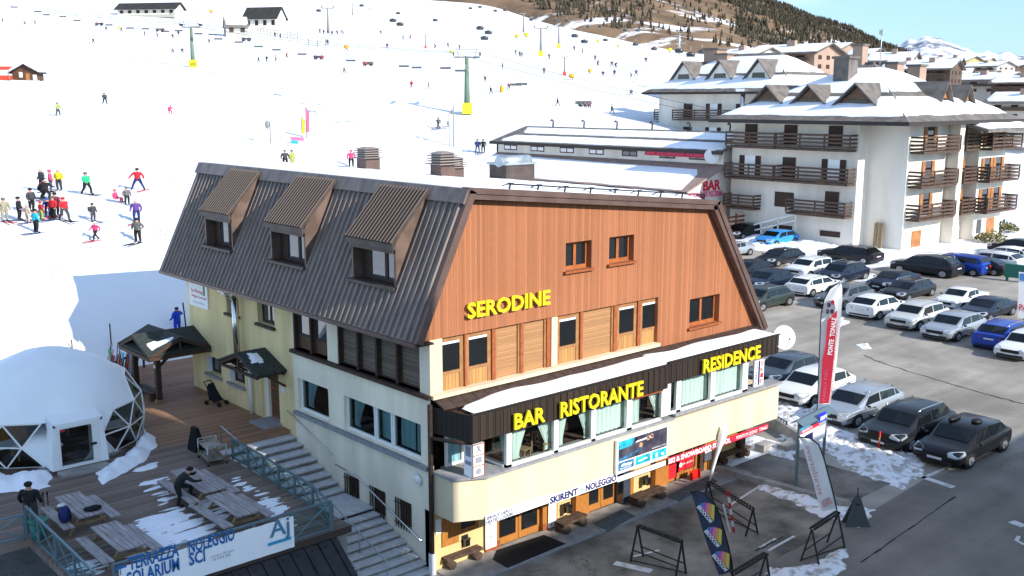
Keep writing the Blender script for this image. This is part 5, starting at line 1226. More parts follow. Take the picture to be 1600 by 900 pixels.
tag(MB().box(-11,-4.0,-1.0,-.8,0,1.45).build('stone_wall', 'stone'), 'pale rubble wall under the black seamed canopy', 'wall')
# ---- dome
e = thing('glamping_dome', 'white membrane dome with clear triangle windows on the wooden deck', 'dome', (-6.95, 12.0, ZD))
cx, cy, rx, rz_ = -6.75, 12.45, 3.0, 3.25; nseg = 16; rings = [(0., .97, .0), (.22, 1.02, 0), (.44, .98, 0), (.66, .83, 0), (.84, .55, 0), (.95, .26, 0), (1., 0, 0)]
def dp(k, i): 
    a = 2*pi*(i+.5*(k % 2))/nseg; h, r, _ = rings[k]; return Vector((cx+rx*r*cos(a), cy+rx*r*sin(a), ZD+.12+rz_*h))
def az(i): return (2*pi*i/nseg)
mem = MB(); gl = MB(); st = []
door_a = -pi/2-.03
for k in range(5):
    for i in range(nseg):
        A = [dp(k, i), dp(k, (i+1) % nseg), dp(k+1, i), dp(k+1, (i+1) % nseg)]
        tris = [(A[0], A[1], A[2]), (A[1], A[3], A[2])] if k % 2 == 0 else [(A[0], A[3], A[2]), (A[0], A[1], A[3])]
        for t in tris:
            c = (t[0]+t[1]+t[2])/3; a = atan2(c.y-cy, c.x-cx); da = (a-door_a+pi) % (2*pi)-pi; clear = (k < 2 and (.42 < da < 1.75 or -1.75 < da < -.42)) or (k == 2 and .95 < da < 1.8)
            if clear:
                gl.add(t, [(0, 1, 2)])
                for u, v in ((0,1),(1,2),(2,0)): 
                    key = tuple(sorted((tuple(round(q, 3) for q in t[u]), tuple(round(q, 3) for q in t[v]))))
                    if key not in st: st.append(key)
            elif not (k < 2 and abs(da) < .17): mem.add(t, [(0, 1, 2)])
for i in range(nseg): mem.add([dp(5, i), dp(5, (i+1) % nseg), Vector((cx, cy, ZD+.12+rz_))], [(0,1,2)])
mo = mem.build('membrane', 'white_pvc', e); bm = bmesh.new(); bm.from_mesh(mo.data); bmesh.ops.remove_doubles(bm, verts=bm.verts, dist=.002); bmesh.ops.recalc_face_normals(bm, faces=bm.faces); bm.to_mesh(mo.data); bm.free(); mo.data.polygons.foreach_set('use_smooth', [True]*len(mo.data.polygons))
for sgn in (-1, 1):
    g2 = MB()
    for f in gl.f:
        vs = [gl.v[i] for i in f]
        if (sum(v[0] for v in vs)/3-cx)*sgn > 0: g2.add(vs, [(0, 1, 2)])
    g2.build('clear_panel', 'glass_see', e); sb = MB()
    for a, b in st:
        if ((a[0]+b[0])/2-cx)*sgn > 0: sb.bar(a, b, .045)
    sb.build('strut', 'white_paint', e)
MB().tube([(cx,cy,ZD+.001),(cx,cy,ZD+.12)], rx*.98, 32).build('base_ring', 'concrete', e)
# porch frame with the door
x0, x1, yf, yk, z0, z1 = -7.62, -6.3, 9.12, 9.9, ZD+.12, ZD+1.5
mb = MB(); mb.prism([(x0,yf,z0),(x0-.22,yf-.0,z0),(x0-.1,yf,z1+.12),(x0,yf,z1)], (0,yk-yf+.3,0)).prism([(x1,yf,z0),(x1,yf,z1),(x1+.1,yf,z1+.12),(x1+.22,yf,z0)], (0,yk-yf+.3,0)).prism([(x0-.1,yf,z1),(x1+.1,yf,z1),(x1+.1,yk+.55,z1+.35),(x0-.1,yk+.55,z1+.35)], (0,0,.1))
mb.build('entrance_frame', 'white_pvc', e)
f = MB(); w = .09; f.box(x0,x0+w,yf,yf+.08,z0,z1).box(x1-w-.16,x1,yf,yf+.08,z0,z1).box(x0+w,x1-w-.16,yf,yf+.08,z1-.08,z1).box(x0+w,x1-w-.16,yf,yf+.08,z0,z0+.1); dr = f.build('door', 'white_paint', e)
MB().quad((x0+w,yf+.04,z0+.1),(x1-w-.16,yf+.04,z0+.1),(x1-w-.16,yf+.04,z1-.08),(x0+w,yf+.04,z1-.08)).build('pane', 'glass_see', dr); MB().box(x1-w-.24,x1-w-.05,yf-.06,yf,z0+.62,z0+.68).build('handle', 'black_metal', dr); MB().box(x0+w,x0+w+.16,yf+.02,yf+.035,z1-.16,z1-.1).build('sticker', 'red_print', dr)
MB().box(x0-.1,x1+.1,yf-.55,yf-.02,ZD+.003,ZD+.1).build('doorstep', 'concrete', e)
tag(MB().box(-8.4,-7.4,13.0,13.7,ZD+.13,ZD+.75).build('sideboard', 'orange_wood'), 'brown wooden sideboard inside the dome', 'sideboard')
for x, y, lab in ((-5.2,11.0,'white dining table seen through the right windows of the dome'),(-5.6,12.9,'white dining table at the back of the dome on its right side'),(-8.9,11.2,'white dining table behind the left windows of the dome')):
    t = thing('dining_table', lab, 'table', (x, y, ZD+.13)); MB().box(-.65,.65,-.4,.4,.5,.54).build('tabletop', 'white_paint', t, True)
    for sx in (-1,1):
        for sy in (-1,1): MB().box(sx*.6-.03,sx*.6+.03,sy*.35-.03,sy*.35+.03,0,.5).build('leg', 'tan_wood', t, True)
MB().box(-9.5,-4.5,9.8,14.4,ZD+.122,ZD+.128).build('floor', 'log', e)
heap('snow_bank', zpoly([(-40,772),(-40,722),(20,742),(78,735),(84,760),(60,768),(30,770)], ZD), .3, 'snow piled at the left foot of the dome', zbase=ZD, step=.08, edge=.35, rough=.8, m='snow')
heap('snow_bank', zpoly([(148,738),(158,762),(190,742),(232,718),(252,692),(224,668),(212,690),(190,716)], ZD), .36, 'snow piled along the right foot of the dome', zbase=ZD, step=.08, edge=.35, rough=.8, m='snow')
for pts, lab in (([(215,812),(280,790),(330,815),(330,845),(250,862),(228,870),(180,880),(205,850)], 'melting snow streaks between the picnic tables'), ([(218,752),(262,745),(275,775),(255,790)], 'thin snow beside the standing man'), ([(400,765),(445,785),(462,830),(430,822),(405,790)], 'strip of snow along the stair railing'),
                 ([(110,880),(165,870),(165,900),(100,900)], 'thin snow in the front left corner of the deck'), ([(368,745),(395,762),(390,770),(362,752)], 'small snow crumbs by the serving trolley'), ([(213,735),(240,720),(248,728),(222,740)], 'snow crumbs near the dome'), ([(300,790),(320,770),(360,800),(350,812)], 'snow under the right picnic table')):
    heap('snow_patch', zpoly(pts, ZD), .05, lab, zbase=ZD, step=.05, edge=.5, rough=2.4, m='snow', stretch=(.5, 3.2), nsc=1.6)
# ---- picnic tables
def picnic():
    e = thing('picnic_table', 'picnic table', 'table', (0, 0, 0), 0, 'weathered picnic tables on the deck')
    top = MB()
    for k in range(5): x = -.34+.14*k; top.box(x,x+.125,-.98,.98,.5,.54)
    top.build('tabletop', 'table_wood', e, True)
    for s in (-1, 1):
        b = MB(); b.box(s*.62-.14,s*.62-.005,-.98,.98,.3,.335).box(s*.62+.005,s*.62+.14,-.98,.98,.3,.335); b.build('bench', 'table_wood', e, True)
        for y in (-.7, .7): MB().bar((s*.55,y,0),(s*.2,y,.5),.08,.05).build('leg', 'tan_wood', e, True)
    for y in (-.7, .7): MB().box(-.72,.72,y-.03,y+.03,.22,.3).build('crossbar', 'tan_wood', e, True)
    return e
M['table_wood'] = mat('grey_table_wood', (.24, .21, .20), .8, col2=(.40, .37, .37), vscale=3, stretch=(6, .6, 1), ramp=(.35, .62))
t0 = picnic(); t0.location = (-8.5, 4.85, ZD+.002); t0['label'] = 'left rear picnic table with a dark bag on top and a backpack on its bench'
dup(t0, (-8.5, 2.08, ZD+.002), 0, 'front picnic table nearest the TERRAZZA part of the banner'); dup(t0, (-5.2, 4.5, ZD+.002), 0, 'picnic table the standing man in black leans over', scale=(1,1.2,1)); dup(t0, (-5.3, 2.1, ZD+.002), 0, 'front right picnic table nearest the stair railing')
# things on and by the tables
tag(MB().ball((-8.35,4.15,ZD+.6),(.22,.13,.08),12,6).ball((-8.5,4.2,ZD+.6),(.12,.1,.06),10,5).build('bag', 'black_cloth'), 'flat black bag lying on the left rear picnic table', 'bag')
e = thing('backpack', 'navy backpack standing on the bench of the left rear picnic table', 'backpack', (-9.08, 4.3, ZD+.34)); MB().ball((0,0,.24),(.17,.13,.26),12,8).build('body', CL['navy'], e, True); MB().ball((-.05,.02,.5),(.12,.08,.05),10,5).build('flap', CL['white'], e, True); MB().tube([(.1,-.12,.4),(.12,-.17,.2),(.1,-.12,.05)], .02, 6).build('strap', 'black_cloth', e, True)
for x, lab in ((-9.12,'left one of two ski poles standing behind the left rear table'),(-9.0,'right one of two ski poles standing behind the left rear table')): tag(MB().tube([(x,5.9,ZD),(x,5.9,ZD+.72)], .015, 6).tube([(x,5.9,ZD+.62),(x,5.9,ZD+.74)], .025, 6).build('ski_pole', 'black_metal'), lab, 'ski pole')
p = PZ(62, 842, ZD); e = thing('waste_bin', 'green waste bin at the corner of the left railing', 'bin', (p.x, p.y, ZD)); M['bin'] = mat('green_plastic', (.03, .16, .12), .5)
MB().tube([(0,0,0),(0,0,.5)], [.18,.23], 14).build('body', 'bin', e, True); MB().tube([(0,0,.5),(0,0,.55)], .26, 14).build('lid', 'bin', e, True)
# ---- two men on the deck
p1 = PZ(50, 820, ZD); person((p1.x, p1.y, ZD), radians(140), 'stand', 'black', 'dgrey', 'man seen from behind in a black hooded jacket by the left railing', None, 'black', h=1.02, helmet=True)
p2 = PZ(283, 790, ZD); person((p2.x, p2.y, ZD), radians(72), 'lean', 'black', 'black', 'man in black leaning over a picnic table with one foot on the bench', None, 'black', h=1.0)
# ---- serving trolley and black covered board
e = thing('serving_trolley', 'rusty steel two-shelf trolley on castors near the stairs', 'trolley', (-3.5, 7.1, ZD), radians(-8)); M['old_steel'] = mat('old_steel', (.32, .28, .23), .5, metal=.4, var=.4, vscale=6)
for z in (.16, .52): MB().box(-.3,.3,-.5,.5,z,z+.03).box(-.3,.3,-.5,-.48,z+.03,z+.07).box(-.3,.3,.48,.5,z+.03,z+.07).build('shelf', 'old_steel', e, True)
for sx in (-1,1):
    for sy in (-1,1): MB().tube([(sx*.3,sy*.5,.06),(sx*.3,sy*.5,.66)], .022, 6).build('leg', 'steel', e, True); MB().tube([(sx*.3-.02,sy*.5,.04),(sx*.3+.02,sy*.5,.04)], .045, 8).build('castor', 'rubber', e, True)
mb = MB(); 
for sy in (-1,1): mb.bar((-.3,sy*.5,.66),(.3,sy*.5,.66),.03)
mb.build('handle', 'steel', e, True)
tag(MB().prism([(-3.62,8.15,ZD),(-3.62,8.75,ZD),(-3.5,8.62,ZD+.78),(-3.5,8.28,ZD+.78)], (.12,0,0)).prism([(-3.2,8.15,ZD),(-3.2,8.75,ZD),(-3.38,8.62,ZD+.78),(-3.38,8.28,ZD+.78)], (-.1,0,0)).box(-3.5,-3.38,8.28,8.62,ZD+.74,ZD+.79).build('pavement_board', 'black_cloth'), 'black folding board standing behind the trolley', 'board')
# ---- stroller
e = thing('stroller', 'dark folded pushchair against the yellow wall', 'stroller', (-.55, 12.9, ZD), radians(20)); 
MB().prism([(-.15,-.2,.18),(-.15,.2,.18),(-.15,.3,.62),(-.15,.22,.82),(-.15,.1,.6),(-.15,-.1,.34)], (.3,0,0)).build('seat', 'black_cloth', e, True)
mb = MB(); 
for s in (-.17,.17): mb.tube([(s,-.35,.06),(s,.05,.4),(s,.4,.88)], .02, 6).tube([(s,.3,.06),(s,.05,.4)], .02, 6)
mb.tube([(-.17,.4,.88),(.17,.4,.88)], .02, 6); mb.build('frame', 'black_metal', e, True)
for s in (-.2,.2):
    for y in (-.35,.3): MB().tube([(s-.03,y,.08),(s+.03,y,.08)], .09, 12).build('wheel', 'rubber', e, True)
# ---- timber porch
e = thing('timber_porch', 'timber porch with crossing dark shingle gables and snow patches on two posts', 'porch', (-1.1, 15.6, ZD))
xa, xb, ya, yb2, ze, zr = -2.5, -.02, 14.2, 17.2, 4.42, 5.0; xm, ym = (xa+xb)/2, (ya+yb2)/2
def gable_roof(pts_a, ridge_a, pts_b, ridge_b, th=.07):
    mb = MB(); z = Vector((0,0,th))
    for (l0, r0), (l1, r1) in (((pts_a[0], ridge_a), (pts_b[0], ridge_b)), ((pts_a[1], ridge_a), (pts_b[1], ridge_b))):
        q = [Vector(l0), Vector(r0), Vector(r1), Vector(l1)]; mb.add(q+[k+z for k in q], [(0,1,2,3),(7,6,5,4),(0,4,5,1),(1,5,6,2),(2,6,7,3),(3,7,4,0)])
    return mb
gable_roof([(xa,ya,ze),(xb,ya,ze)], (xm,ya,zr), [(xa,yb2,ze),(xb,yb2,ze)], (xm,yb2,zr)).build('roof', 'tile_green', e)
gable_roof([(xa-.05,ya+.02,ze+.01),(xa-.05,yb2-.02,ze+.01)], (xa-.05,ym,zr+.01), [(xb,ya+.02,ze+.01),(xb,yb2-.02,ze+.01)], (xb,ym,zr+.01)).build('roof', 'tile_green', e)
mb = MB()
for y in (ya+.05, yb2-.05): mb.bar((xa,y,ze-.03),(xm,y,zr-.04),.12).bar((xb,y,ze-.03),(xm,y,zr-.04),.12).bar((xa,y,ze-.08),(xb,y,ze-.08),.14).bar((xm,y,ze-.08),(xm,y,zr-.08),.08)
for x in (xa+.05, xb-.08): mb.bar((x,ya,ze-.03),(x,ym,zr-.04),.12).bar((x,yb2,ze-.03),(x,ym,zr-.04),.12).bar((x,ya,ze-.1),(x,yb2,ze-.1),.14)
mb.build('truss', 'dark_wood', e)
for y in (14.55, 16.75): MB().box(-2.18,-1.98,y-.1,y+.1,ZD+.14,ze-.08).bar((-2.08,y,ze-.55),(-1.55,y,ze-.1),.09).build('post', 'dark_wood', e); MB().box(-2.22,-1.94,y-.14,y+.14,ZD+.003,ZD+.14).build('post_foot', 'tan_wood', e)
MB().box(-2.2,-2.18,14.48,14.62,3.9,4.02).build('notice', 'white_paint', e)
heap('snow_patch', [(-2.3,14.5),(-1.5,14.35),(-1.35,14.5),(-1.9,15.1),(-2.3,15.0)], .1, 'snow lying on the front slope of the timber porch', step=.06, edge=.25, fz=lambda x, y: max(ze+.08+(zr-ze)*(1-abs(x-xm)/(xm-xa)), ze+.08+(zr-ze)*(1-abs(y-ym)/(ym-ya))), m='snow')
heap('snow_patch', [(-2.2,15.9),(-1.9,15.8),(-1.8,16.1),(-2.1,16.2)], .07, 'small snow patch near the ridge of the timber porch', step=.05, edge=.15, fz=lambda x, y: max(ze+.08+(zr-ze)*(1-abs(x-xm)/(xm-xa)), ze+.08+(zr-ze)*(1-abs(y-ym)/(ym-ya))), m='snow')
e = thing('porch_bench', 'dark slatted bench between the two porch posts', 'bench', (-2.1, 15.65, ZD+.003)); MB().box(-.24,-.02,-.85,.85,.28,.34).box(.02,.24,-.85,.85,.28,.34).build('seat', 'dark_wood', e, True)
for y in (-.7,.7): MB().box(-.2,.2,y-.08,y+.08,0,.28).build('support', 'log', e, True)
# ---- rack crowded with skis and boards, poles, man in blue
rng = random.Random(11); e = thing('ski_rack', 'long wooden ski rack beside the dome crowded with skis', 'rack', (PZ(186,592,ZD).x, PZ(186,592,ZD).y-.3, ZD), radians(-55)); mb = MB()
mb.bar((-.3,-1.6,.75),(-.3,2.2,.75),.07).bar((-.3,-1.5,0),(-.3,-1.5,.75),.07).bar((-.3,2.1,0),(-.3,2.1,.75),.07); mb.build('frame', 'dark_wood', e, True)
cols = ['red','black','navy','orange','white','teal','maroon','grey','black','dgrey','green','beige','purple']
for k in range(58):
    q = PZ(rng.uniform(163,213), rng.uniform(580,610), ZD); x, y = q.x, q.y; a = rng.uniform(-.16,.16); hh = .95+.4*rng.random(); w = rng.choice((.05,.06,.07,.13)); mb = MB()
    mb.bar((x,y,ZD+.01),(x+.22,y+a,ZD+hh),w,.02,up=(1,0,0)); tag(mb.build('ski', CL[rng.choice(cols)]), 'ski leaning among many others in the crowded rack beside the dome', 'ski', 'skis crowded in the rack beside the dome')
for u, v, hp, lab in ((113,546,15,'short marker pole in the snow above the dome'),(174,541,36,'tall thin marker pole left of the timber porch')):
    p = PT(u, v); tag(MB().tube([p-Vector((0,0,.2)), p+Vector((0,0,hp/F_PX*46))], .03, 6).build('marker_pole', 'dark_wood'), lab, 'pole')
p = PT(278, 520); o = person(p, radians(200), 'hold', 'blue', 'blue', 'man in a bright blue ski suit holding an upright ski behind the timber porch', None, 'navy', h=1.0)
tag(MB().bar(p+Vector((.5,.2,.05)), p+Vector((.42,.2,1.35)), .09, .03).build('ski', CL['black']), 'upright dark ski held by the man in the blue suit', 'ski')
# ================================================================== ADDED SHADE BLOCK (unseen behind the viewpoint, sized to shade forecourt, deck and road)
e = thing('shade_block', 'unseen cream block added behind the viewpoint to shade deck, forecourt and road', 'building', (-4, -41, 0))
MB().box(-13,5.9,-52,-30,0,30.2).box(5.91,25.0,-48,-30,0,17.0).box(25.01,72,-46,-30,0,13.6).build('wall', 'cream', e); mb = MB()
for k in range(9):
    for j in range(4): mb.box(-11.5+4.4*j,-9.8+4.4*j,-29.99,-29.93,2+3.3*k,3.6+3.3*k)
mb.build('window', 'glass_dark', e)['kind'] = 'stuff'; MB().box(-13.3,5.69,-52.3,-29.7,30.21,30.6).build('roof', 'snow', e)

# ================================================================== FORECOURT
def tri_rack(lt, rt, feet, lab):
    """A-frame ski rack: top bar between two A ends"""
    lf = [PZ(*p) for p in feet[:2]]; rf = [PZ(*p) for p in feet[2:]]; cl = (lf[0]+lf[1])/2; cr_ = (rf[0]+rf[1])/2
    hl = (PD_z(lt, cl)+PD_z(rt, cr_))/2; e = thing('ski_rack', lab, 'rack', (cl+cr_)/2, 0, 'A-frame ski racks on the forecourt')
    A, Bp = cl+Vector((0,0,hl)), cr_+Vector((0,0,hl))
    for f, t in ((lf, A), (rf, Bp)):
        for q in f: MB().bar(q, t, .045).build('leg', 'rack_metal', e)
    mb = MB(); d = (Bp-A); n = Vector((-d.y, d.x, 0)).normalized()*.07
    mb.bar(A+n, Bp+n, .04).bar(A-n, Bp-n, .04)
    for k in range(16): c = A.lerp(Bp, (k+.5)/16); mb.bar(c-n*1.3+Vector((0,0,.04)), c+n*1.3+Vector((0,0,.04)), .03)
    mb.build('top_bar', 'rack_metal', e)
    for i in (0, 1): MB().bar(lf[i].lerp(A, .33), rf[i].lerp(Bp, .33), .035).build('lower_bar', 'rack_metal', e)
    MB().bar(lf[0].lerp(A, .05), rf[1].lerp(Bp, .05), .03).build('brace', 'rack_metal', e)
    return e
def PD_z(px, base):
    r = ray(*px); t = sqrt((base.x-CAM[0])**2+(base.y-CAM[1])**2)/sqrt(r[0]**2+r[1]**2); return CAM[2]+r[2]*t
M['rack_metal'] = mat('rack_dark_metal', (.02, .018, .018), .5)
tri_rack((996,821), (1066,847), [(985,878),(1005,870),(1055,905),(1072,897)], 'empty A-frame ski rack nearest the shop doors')
tri_rack((1108,763), (1179,785), [(1096,792),(1115,788),(1165,838),(1184,834)], 'A-frame ski rack holding the red and white skis')
tri_rack((1145,893), (1191,868), [(1133,938),(1153,945),(1186,905),(1204,912)], 'A-frame ski rack at the lower border beside the dark flag')
tri_rack((1260,824), (1306,802), [(1251,877),(1280,884),(1292,848),(1320,856)], 'empty A-frame ski rack beside the grey roadside snow')
for i, (a, b, c, lab) in enumerate([((1138,768),(1147,832),'red','red and white ski leaning on the forecourt rack, the right one'),((1140,790),(1141,832),'white','pale ski leaning on the forecourt rack, the left one'),((1113,775),(1111,795),'olive','yellow green ski at the left end of the forecourt rack')]):
    p = PZ(*b); q = Vector((p.x-.1, p.y+.25, PD_z(a, p))); mb = MB(); n = 7
    for k in range(n): mb.bar(p.lerp(q, k/n), p.lerp(q, (k+.98)/n), .085, .03, mi=(k % 2) if c == 'red' else 0)
    tag(mb.build('ski', [CL[c], CL['white']]), lab, 'ski')
# ---- feather flags: outline on an upright plane through the pole foot
def flag_plane(base, az=None):
    v = Vector((base.x-CAM[0], base.y-CAM[1], 0)).normalized()
    if az is not None: v = Vector((sin(az), cos(az), 0))
    return base, v
def on_plane(px, pl):
    b, n = pl; r = ray(*px); t = ((b.x-CAM[0])*n.x+(b.y-CAM[1])*n.y)/(r[0]*n.x+r[1]*n.y); return Vector(CAM+r*t)
def feather(name, base_px, left, right, pole, m, label, z=0.0, th=.02, az=None):
    """left/right: matching lists of px down the two edges of the cloth"""
    base = PZ(*base_px, z); pl = flag_plane(base, az); e = thing(name, label, 'flag', base); n = pl[1]
    mb = MB(); R = len(left); C = 6; nrm = Vector((n.x, n.y, 0))
    def spl(pts, t):
        f = t*(len(pts)-1); i = min(int(f), len(pts)-2); w = f-i; return (pts[i][0]*(1-w)+pts[i+1][0]*w, pts[i][1]*(1-w)+pts[i+1][1]*w)
    NR = 24
    for j in range(NR+1):
        a, b = spl(left, j/NR), spl(right, j/NR)
        for i in range(C+1):
            w = i/C; p = on_plane((a[0]*(1-w)+b[0]*w, a[1]*(1-w)+b[1]*w), pl); mb.v.append(tuple(p+nrm*.05*sin(w*4+j*.45)*sin(pi*w)))
    for j in range(NR):
        for i in range(C): k = j*(C+1)+i; mb.f.append((k, k+1, k+C+2, k+C+1)); mb.mi.append(0); mb.sm.append(True)
    mb.build('cloth', m, e)
    mp = [on_plane(p, pl) for p in pole]; MB().tube(mp, .025, 6).build('pole', 'black_metal', e)
    return e, pl
def flag_prints(e, pl, polys, texts, mats, off=.085):
    mb = MB(); n = Vector((pl[1].x, pl[1].y, 0))
    for pts, mi in polys:
        P = [on_plane(p, pl)-n*off for p in pts]; mb.add(P, [tuple(range(len(P)))], mi)
    for body, a, b, c, mi, bold in texts:   # baseline a->b, cap side towards c
        A, Bq, Cq = (on_plane(p, pl)-n*(off+.006) for p in (a, b, c)); r = (Bq-A).normalized(); u = (Cq-A); h = (u-r*u.dot(r)).length; u = (u-r*u.dot(r)).normalized()
        text_on(mb, body, A, r, u, (Bq-A).length, h, bold=bold, mi=mi)
    return mb.build('print', mats, e)
e, pl = feather('feather_flag', (1275,668), [(1313,441),(1296,453),(1287,470),(1283,500),(1280,560),(1279,600),(1278,631)], [(1314,442),(1316,450),(1316,470),(1313,510),(1307,570),(1302,605),(1297,632)], [(1275,668),(1277,632),(1280,555),(1283,490),(1288,467),(1297,451),(1313,440)], 'banner_white', 'tall red and white feather flag standing among the parked cars')
pr = [([(1290,540),(1293,500),(1300,492),(1308,484),(1306,520),(1303,560),(1298,608),(1295,629),(1280,630),(1283,600),(1285,560)], 0)]
for cx, cy, r, mi in ((1296,481,9.5,1),(1301,472,3,2),(1293,486,3,3),(1300,486,3,3),(1295,476,3,3)): pr.append(([(cx+r*cos(k*pi/7), cy+r*1.3*sin(k*pi/7)) for k in range(14)], mi))
M['flag_red'] = mat('flag_red_cloth', (.6, .03, .06), .6)
flag_prints(e, pl, pr[:1], [('PONTE  TONALE', (1300,554), (1307,496), (1293,553), 1, .03), ('adamello ski resort', (1299,622), (1309.5,500), (1297.5,622), 0, .0), ('PASSO DEL', (1289,626), (1293,575), (1285,625), 2, .02)], ['flag_red', 'banner_white', 'pink_print'])
flag_prints(e, pl, pr[1:], [], ['flag_red', 'print_grey', 'red_print', 'navy_print'], off=.1)
z8 = lambda x, y: (1070+x/6.207, 755+y/6.207)
L8 = [z8(*p) for p in ((52,88),(90,170),(120,280),(160,420),(205,560),(255,700),(290,790),(330,890))]; R8 = [z8(*p) for p in ((60,80),(190,105),(285,190),(330,300),(375,450),(420,620),(450,760),(470,860))]
M['flag_navy'] = mat('flag_slate_cloth', (.05, .06, .10), .6, var=.15, vscale=4)
e, pl = feather('feather_flag', (1146,905), L8, R8, [(1146,905)]+list(reversed([z8(*p) for p in ((50,86),(120,80),(190,100),(285,185),(335,300),(380,450),(425,620),(455,760))])), 'flag_navy', 'dark slate feather flag with three striped colour blocks on the forecourt')
pr = []; tx = []
for (x, y) in ((120,195),(190,430),(265,665)):
    x2, y2 = x+135, y+160; cs = 5
    for k in range(cs):
        a0, a1 = k/cs, (k+1)/cs; top = lambda t: (x+45+125*t, y-15+25*t-12*sin(pi*t)); bot = lambda t: (x+20+(x2+30-x-20)*t, y+10+(y2-y-10)*t)
        pr.append(([z8(*top(a0)), z8(*top(a1)), z8(*bot(a1)), z8(*bot(a0))], k))
    tx.append(('BROOCOM', z8(x-3, y+25), z8(x2-10, y2+20), z8(x+22, y+2), 5, .04))
M['p_blue'] = mat('print_sky_blue', (.08,.25,.6), .6); M['p_mag'] = mat('print_magenta', (.55,.12,.45), .6); M['p_pink'] = mat('print_pink', (.75,.25,.35), .6); M['p_or'] = mat('print_orange', (.8,.38,.1), .6); M['p_yel'] = mat('print_yellow', (.8,.62,.12), .6)
flag_prints(e, pl, pr, tx, ['p_blue','p_mag','p_pink','p_or','p_yel','banner_white'])
z9 = lambda x, y: (1230+x/5.29, 640+y/5.29)
e, pl = feather('feather_flag', (1305,812), [z9(*p) for p in ((92,228),(125,290),(150,380),(180,490),(215,600),(245,720),(285,838))], [z9(*p) for p in ((95,224),(190,238),(255,290),(295,390),(330,520),(365,650),(405,822))], [(1308,818)]+list(reversed([z9(*p) for p in ((92,226),(190,234),(260,288),(300,390),(335,520),(370,650),(410,822))])), 'banner_white', 'slanting white feather flag with faint red lettering in front of the info board')
M['faint_red'] = mat('faint_red_print', (.75, .42, .42), .6)
flag_prints(e, pl, [([z9(285,745),z9(318,728),z9(330,790),z9(296,800)], 0), ([z9(322,726),z9(350,712),z9(372,770),z9(336,786)], 0), ([z9(298,748),z9(314,740),z9(320,775),z9(306,782)], 1)], [('stradorova', z9(262,700), z9(150,290), z9(300,690), 0, .01)], ['faint_red','banner_white'])
# the tall thin white flag furled on its pole by the rack
e = thing('feather_flag', 'furled white feather flag leaning beside the rack before the ski school', 'flag', PZ(1107,764)); b = PZ(1107,764); pl = flag_plane(b)
P = [on_plane(p, pl) for p in ((1107,764),(1112,735),(1119,708),(1126,685),(1132,665))]; MB().tube(P, .02, 6).build('pole', 'black_metal', e)
P2 = [on_plane(p, pl) for p in ((1109,752),(1113,733),(1119,712),(1125,692),(1130,677),(1133,664))]; MB().tube([p-Vector((.02,.02,0)) for p in P2], [.03,.06,.07,.12,.16,.05], 8).build('cloth', 'banner_white', e)
# ---- info board
a, b = PZ(1243,767), PZ(1285,742); e = thing('info_board', 'tall information board on two posts with a small blue sign on its roof', 'board', (a+b)/2)
ht = PD_z((1246,662), a); d = (b-a).normalized(); n = Vector((d.y, -d.x, 0))
for q in (a, b): MB().bar(q, q+Vector((0,0,ht)), .08).build('post', 'rail_metal', e)
mb = MB(); z0, z1 = ht-1.02, ht-.08
def bq(s0, s1, h0, h1, off, mi): 
    A = lambda s, h: a+(b-a)*s+Vector((0,0,z0+(z1-z0)*h))+n*off; mb.add([A(s0,h0), A(s1,h0), A(s1,h1), A(s0,h1)], [(0,1,2,3)], mi)
mb2 = MB(); A = lambda s, h, o: a+(b-a)*s+Vector((0,0,z0+(z1-z0)*h))+n*o
mb2.add([A(s,h,o) for o in (.03,-.03) for s, h in ((.03,0),(.97,0),(.97,1),(.03,1))], [(0,1,2,3),(7,6,5,4),(0,4,5,1),(1,5,6,2),(2,6,7,3),(3,7,4,0)]); mb2.build('panel', 'banner_white', e)
bq(.03,.97,.62,.98,.034,0); bq(.05,.75,.62,.78,.037,1); bq(.2,.5,.2,.5,.037,2); bq(.72,.95,.55,.82,.038,3)
text_on(mb, 'BENVENUTI', A(.1,.67,.04), d, (0,0,1), .8, .08, bold=.01, mi=4); mb.build('print', ['teal_print','red_print','navy_print','print_grey','banner_white'], e)
t = Vector((0,0,ht)); mb = MB(); q0, q1 = a-d*.25+t, b+d*.2+t; mb.add([q0+n*.3, q1+n*.3, q1+Vector((0,0,.16)), q0+Vector((0,0,.16)), q1-n*.3, q0-n*.3], [(0,1,2,3),(3,2,4,5)]); mb.add([p-Vector((0,0,.03)) for p in (q0+n*.3, q1+n*.3, q1+Vector((0,0,.16)), q0+Vector((0,0,.16)), q1-n*.3, q0-n*.3)], [(3,2,1,0),(5,4,2,3)]); mb.build('roof', 'rail_metal', e)
c = a.lerp(b, .55)+t; mb = MB(); mb.add([c-d*.3+n*.34+Vector((0,0,-.12)), c+d*.3+n*.34+Vector((0,0,-.12)), c+d*.3+n*.3+Vector((0,0,.2)), c-d*.3+n*.3+Vector((0,0,.2))], [(0,1,2,3)], 0)
text_on(mb, 'EISPI', c-d*.25+n*.36+Vector((0,0,-.04)), d, (0,0,1), .5, .14, bold=.02, mi=1); M['sign_blue'] = mat('sign_blue', (.02,.03,.45), .5); mb.build('blue_sign', ['sign_blue','banner_white'], e)
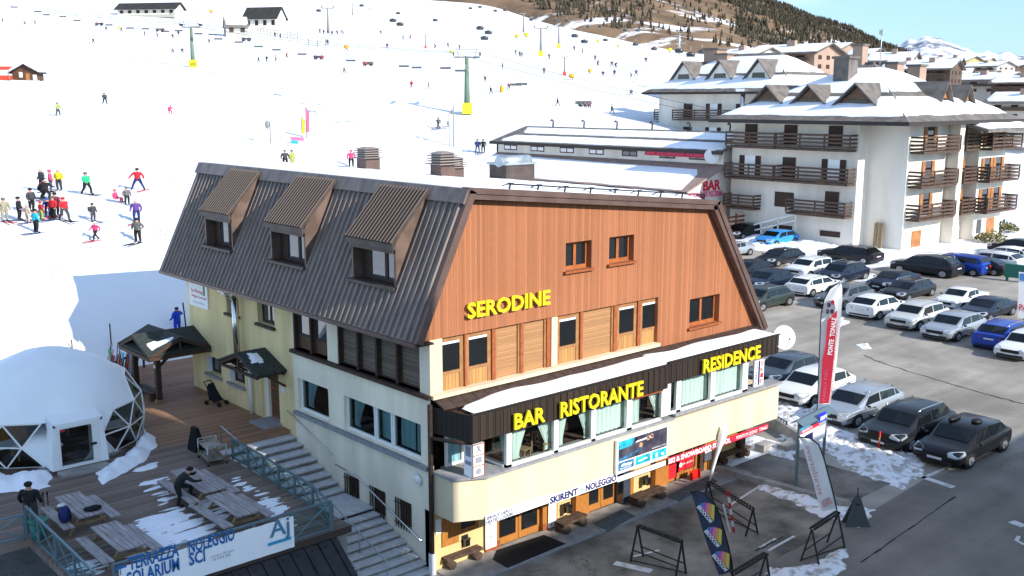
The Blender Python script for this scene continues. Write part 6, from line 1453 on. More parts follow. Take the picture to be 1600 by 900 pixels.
# ---- A-board, marker pole, low fence, kerbs
p = PZ(1337,820); e = thing('pavement_board', 'grey triangular folding board with a handle by the forecourt kerb', 'board', p); s = Vector((rgt[0], rgt[1], 0)).normalized(); f = Vector((s.y, -s.x, 0))
M['grey_board'] = mat('slate_board', (.07,.08,.085), .6)
for q, nm in ((1, 'front_panel'), (-1, 'rear_panel')):
    w = MB(); A = [p-s*.42+f*.22*q, p+s*.42+f*.22*q, p+s*.09+f*.02*q+Vector((0,0,1.0)), p-s*.09+f*.02*q+Vector((0,0,1.0))]; w.add(A+[k-f*.03*q for k in A], [(0,1,2,3),(7,6,5,4),(0,4,5,1),(1,5,6,2),(2,6,7,3),(3,7,4,0)]); w.build(nm, 'grey_board', e)
MB().tube([p+Vector((0,0,.98)), p+Vector((0,0,1.3))], .02, 6).build('handle', 'black_metal', e); MB().add([p-s*.06+f*.10+Vector((0,0,.72)), p+s*.06+f*.10+Vector((0,0,.72)), p+s*.06+f*.085+Vector((0,0,.78)), p-s*.06+f*.085+Vector((0,0,.78))], [(0,1,2,3)]).build('slot', 'black_metal', e)
b = PZ(1373,706); tag(MB().tube([b, b+Vector((.04,.02,.85))], .035, 8, 0).tube([b+Vector((.02,.01,.42)), b+Vector((.03,.015,.6))], .038, 8, 1).build('marker_pole', ['shovel','p_or']), 'orange snow marker pole in the snow before the dark parked car', 'pole')
A = [PZ(1206,668), PZ(1218,672), PZ(1228,681)]; e = thing('low_fence', 'short black metal fence at the end of the shop wall', 'fence', A[0]); up = Vector((0,0,.62))
for q in (A[0], A[2]): MB().bar(q, q+up, .05).build('post', 'black_metal', e)
mb = MB(); mb.bar(A[0]+up, A[2]+up, .04).bar(A[0]+up*.3, A[2]+up*.3, .03)
for k in range(1, 5): q = A[0].lerp(A[2], k/5); mb.bar(q+up*.3, q+up, .025)
mb.build('rail', 'black_metal', e)
def kerbline(pts, w, h, name='kerb', m='concrete'):
    mb = MB(); P = [PZ(*q) for q in pts]
    for a, b in zip(P, P[1:]): d = (b-a).normalized()*.001; mb.bar(a+Vector((0,0,h/2-.02))+d, b+Vector((0,0,h/2-.02))-d, w, h)
    return structure(mb.build(name, m))
kerbline([(1121,737),(1200,760),(1270,780),(1326,793)], .26, .26); kerbline([(1198,662),(1255,697)], .2, .5, 'retaining_wall')
for u, v in ((1194,703),(1229,704)): tag(MB().box(PZ(u,v).x-.35,PZ(u,v).x+.35,PZ(u,v).y-.22,PZ(u,v).y+.22,.0,.3).build('snowy_step', 'concrete'), 'left concrete block half in the snow below the fence' if u < 1200 else 'right concrete block half in the snow below the fence', 'block')
# price sign at the right border
p = PZ(1612,560); e = thing('parking_sign', 'tall pale sign panel with red lettering at the right border of the photo', 'sign', PZ(1615,500)); q = PZ(1615,505); pl = flag_plane(q)
W4 = [on_plane(k, pl) for k in ((1590,497),(1640,500),(1640,432),(1592,425))]; nn = Vector((pl[1].x, pl[1].y, 0))
MB().add(W4+[w+nn*.06 for w in W4], [(0,1,2,3),(7,6,5,4),(0,4,5,1),(1,5,6,2),(2,6,7,3),(3,7,4,0)]).build('panel', 'banner_white', e)
MB().bar(on_plane((1600,530),pl)+nn*.1, on_plane((1600,430),pl)+nn*.1, .1).build('post', 'steel', e); flag_prints(e, pl, [([(1593,427),(1612,428),(1612,440),(1594,438)], 1)], [('PARKING', (1592,484), (1640,488), (1592,475), 0, .02)], ['red_print','p_blue'], off=.03)
b = PZ(1588,440); tag(MB().box(b.x-.2,b.x+.2,b.y-.9,b.y+.9,0.3,1.35).box(b.x-.1,b.x+.1,b.y-.8,b.y-.65,0,.3).box(b.x-.1,b.x+.1,b.y+.65,b.y+.8,0,.3).build('notice_board', 'bin'), 'green notice board behind the white cars at the right border', 'board')

# ================================================================== CARS
def paint(name, c, metal=.0, rough=.28): return mat('paint_'+name, c, rough, metal=metal, coat=.12, spec=.35)
PT_ = {k: paint(k, *v) for k, v in dict(white=((.72,.72,.71),), silver=((.42,.45,.48),.55), greyblue=((.07,.09,.115),.3), black=((.006,.006,.008),), navy=((.007,.012,.03),.1), blue=((.012,.05,.34),.2), anthracite=((.012,.014,.018),.1), grey=((.16,.165,.17),.5), offwhite=((.5,.5,.48),.1), skyblue=((.03,.25,.62),), dkgreen=((.03,.04,.035),)).items()}
M['car_glass'] = mat('car_glass', (.006,.008,.010), .05, spec=.45); M['lamp_clear'] = mat('headlamp', (.55,.58,.62), .12, metal=.5); M['lamp_red'] = mat('tail_lamp', (.42,.01,.012), .2); M['rim'] = mat('alloy_rim', (.42,.42,.44), .35, metal=.7); M['dark_trim'] = mat('dark_trim', (.012,.012,.012), .5); M['plate'] = mat('number_plate', (.62,.64,.68), .5)
TYPES = {  # L, W, stations x | belt z | top z (0: none)
 'hatch': (4.1, 1.78, [-2.05,-1.96,-1.62,-1.08,-.40,.32,1.32,1.86,2.0,2.05], [.64,.74,.83,.92,.92,.93,.97,.99,.96,.60], [0,0,0,0,1.46,1.54,1.47,0,0,0], .32),
 'wagon': (4.6, 1.82, [-2.28,-2.18,-1.78,-1.15,-.42,.38,1.62,2.14,2.27,2.31], [.64,.74,.83,.92,.92,.93,.96,.98,.95,.6], [0,0,0,0,1.44,1.51,1.44,0,0,0], .33),
 'suv': (4.45, 1.88, [-2.2,-2.13,-1.80,-1.25,-.62,.25,1.5,2.02,2.18,2.22], [.70,.88,.98,1.05,1.05,1.06,1.09,1.10,1.06,.7], [0,0,0,0,1.62,1.71,1.63,0,0,0], .37),
 'sedan': (4.55, 1.80, [-2.26,-2.16,-1.72,-1.08,-.32,.42,1.12,1.8,2.2,2.28], [.64,.74,.84,.93,.93,.95,.98,1.03,1.02,.66], [0,0,0,0,1.44,1.49,1.42,0,0,0], .33),
 'van': (4.6, 1.86, [-2.28,-2.18,-1.95,-1.5,-.75,.3,1.9,2.2,2.28,2.31], [.72,.92,1.02,1.12,1.15,1.17,1.18,1.18,1.1,.7], [0,0,0,0,1.78,1.84,1.8,0,0,0], .34),
 'pickup': (4.6, 1.76, [-2.28,-2.18,-1.75,-1.1,-.45,.3,.75,.9,2.25,2.3], [.70,.86,.96,1.04,1.06,1.08,1.08,.98,.98,.6], [0,0,0,0,1.58,1.62,1.56,0,0,0], .35)}
def build_car(kind, rails=False):
    L_, W_, xs, bz, tz, rw = TYPES[kind]; hw = W_/2; e = thing('parked_car', 'car', 'car'); rings = []
    n = len(xs)
    for i, x in enumerate(xs):
        k = (.80 if i in (0, n-1) else .93 if i == 1 else .98 if i in (2, n-2) else 1.0); w = hw*k; zb = .30 if i in (0, n-1) else .22; b = bz[i]
        ring = [(w*.82, zb), (w*.97, zb+.10), (w, (zb+b)*.5), (w*.985, b-.10), (w*.93, b)]
        if tz[i]: ring += [(w*.80, tz[i]-.07), (w*.68, tz[i]-.02), (0, tz[i])]
        else: ring += [(w*.80, b+.035), (w*.6, b+.05), (0, b+.06)]
        rings.append([(x, y, z) for y, z in ring])
    mb = MB(); R = len(rings[0])
    for r in rings:
        for x, y, z in r: mb.v.append((x, y, z))
        for x, y, z in r: mb.v.append((x, -y, z))
    for i in range(n-1):
        for s in (0, R):
            for j in range(R-1):
                a = i*2*R+s+j; q = (a, a+2*R, a+2*R+1, a+1); mb.f.append(q if s else tuple(reversed(q))); mb.mi.append(0); mb.sm.append(True)
        a = i*2*R; mb.f.append((a, a+R, a+3*R, a+2*R)); mb.mi.append(0); mb.sm.append(True)
    for i, rev in ((0, 0), (n-1, 1)):
        a = i*2*R; f = tuple(a+j for j in range(R))+tuple(a+R+j for j in reversed(range(R-1))); mb.f.append(f if rev else tuple(reversed(f))); mb.mi.append(0); mb.sm.append(False)
    bo = mb.build('body', PT_['white'], e, True); bm = bmesh.new(); bm.from_mesh(bo.data); bmesh.ops.remove_doubles(bm, verts=bm.verts, dist=.0005); bmesh.ops.recalc_face_normals(bm, faces=bm.faces); bm.to_mesh(bo.data); bm.free(); bo.data.set_sharp_from_angle(angle=radians(38))
    V = lambda i, j, s=1: Vector((rings[i][j][0], rings[i][j][1]*s, rings[i][j][2]))
    def panel(name, q, m, off=.012, inset=(.06, .06), par=e):
        a, b, c, d = q; u0, v0 = inset
        P = lambda u, v: (a*(1-u)+b*u)*(1-v)+(d*(1-u)+c*u)*v
        nrm = (b-a).cross(d-a); nrm = (nrm if nrm.length > 1e-6 else (c-b).cross(d-b)).normalized(); ctr = (a+b+c+d)/4
        if nrm.dot(ctr-Vector((0, 0, .6))) < 0: nrm = -nrm
        vs = []
        for v in (v0, 1-v0):
            for u in (u0, .5, 1-u0): vs.append(P(u, v)+nrm*off)
        m_ = MB(); m_.add(vs, [(0,1,4,3),(1,2,5,4)]); return m_.build(name, m, par, True)
    # windscreen and rear window bend over the middle line
    def screen(name, i, j, top):
        mm = MB(); rows = []
        for v in (.10, .93):
            row = []
            for s, k in ((-1,6),(-1,7),(1,6)):
                lo = Vector((rings[i][k][0], rings[i][k][1]*s*(1.16 if k == 6 else 1), rings[i][k][2])); hi = Vector((rings[j][k][0], rings[j][k][1]*s*(1.06 if k == 6 else 1), rings[j][k][2])); row.append(lo.lerp(hi, v)+Vector((-.012 if i < j else .012, 0, .014)))
            rows += row
        mm.add(rows, [(0,1,4,3),(1,2,5,4)]); return mm.build(name, 'car_glass', e, True)
    screen('windscreen', 3, 4, 4); screen('rear_window', 7, 6, 6)
    for s in (-1, 1):
        panel('side_window', (V(3,4,s).lerp(V(4,4,s), .25), V(5,4,s), V(5,5,s), V(4,5,s)), 'car_glass', .014, (.05,.08))
        panel('side_window', (V(5,4,s), V(6,4,s), V(6,5,s), V(5,5,s)), 'car_glass', .014, (.05,.08))
        if kind in ('wagon','suv','van','hatch'): panel('side_window', (V(6,4,s), V(7,4,s).lerp(V(6,4,s), .25), V(7,5,s).lerp(V(6,5,s), .75), V(6,5,s)), 'car_glass', .014, (.12,.1))
        for xw in (xs[1]+.72, xs[-2]-.62):
            MB().tube([(xw, s*(hw-.10), rw), (xw, s*(hw+.004), rw)], rw+.06, 18, 0).build('wheel_arch', 'dark_trim', e, True)
            w = MB().tube([(xw, s*(hw-.2), rw), (xw, s*(hw-.02), rw), (xw, s*(hw+.02), rw)], [rw, rw, rw*.92], 18).build('wheel', 'rubber', e, True)
            rm = MB(); rm.tube([(xw, s*(hw+.0), rw), (xw, s*(hw+.032), rw)], rw*.62, 14)
            for k in range(5): a = 2*pi*k/5; rm.bar((xw, s*(hw+.034), rw), (xw+cos(a)*rw*.6, s*(hw+.034), rw+sin(a)*rw*.6), .05, .02)
            rm.build('rim', 'rim', w, True)
        x0 = xs[0]; zl = bz[1]-.05; y1, y0 = hw*.90, hw*.50
        za = bz[1]-.15; h = MB(); h.prism([(x0-.015, s*hw*.46, za+.03), (x0-.01, s*hw*.83, za), (x0+.12, s*hw*.945, za), (x0+.42, s*hw*.995, za+.10), (x0+.42, s*hw*.93, za+.2), (x0+.05, s*hw*.5, za+.16)], (0, 0, .07)); h.build('headlight', 'lamp_clear', e, True)
        xe = xs[-1]; zt = bz[-2]-.22; MB().prism([(xe+.008, s*hw*.52, zt), (xe-.10, s*(hw*.97+.006), zt), (xe-.14, s*(hw*.97+.008), zt+.2), (xe-.04, s*hw*.55, zt+.2)], (-.06, 0, 0)).build('taillight', 'lamp_red', e, True)
        MB().ball((xs[3]+.32, s*(hw+.09), bz[3]+.06), (.07,.10,.065), 8, 5).build('mirror', PT_['white'] if False else 'dark_trim', e, True)
        MB().box(xs[4]+.15, xs[4]+.30, s*(hw+.002), s*(hw+.016), bz[4]-.19, bz[4]-.16).build('door_handle', 'dark_trim', e, True)
    x0 = xs[0]; mb = MB(); mb.box(x0-.022, x0+.06, -hw*.50, hw*.50, bz[0]-.11, bz[0]+.08); mb.build('grille', 'dark_trim', e, True)
    MB().box(x0-.022, x0+.05, -hw*.72, hw*.72, .27, .41).build('lower_intake', 'dark_trim', e, True); MB().box(x0-.036, x0-.020, -.26, .26, .41, .51).build('number_plate', 'plate', e, True)
    xe = xs[-1]; MB().box(xe+.004, xe+.02, -.26, .26, bz[-1]+.06 if kind != 'pickup' else .5, bz[-1]+.16 if kind != 'pickup' else .6).build('number_plate', 'plate', e, True); MB().box(xe-.06, xe+.012, -hw*.7, hw*.7, .3, .40).build('rear_bumper', 'dark_trim', e, True)
    if rails:
        for s in (-1, 1): MB().tube([(xs[4]+.05, s*hw*.70, tz[5]-.03), (xs[4]+.25, s*hw*.70, tz[5]+.05), (xs[6]-.1, s*hw*.70, tz[5]+.03), (xs[6]+.08, s*hw*.68, tz[6]-.03)], .022, 6).build('roof_rail', 'bright_steel', e, True)
    return e
CZ = .78
PROTO = {}
for k, r in (('hatch',0),('wagon',1),('suv',1),('sedan',0),('van',0),('pickup',0)): PROTO[k] = build_car(k, r)
used = set()
def car(kind, col, px, label, rz=0, sc=1.06, ref='near', xy=None):
    """px: ground contact of the near front wheel (cars nose towards -x), or of the near rear wheel for tail-on cars"""
    L_, W_, xs = TYPES[kind][:3]; xf = xs[1]+.72; xr = xs[-2]-.62
    if xy is None:
        p = PZ(*px)
        if rz == 0: loc = (p.x-xf*sc if ref == 'near' else p.x-xr*sc, p.y+W_/2*sc, .004)
        elif ref == 'near': loc = (p.x+xr*sc, p.y+W_/2*sc, .004)
        else: loc = (p.x+xf*sc, p.y+W_/2*sc, .004)
    else: loc = (*xy, .004)
    pr = PROTO[kind]; g = 'cars parked around the hotel'
    if kind in used: r = dup(pr, loc, rz, label, g, (sc, sc, CZ*sc))
    else: r = pr; used.add(kind); r.location = loc; r.rotation_euler = (0, 0, rz); r['label'] = label; r['group'] = g; r.scale = (sc, sc, CZ*sc)
    for c in r.children:
        if c.name.split('.')[0] == 'body': c.material_slots[0].link = 'OBJECT'; c.material_slots[0].material = PT_[col]
    return r
# front row
car('hatch','greyblue',(1229,606),'grey blue hatchback beside the end of the beige bay')
car('hatch','white',(1272,636),'white hatchback behind the tall red and white flag', sc=1.12)
car('wagon','silver',(1340,668),'silver estate car next to the snow heap', sc=1.08)
car('suv','anthracite',(1424,707),'dark off-roader with roof rails behind the orange marker pole', sc=1.08)
cz_ = car('hatch','black',(1516,732),'black car with luggage on its roof nearest the road', sc=1.13)
tag(MB().ball((cz_.location.x+.1,cz_.location.y+.45,1.39),(.5,.16,.09),10,6).build('roof_luggage','dark_trim'),'longer dark bundle strapped on the far side of the black car roof','luggage')
tag(MB().ball((cz_.location.x+.35,cz_.location.y-.35,1.39),(.3,.2,.1),10,6).build('roof_luggage','dark_trim'),'shorter dark bundle strapped on the near side of the black car roof','luggage')
# second row
car('suv','dkgreen',(1192,487),'dark off-road car half hidden by the right roof edge', sc=1.05)
car('hatch','navy',(1199,456),'dark blue hatchback right of the sloping roof edge', sc=1.15)
car('wagon','white',(1270,464),'white estate seen from behind with a dark item on its roof', pi, 1.1)
car('suv','grey',(1320,484),'grey off-roader hidden behind the top of the tall flag', 0, 1.08)
car('hatch','white',(1374,500),'white coupe seen from behind next to the tall flag', pi, 1.15)
car('suv','offwhite',(1437,517),'pale boxy off-roader with black roof facing the lane', 0, 1.08)
car('hatch','silver',(1497,534),'silver hatchback facing the lane in the middle row', 0, 1.15)
car('suv','blue',(1580,550),'bright blue off-roader seen from behind', pi, 1.08)
car('hatch','white',(1616,565),'white car cut by the right border of the photo', 0, 1.1)
# third row
car('hatch','black',(1161,374),'black hatchback by the red railing of the flats', 0, 1.2)
car('sedan','silver',(1172,399),'silver grey car tail by the roof edge', 0, 1.15, ref='far')
car('hatch','black',(1168,438),'black hatchback cut by the sloping roof edge', 0, 1.12)
car('wagon','black',(1216,417),'black estate behind the white off-roader', 0, 1.1)
car('hatch','skyblue',(1213,386),'bright blue small car by the snow at the flats', 0, 1.2)
car('suv','white',(1266,436),'white off-roader in the back row', 0, 1.1)
car('suv','navy',(1317,445),'dark blue grey off-roader right of the white one in the back row', 0, 1.1)
car('sedan','navy',(1397,456),'dark saloon with a paper sunshade behind its windscreen', 0, 1.1)
car('wagon','anthracite',(1420,472),'dark estate with roof rails behind the pale boxy off-roader', 0, 1.08)
car('pickup','white',(1505,487),'white pickup behind the silver hatchback', 0, 1.05)
car('sedan','navy',(1547,504),'dark blue saloon behind the bright blue off-roader', 0, 1.1)
# crossways row towards the flats
car('wagon','black',None,'black estate parked sideways on the snow before the flats', -pi/2, 1.2, xy=(64.9, 24.5))
car('suv','anthracite',None,'dark off-roader parked sideways at the end of the lane', -pi/2, 1.22, xy=(63.1, 16.5))
car('sedan','black',None,'black car behind the sideways off-roader', -pi/2, 1.15, xy=(66.6, 15.2))
car('van','blue',None,'blue people carrier parked between two dark cars', -pi/2, 1.1, xy=(PZ(1506,431).x+1.2, PZ(1506,431).y+1.2))
car('sedan','black',None,'black saloon right of the blue people carrier', -pi/2, 1.1, xy=(PZ(1536,430).x+1.2, PZ(1536,430).y+1.0))
car('wagon','white',None,'white estate parked sideways near the green notice board', -pi/2, 1.15, xy=(PZ(1556,421).x+1.2, PZ(1556,421).y+1.0))
car('hatch','white',None,'white hatchback behind the white estate', -pi/2, 1.15, xy=(PZ(1580,414).x+1.6, PZ(1580,414).y+1.2))
car('hatch','black',None,'black car in the far right corner of the car park', -pi/2, 1.15, xy=(PZ(1590,402).x+2.5, PZ(1590,402).y+1.2))
# ================================================================== LOW RESTAURANT BUILDING BEHIND
M['pink_tile'] = mat('pinkish_roof_tile', (.30, .21, .18), .85, var=.15, vscale=2); M['eave_dark'] = mat('dark_eave', (.04, .032, .03), .7); M['grey_roof'] = mat('grey_brown_roof', (.15, .13, .115), .75, var=.25, vscale=1.2)
M['brown_door'] = mat('brown_dormer_boards', (.13,.075,.05), .7, var=.2, vscale=2); M['shutter_dark'] = mat('dark_brown_shutter', (.045, .022, .016), .6); M['wood_orange'] = mat('orange_shutter_wood', (.36, .15, .05), .6, var=.2, vscale=2); M['balcony_wood'] = mat('balcony_wood', (.085, .052, .036), .7, var=.3, vscale=2, stretch=(1, 1, 5)); M['brown_wall'] = mat('pink_brown_render', (.36, .25, .19), .9, var=.1, vscale=.4)  # orange shutter wood also serves doors and dormer fronts
def snow_slab(mb, a, b, c, d, th, jit=.12, n=10, mi=0):
    """snow lying on the roof quad a-b (eave) d-c (top): uneven lower lip, thickness th"""
    a, b, c, d = map(Vector, (a, b, c, d)); nr = (b-a).cross(d-a).normalized(); nr = nr if nr.z > 0 else -nr; rows = 4; o = len(mb.v); nx = n*2
    for j in range(rows+1):
        for i in range(nx+1):
            u, v = i/nx, j/rows; p = (a*(1-u)+b*u)*(1-v)+(d*(1-u)+c*u)*v; e = min(u*nx, (1-u)*nx, v*rows, (1-v)*rows, 1)
            q = p+nr*(th*(e**.5)*(.85+.3*mnoise.noise((p.x*.5, p.y*.5, 1)))-.01)
            if j == 0: q += (d-a).normalized()*jit*(mnoise.noise((p.x*.8, p.y*.8, p.z))+.3)
            mb.v.append(tuple(q))
    for j in range(rows):
        for i in range(nx): k = o+j*(nx+1)+i; mb.f.append((k, k+1, k+nx+2, k+nx+1)); mb.mi.append(mi); mb.sm.append(True)
    return mb
e = thing('restaurant_building', 'long low white building with two snowy roof steps and red BAR lettering behind the hotel', 'building', (73, 50, 0))
xs_ = 66.0; q = PX(1072,300,xs_); yn, ze = q.y, q.z; xw = PY(1130,262,yn).x; yf = PX(722,272,xs_).y
zt = PX(1108,259,xw).z; zu = PX(1112,236,xw).z; xr_ = xw+5; zr_ = PX(1083,206,xr_).z; xb_ = xw+10
yfu = PX(776,219,xw).y; yfr = PX(822,188,xr_).y
mb = MB(); mb.prism([(xs_,yn,0),(xs_,yn,ze),(xw,yn,zt),(xw,yn,zu),(xr_,yn,zr_-.2),(xb_,yn,zu),(xb_,yn,0)], (0, .3, 0)); mb.box(xs_,xs_+.3,yn+.3,yf,0,ze); mb.box(xw,xw+.3,yn+.3,yfu,zt-1,zu); mb.box(xs_,xb_,yf-.3,yf,0,ze)
mb.prism([(xw,yfu-.3,zt-1),(xw,yfu-.3,zu),(xr_,yfu-.3,zr_-.8),(xb_,yfu-.3,zu),(xb_,yfu-.3,zt-1)], (0,.3,0)); mb.build('wall', 'white_wall', e)
def rslab(name, x0, z0, x1, z1, y0, y1, m, th=.16):
    return MB().prism([(x0,y0,z0),(x1,y0,z1),(x1,y0,z1+th),(x0,y0,z0+th)], (0,y1-y0,0)).build(name, m, e)
r1 = rslab('roof', xs_-.5, ze-.1, xw-.01, zt+.05, yn-.5, yf, 'pink_tile'); MB().box(xs_-.66,xs_-.5,yn-.5,yf,ze-.3,ze+.02).build('gutter', 'eave_dark', r1)
sb = MB(); LR = lambda t, y: (xs_-.5+(xw-xs_+.5)*t, y, ze+.04+(zt+.15-ze)*t); snow_slab(sb, LR(.02,yn+.3), LR(.02,yf), LR(.93,yf), LR(.80,yn+1.6), .28, n=24); sb.build('roof_snow', 'snow', r1)
r2 = MB(); A = [(xw-.8,yn-.5,zu-.1),(xw-.8,yfu+.4,zu-.1),(xr_,yfr,zr_),(xr_,yn-.5,zr_)]; r2.add(A+[(p[0],p[1],p[2]+.15) for p in A], [(0,1,2,3),(7,6,5,4),(0,4,5,1),(1,5,6,2),(2,6,7,3),(3,7,4,0)])
A = [(xr_,yn-.5,zr_),(xr_,yfr,zr_),(xb_+.6,yfu+.4,zu-.1),(xb_+.6,yn-.5,zu-.1)]; r2.add(A+[(p[0],p[1],p[2]+.15) for p in A], [(0,1,2,3),(7,6,5,4),(0,4,5,1),(1,5,6,2),(2,6,7,3),(3,7,4,0)]); r2.add([(xw-.8,yfu+.4,zu+.05),(xb_+.6,yfu+.4,zu+.05),(xr_,yfr,zr_+.15)], [(0,1,2)])
r2 = r2.build('roof', 'grey_roof', e); MB().box(xw-.95,xw-.8,yn-.5,yfu+.4,zu-.3,zu+.06).build('gutter', 'eave_dark', r2)
m1 = .48; L2_ = lambda t, y: (xw-.7+(xr_-xw+.7)*t, y, zu+.06+(zr_-zu)*t)
sb = MB(); snow_slab(sb, L2_(.03,yn-.2), L2_(.03,yfu-.6), L2_(m1-.03,yfu-1.8), L2_(m1-.03,yn-.2), .26, n=20); sb.build('roof_snow', 'snow', r2); sb = MB(); snow_slab(sb, L2_(m1+.03,yn-.2), L2_(m1+.03,yfu-2.2), L2_(.96,yfr-.4), L2_(.96,yn-.2), .26, n=20); sb.build('roof_snow', 'snow', r2)
for k in range(6): y = yn+3+k*5.6; q = MB(); q.tube([L2_(.99,y), (xr_,y,zr_+.9), (xr_-.3,y,zr_+1.05), (xr_-.45,y,zr_+.9)], .1, 6); q.build('vent_pipe', 'eave_dark', r2)
for k, u in enumerate((798,840,886,932,984,1043,1090)):
    w_ = 20+k*.9; a = PX(u-w_/2,236,xw).y; b = PX(u+w_/2,236,xw).y; z0, z1 = zt+.55, zu-.35
    f = MB(); y0, y1 = min(a,b), max(a,b); x = xw-.06; f.box(x,x+.05,y0,y1,z0,z0+.12).box(x,x+.05,y0,y1,z1-.12,z1).box(x,x+.05,y0,y0+.12,z0+.12,z1-.12).box(x,x+.05,y1-.12,y1,z0+.12,z1-.12).box(x,x+.05,(y0+y1)/2-.07,(y0+y1)/2+.07,z0+.12,z1-.12)
    fr = f.build('window', 'shutter_dark', e); MB().box(x+.02,x+.04,y0+.05,y1-.05,z0+.05,z1-.05).build('pane', 'banner_white' if k < 4 else 'glass_sky', fr)
mb = MB(); a, b = PX(1008,232,xw-.15).y, PX(1107,241,xw-.15).y; mb.box(xw-.2,xw-.15,min(a,b),max(a,b),zu-.75,zu-.2); mb2 = mb
text_on(mb, 'BAR  RISTORANTE  PIZZERIA', (xw-.21,max(a,b)-.3,zu-.6), (0,-1,0), (0,0,1), abs(a-b)-.6, .3, bold=.02, mi=1); tag(mb.build('red_sign', ['red_print','pink_print']), 'long red strip sign under the upper eave of the low white building', 'sign')
mb = MB(); q = PY(1098,298,yn); text_on(mb, 'BAR', (q.x,yn-.02,q.z), (1,0,.0), (0,0,1), 2.9, 1.0, bold=.03, depth=.05); q = PY(1072,307,yn); text_on(mb, 'RISTORANTE PIZZERIA', (q.x+.2,yn-.02,q.z-.25), (1,0,.0), (0,0,1), 5.8, .55, bold=.02, depth=.05, mi=1)
tag(mb.build('sign_lettering', ['red_print','pink_print']), 'red BAR lettering on the lit gable end of the low white building', 'lettering')
q = PY(1092,316,yn); MB().box(q.x-.9,q.x+.9,yn-.06,yn-.01,q.z-.7,q.z+.7).build('window', 'glass_dark', e)
q = PX(1112,244,xw-.9); e2 = thing('satellite_dish', 'large white dish under the eave of the low white building', 'dish', q); o = MB(); dn = Vector((-.7,-.7,.2)).normalized(); o.tube([q+dn*.1, q], [.8,.75], 20); o.build('bowl', 'white_paint', e2); MB().tube([q-Vector((0,0,.2)), q+Vector((.9,.1,-.5))], .06, 6).build('bracket', 'steel', e2)

# ================================================================== FLATS
def balcony(e, p0, p1, out, z, h=1.5, wood='balcony_wood', rails=4):
    """rail of boards from p0 to p1 (plan points on the wall), pushed out by vector out"""
    a, b, o = Vector((*p0, z)), Vector((*p1, z)), Vector((*out, 0)); mb = MB(); d = b-a
    mb.prism([a, b, b+o, a+o], (0,0,-.2), 0)
    e_ = mb.build('balcony', wood, e); r = MB()
    for k in range(rails):
        zz = Vector((0,0,.12+h*(k+.35)/rails)); r.bar(a+o+zz, b+o+zz, .06, h/rails*.55).bar(a+zz, a+o+zz, .06, h/rails*.55).bar(b+zz, b+o+zz, .06, h/rails*.55)
    n = max(2, int(d.length/2.2))
    for k in range(n+1): q = a+d*(k/n)+o; r.bar(q, q+Vector((0,0,h)), .12)
    r.build('balcony_rail', wood, e_); return e_
def shutters(e, c, axis, w, z0, z1, m, op=False, glass='glass_dark'):
    """french door: c plan centre on the wall, axis the wall's outward normal"""
    n = Vector((*axis, 0)); t = Vector((-n.y, n.x, 0)); c = Vector((*c, 0)); mb = MB()
    def bx(s0, s1, o0, o1, za, zb): return MB().prism([c+t*s0+n*o0+Vector((0,0,za)), c+t*s1+n*o0+Vector((0,0,za)), c+t*s1+n*o1+Vector((0,0,za)), c+t*s0+n*o1+Vector((0,0,za))], (0,0,zb-za))
    if op:
        fr = bx(-w*.28, w*.28, .02, .06, z0, z1).build('window', glass, e)
        for s in (-1, 1): bx(*sorted((s*w*.3, s*w*.56)), .02, .12, z0, z1).build('shutter', m, fr)
    else: bx(-w*.32, w*.32, .02, .1, z0, z1).build('shutter', m, e)
e = thing('apartment_building', 'four storey white block of flats with wooden balconies and a big snowy hipped roof', 'building', (73, 29, 0))
XA, YA0, YA1, ZE = 72.6, 28.7, 43.2, 11.6; YB0 = 24.8; XB1 = 92.5
mb = MB(); mb.box(XA,84,YA0,YA1,0,ZE); mb.box(74.6,XB1,YB0,44,0,ZE+.05); mb.box(82.3,83.3,YB0-1.2,YB0,0,ZE); mb.box(86.5,XB1,YB0-1.3,YB0,0,ZE-.3); mb.build('wall', 'white_wall', e)
# long left face balconies (three rows)
rows = [3.35, 6.45, 9.55]
balcony(e, (XA,29.0), (XA,35.5), (-1.3,0), 3.0+.0, 1.35); 
for z in (6.1, 9.3): balcony(e, (XA,28.9), (XA,37.0), (-1.3,0), z, 1.45); balcony(e, (XA,37.2), (XA,43.1), (-1.3,0), z, 1.45)
balcony(e, (XA,39.4), (XA,43.1), (-1.3,0), 3.0, 1.35)
for z in (3.1, 6.2, 9.4):
    for y, op in ((31.2, z < 7), (36.2, False), (40.9, z < 7)):
        if z < 4 and y > 36: continue
        shutters(e, (XA, y), (-1,0), 2.3, z+.05, z+2.1, 'shutter_dark', op and z > 5, 'banner_white')
for y, z in ((36.6,3.3),(36.6,.9),(31.2,.8)): MB().box(XA-.06,XA-.01,y-1.1,y+1.1,z,z+(1.5 if z > 2 else .55)).build('shutter', 'shutter_dark', e)
# right face stacks with orange shutters
for z in (2.9, 6.0, 9.2):
    balcony(e, (75.0,YB0), (82.2,YB0), (0,-1.35), z, 1.4); balcony(e, (83.5,YB0), (86.4,YB0), (0,-1.35), z, 1.4); balcony(e, (86.6,YB0-1.3), (93.4,YB0-1.3), (0,-1.2), z, 1.4)
    balcony(e, (XB1,YB0-1.2), (XB1,YB0+6), (1.2,0), z, 1.4)
    for x, y in ((78.6,YB0),(84.9,YB0),(88.3,YB0-1.3),(90.9,YB0-1.3)): shutters(e, (x, y), (0,-1), 2.2, z+.1, z+2.2, 'wood_orange', True)
MB().box(89.4,91.2,YB0-1.36,YB0-1.31,.05,2.0).build('door', 'wood_orange', e); MB().box(87.2,88.2,YB0-1.36,YB0-1.31,.6,2.0).build('window', 'glass_dark', e); MB().box(76.4,78.2,YB0-.06,YB0-.01,.05,1.6).build('notice_panel', 'wood_orange', e)
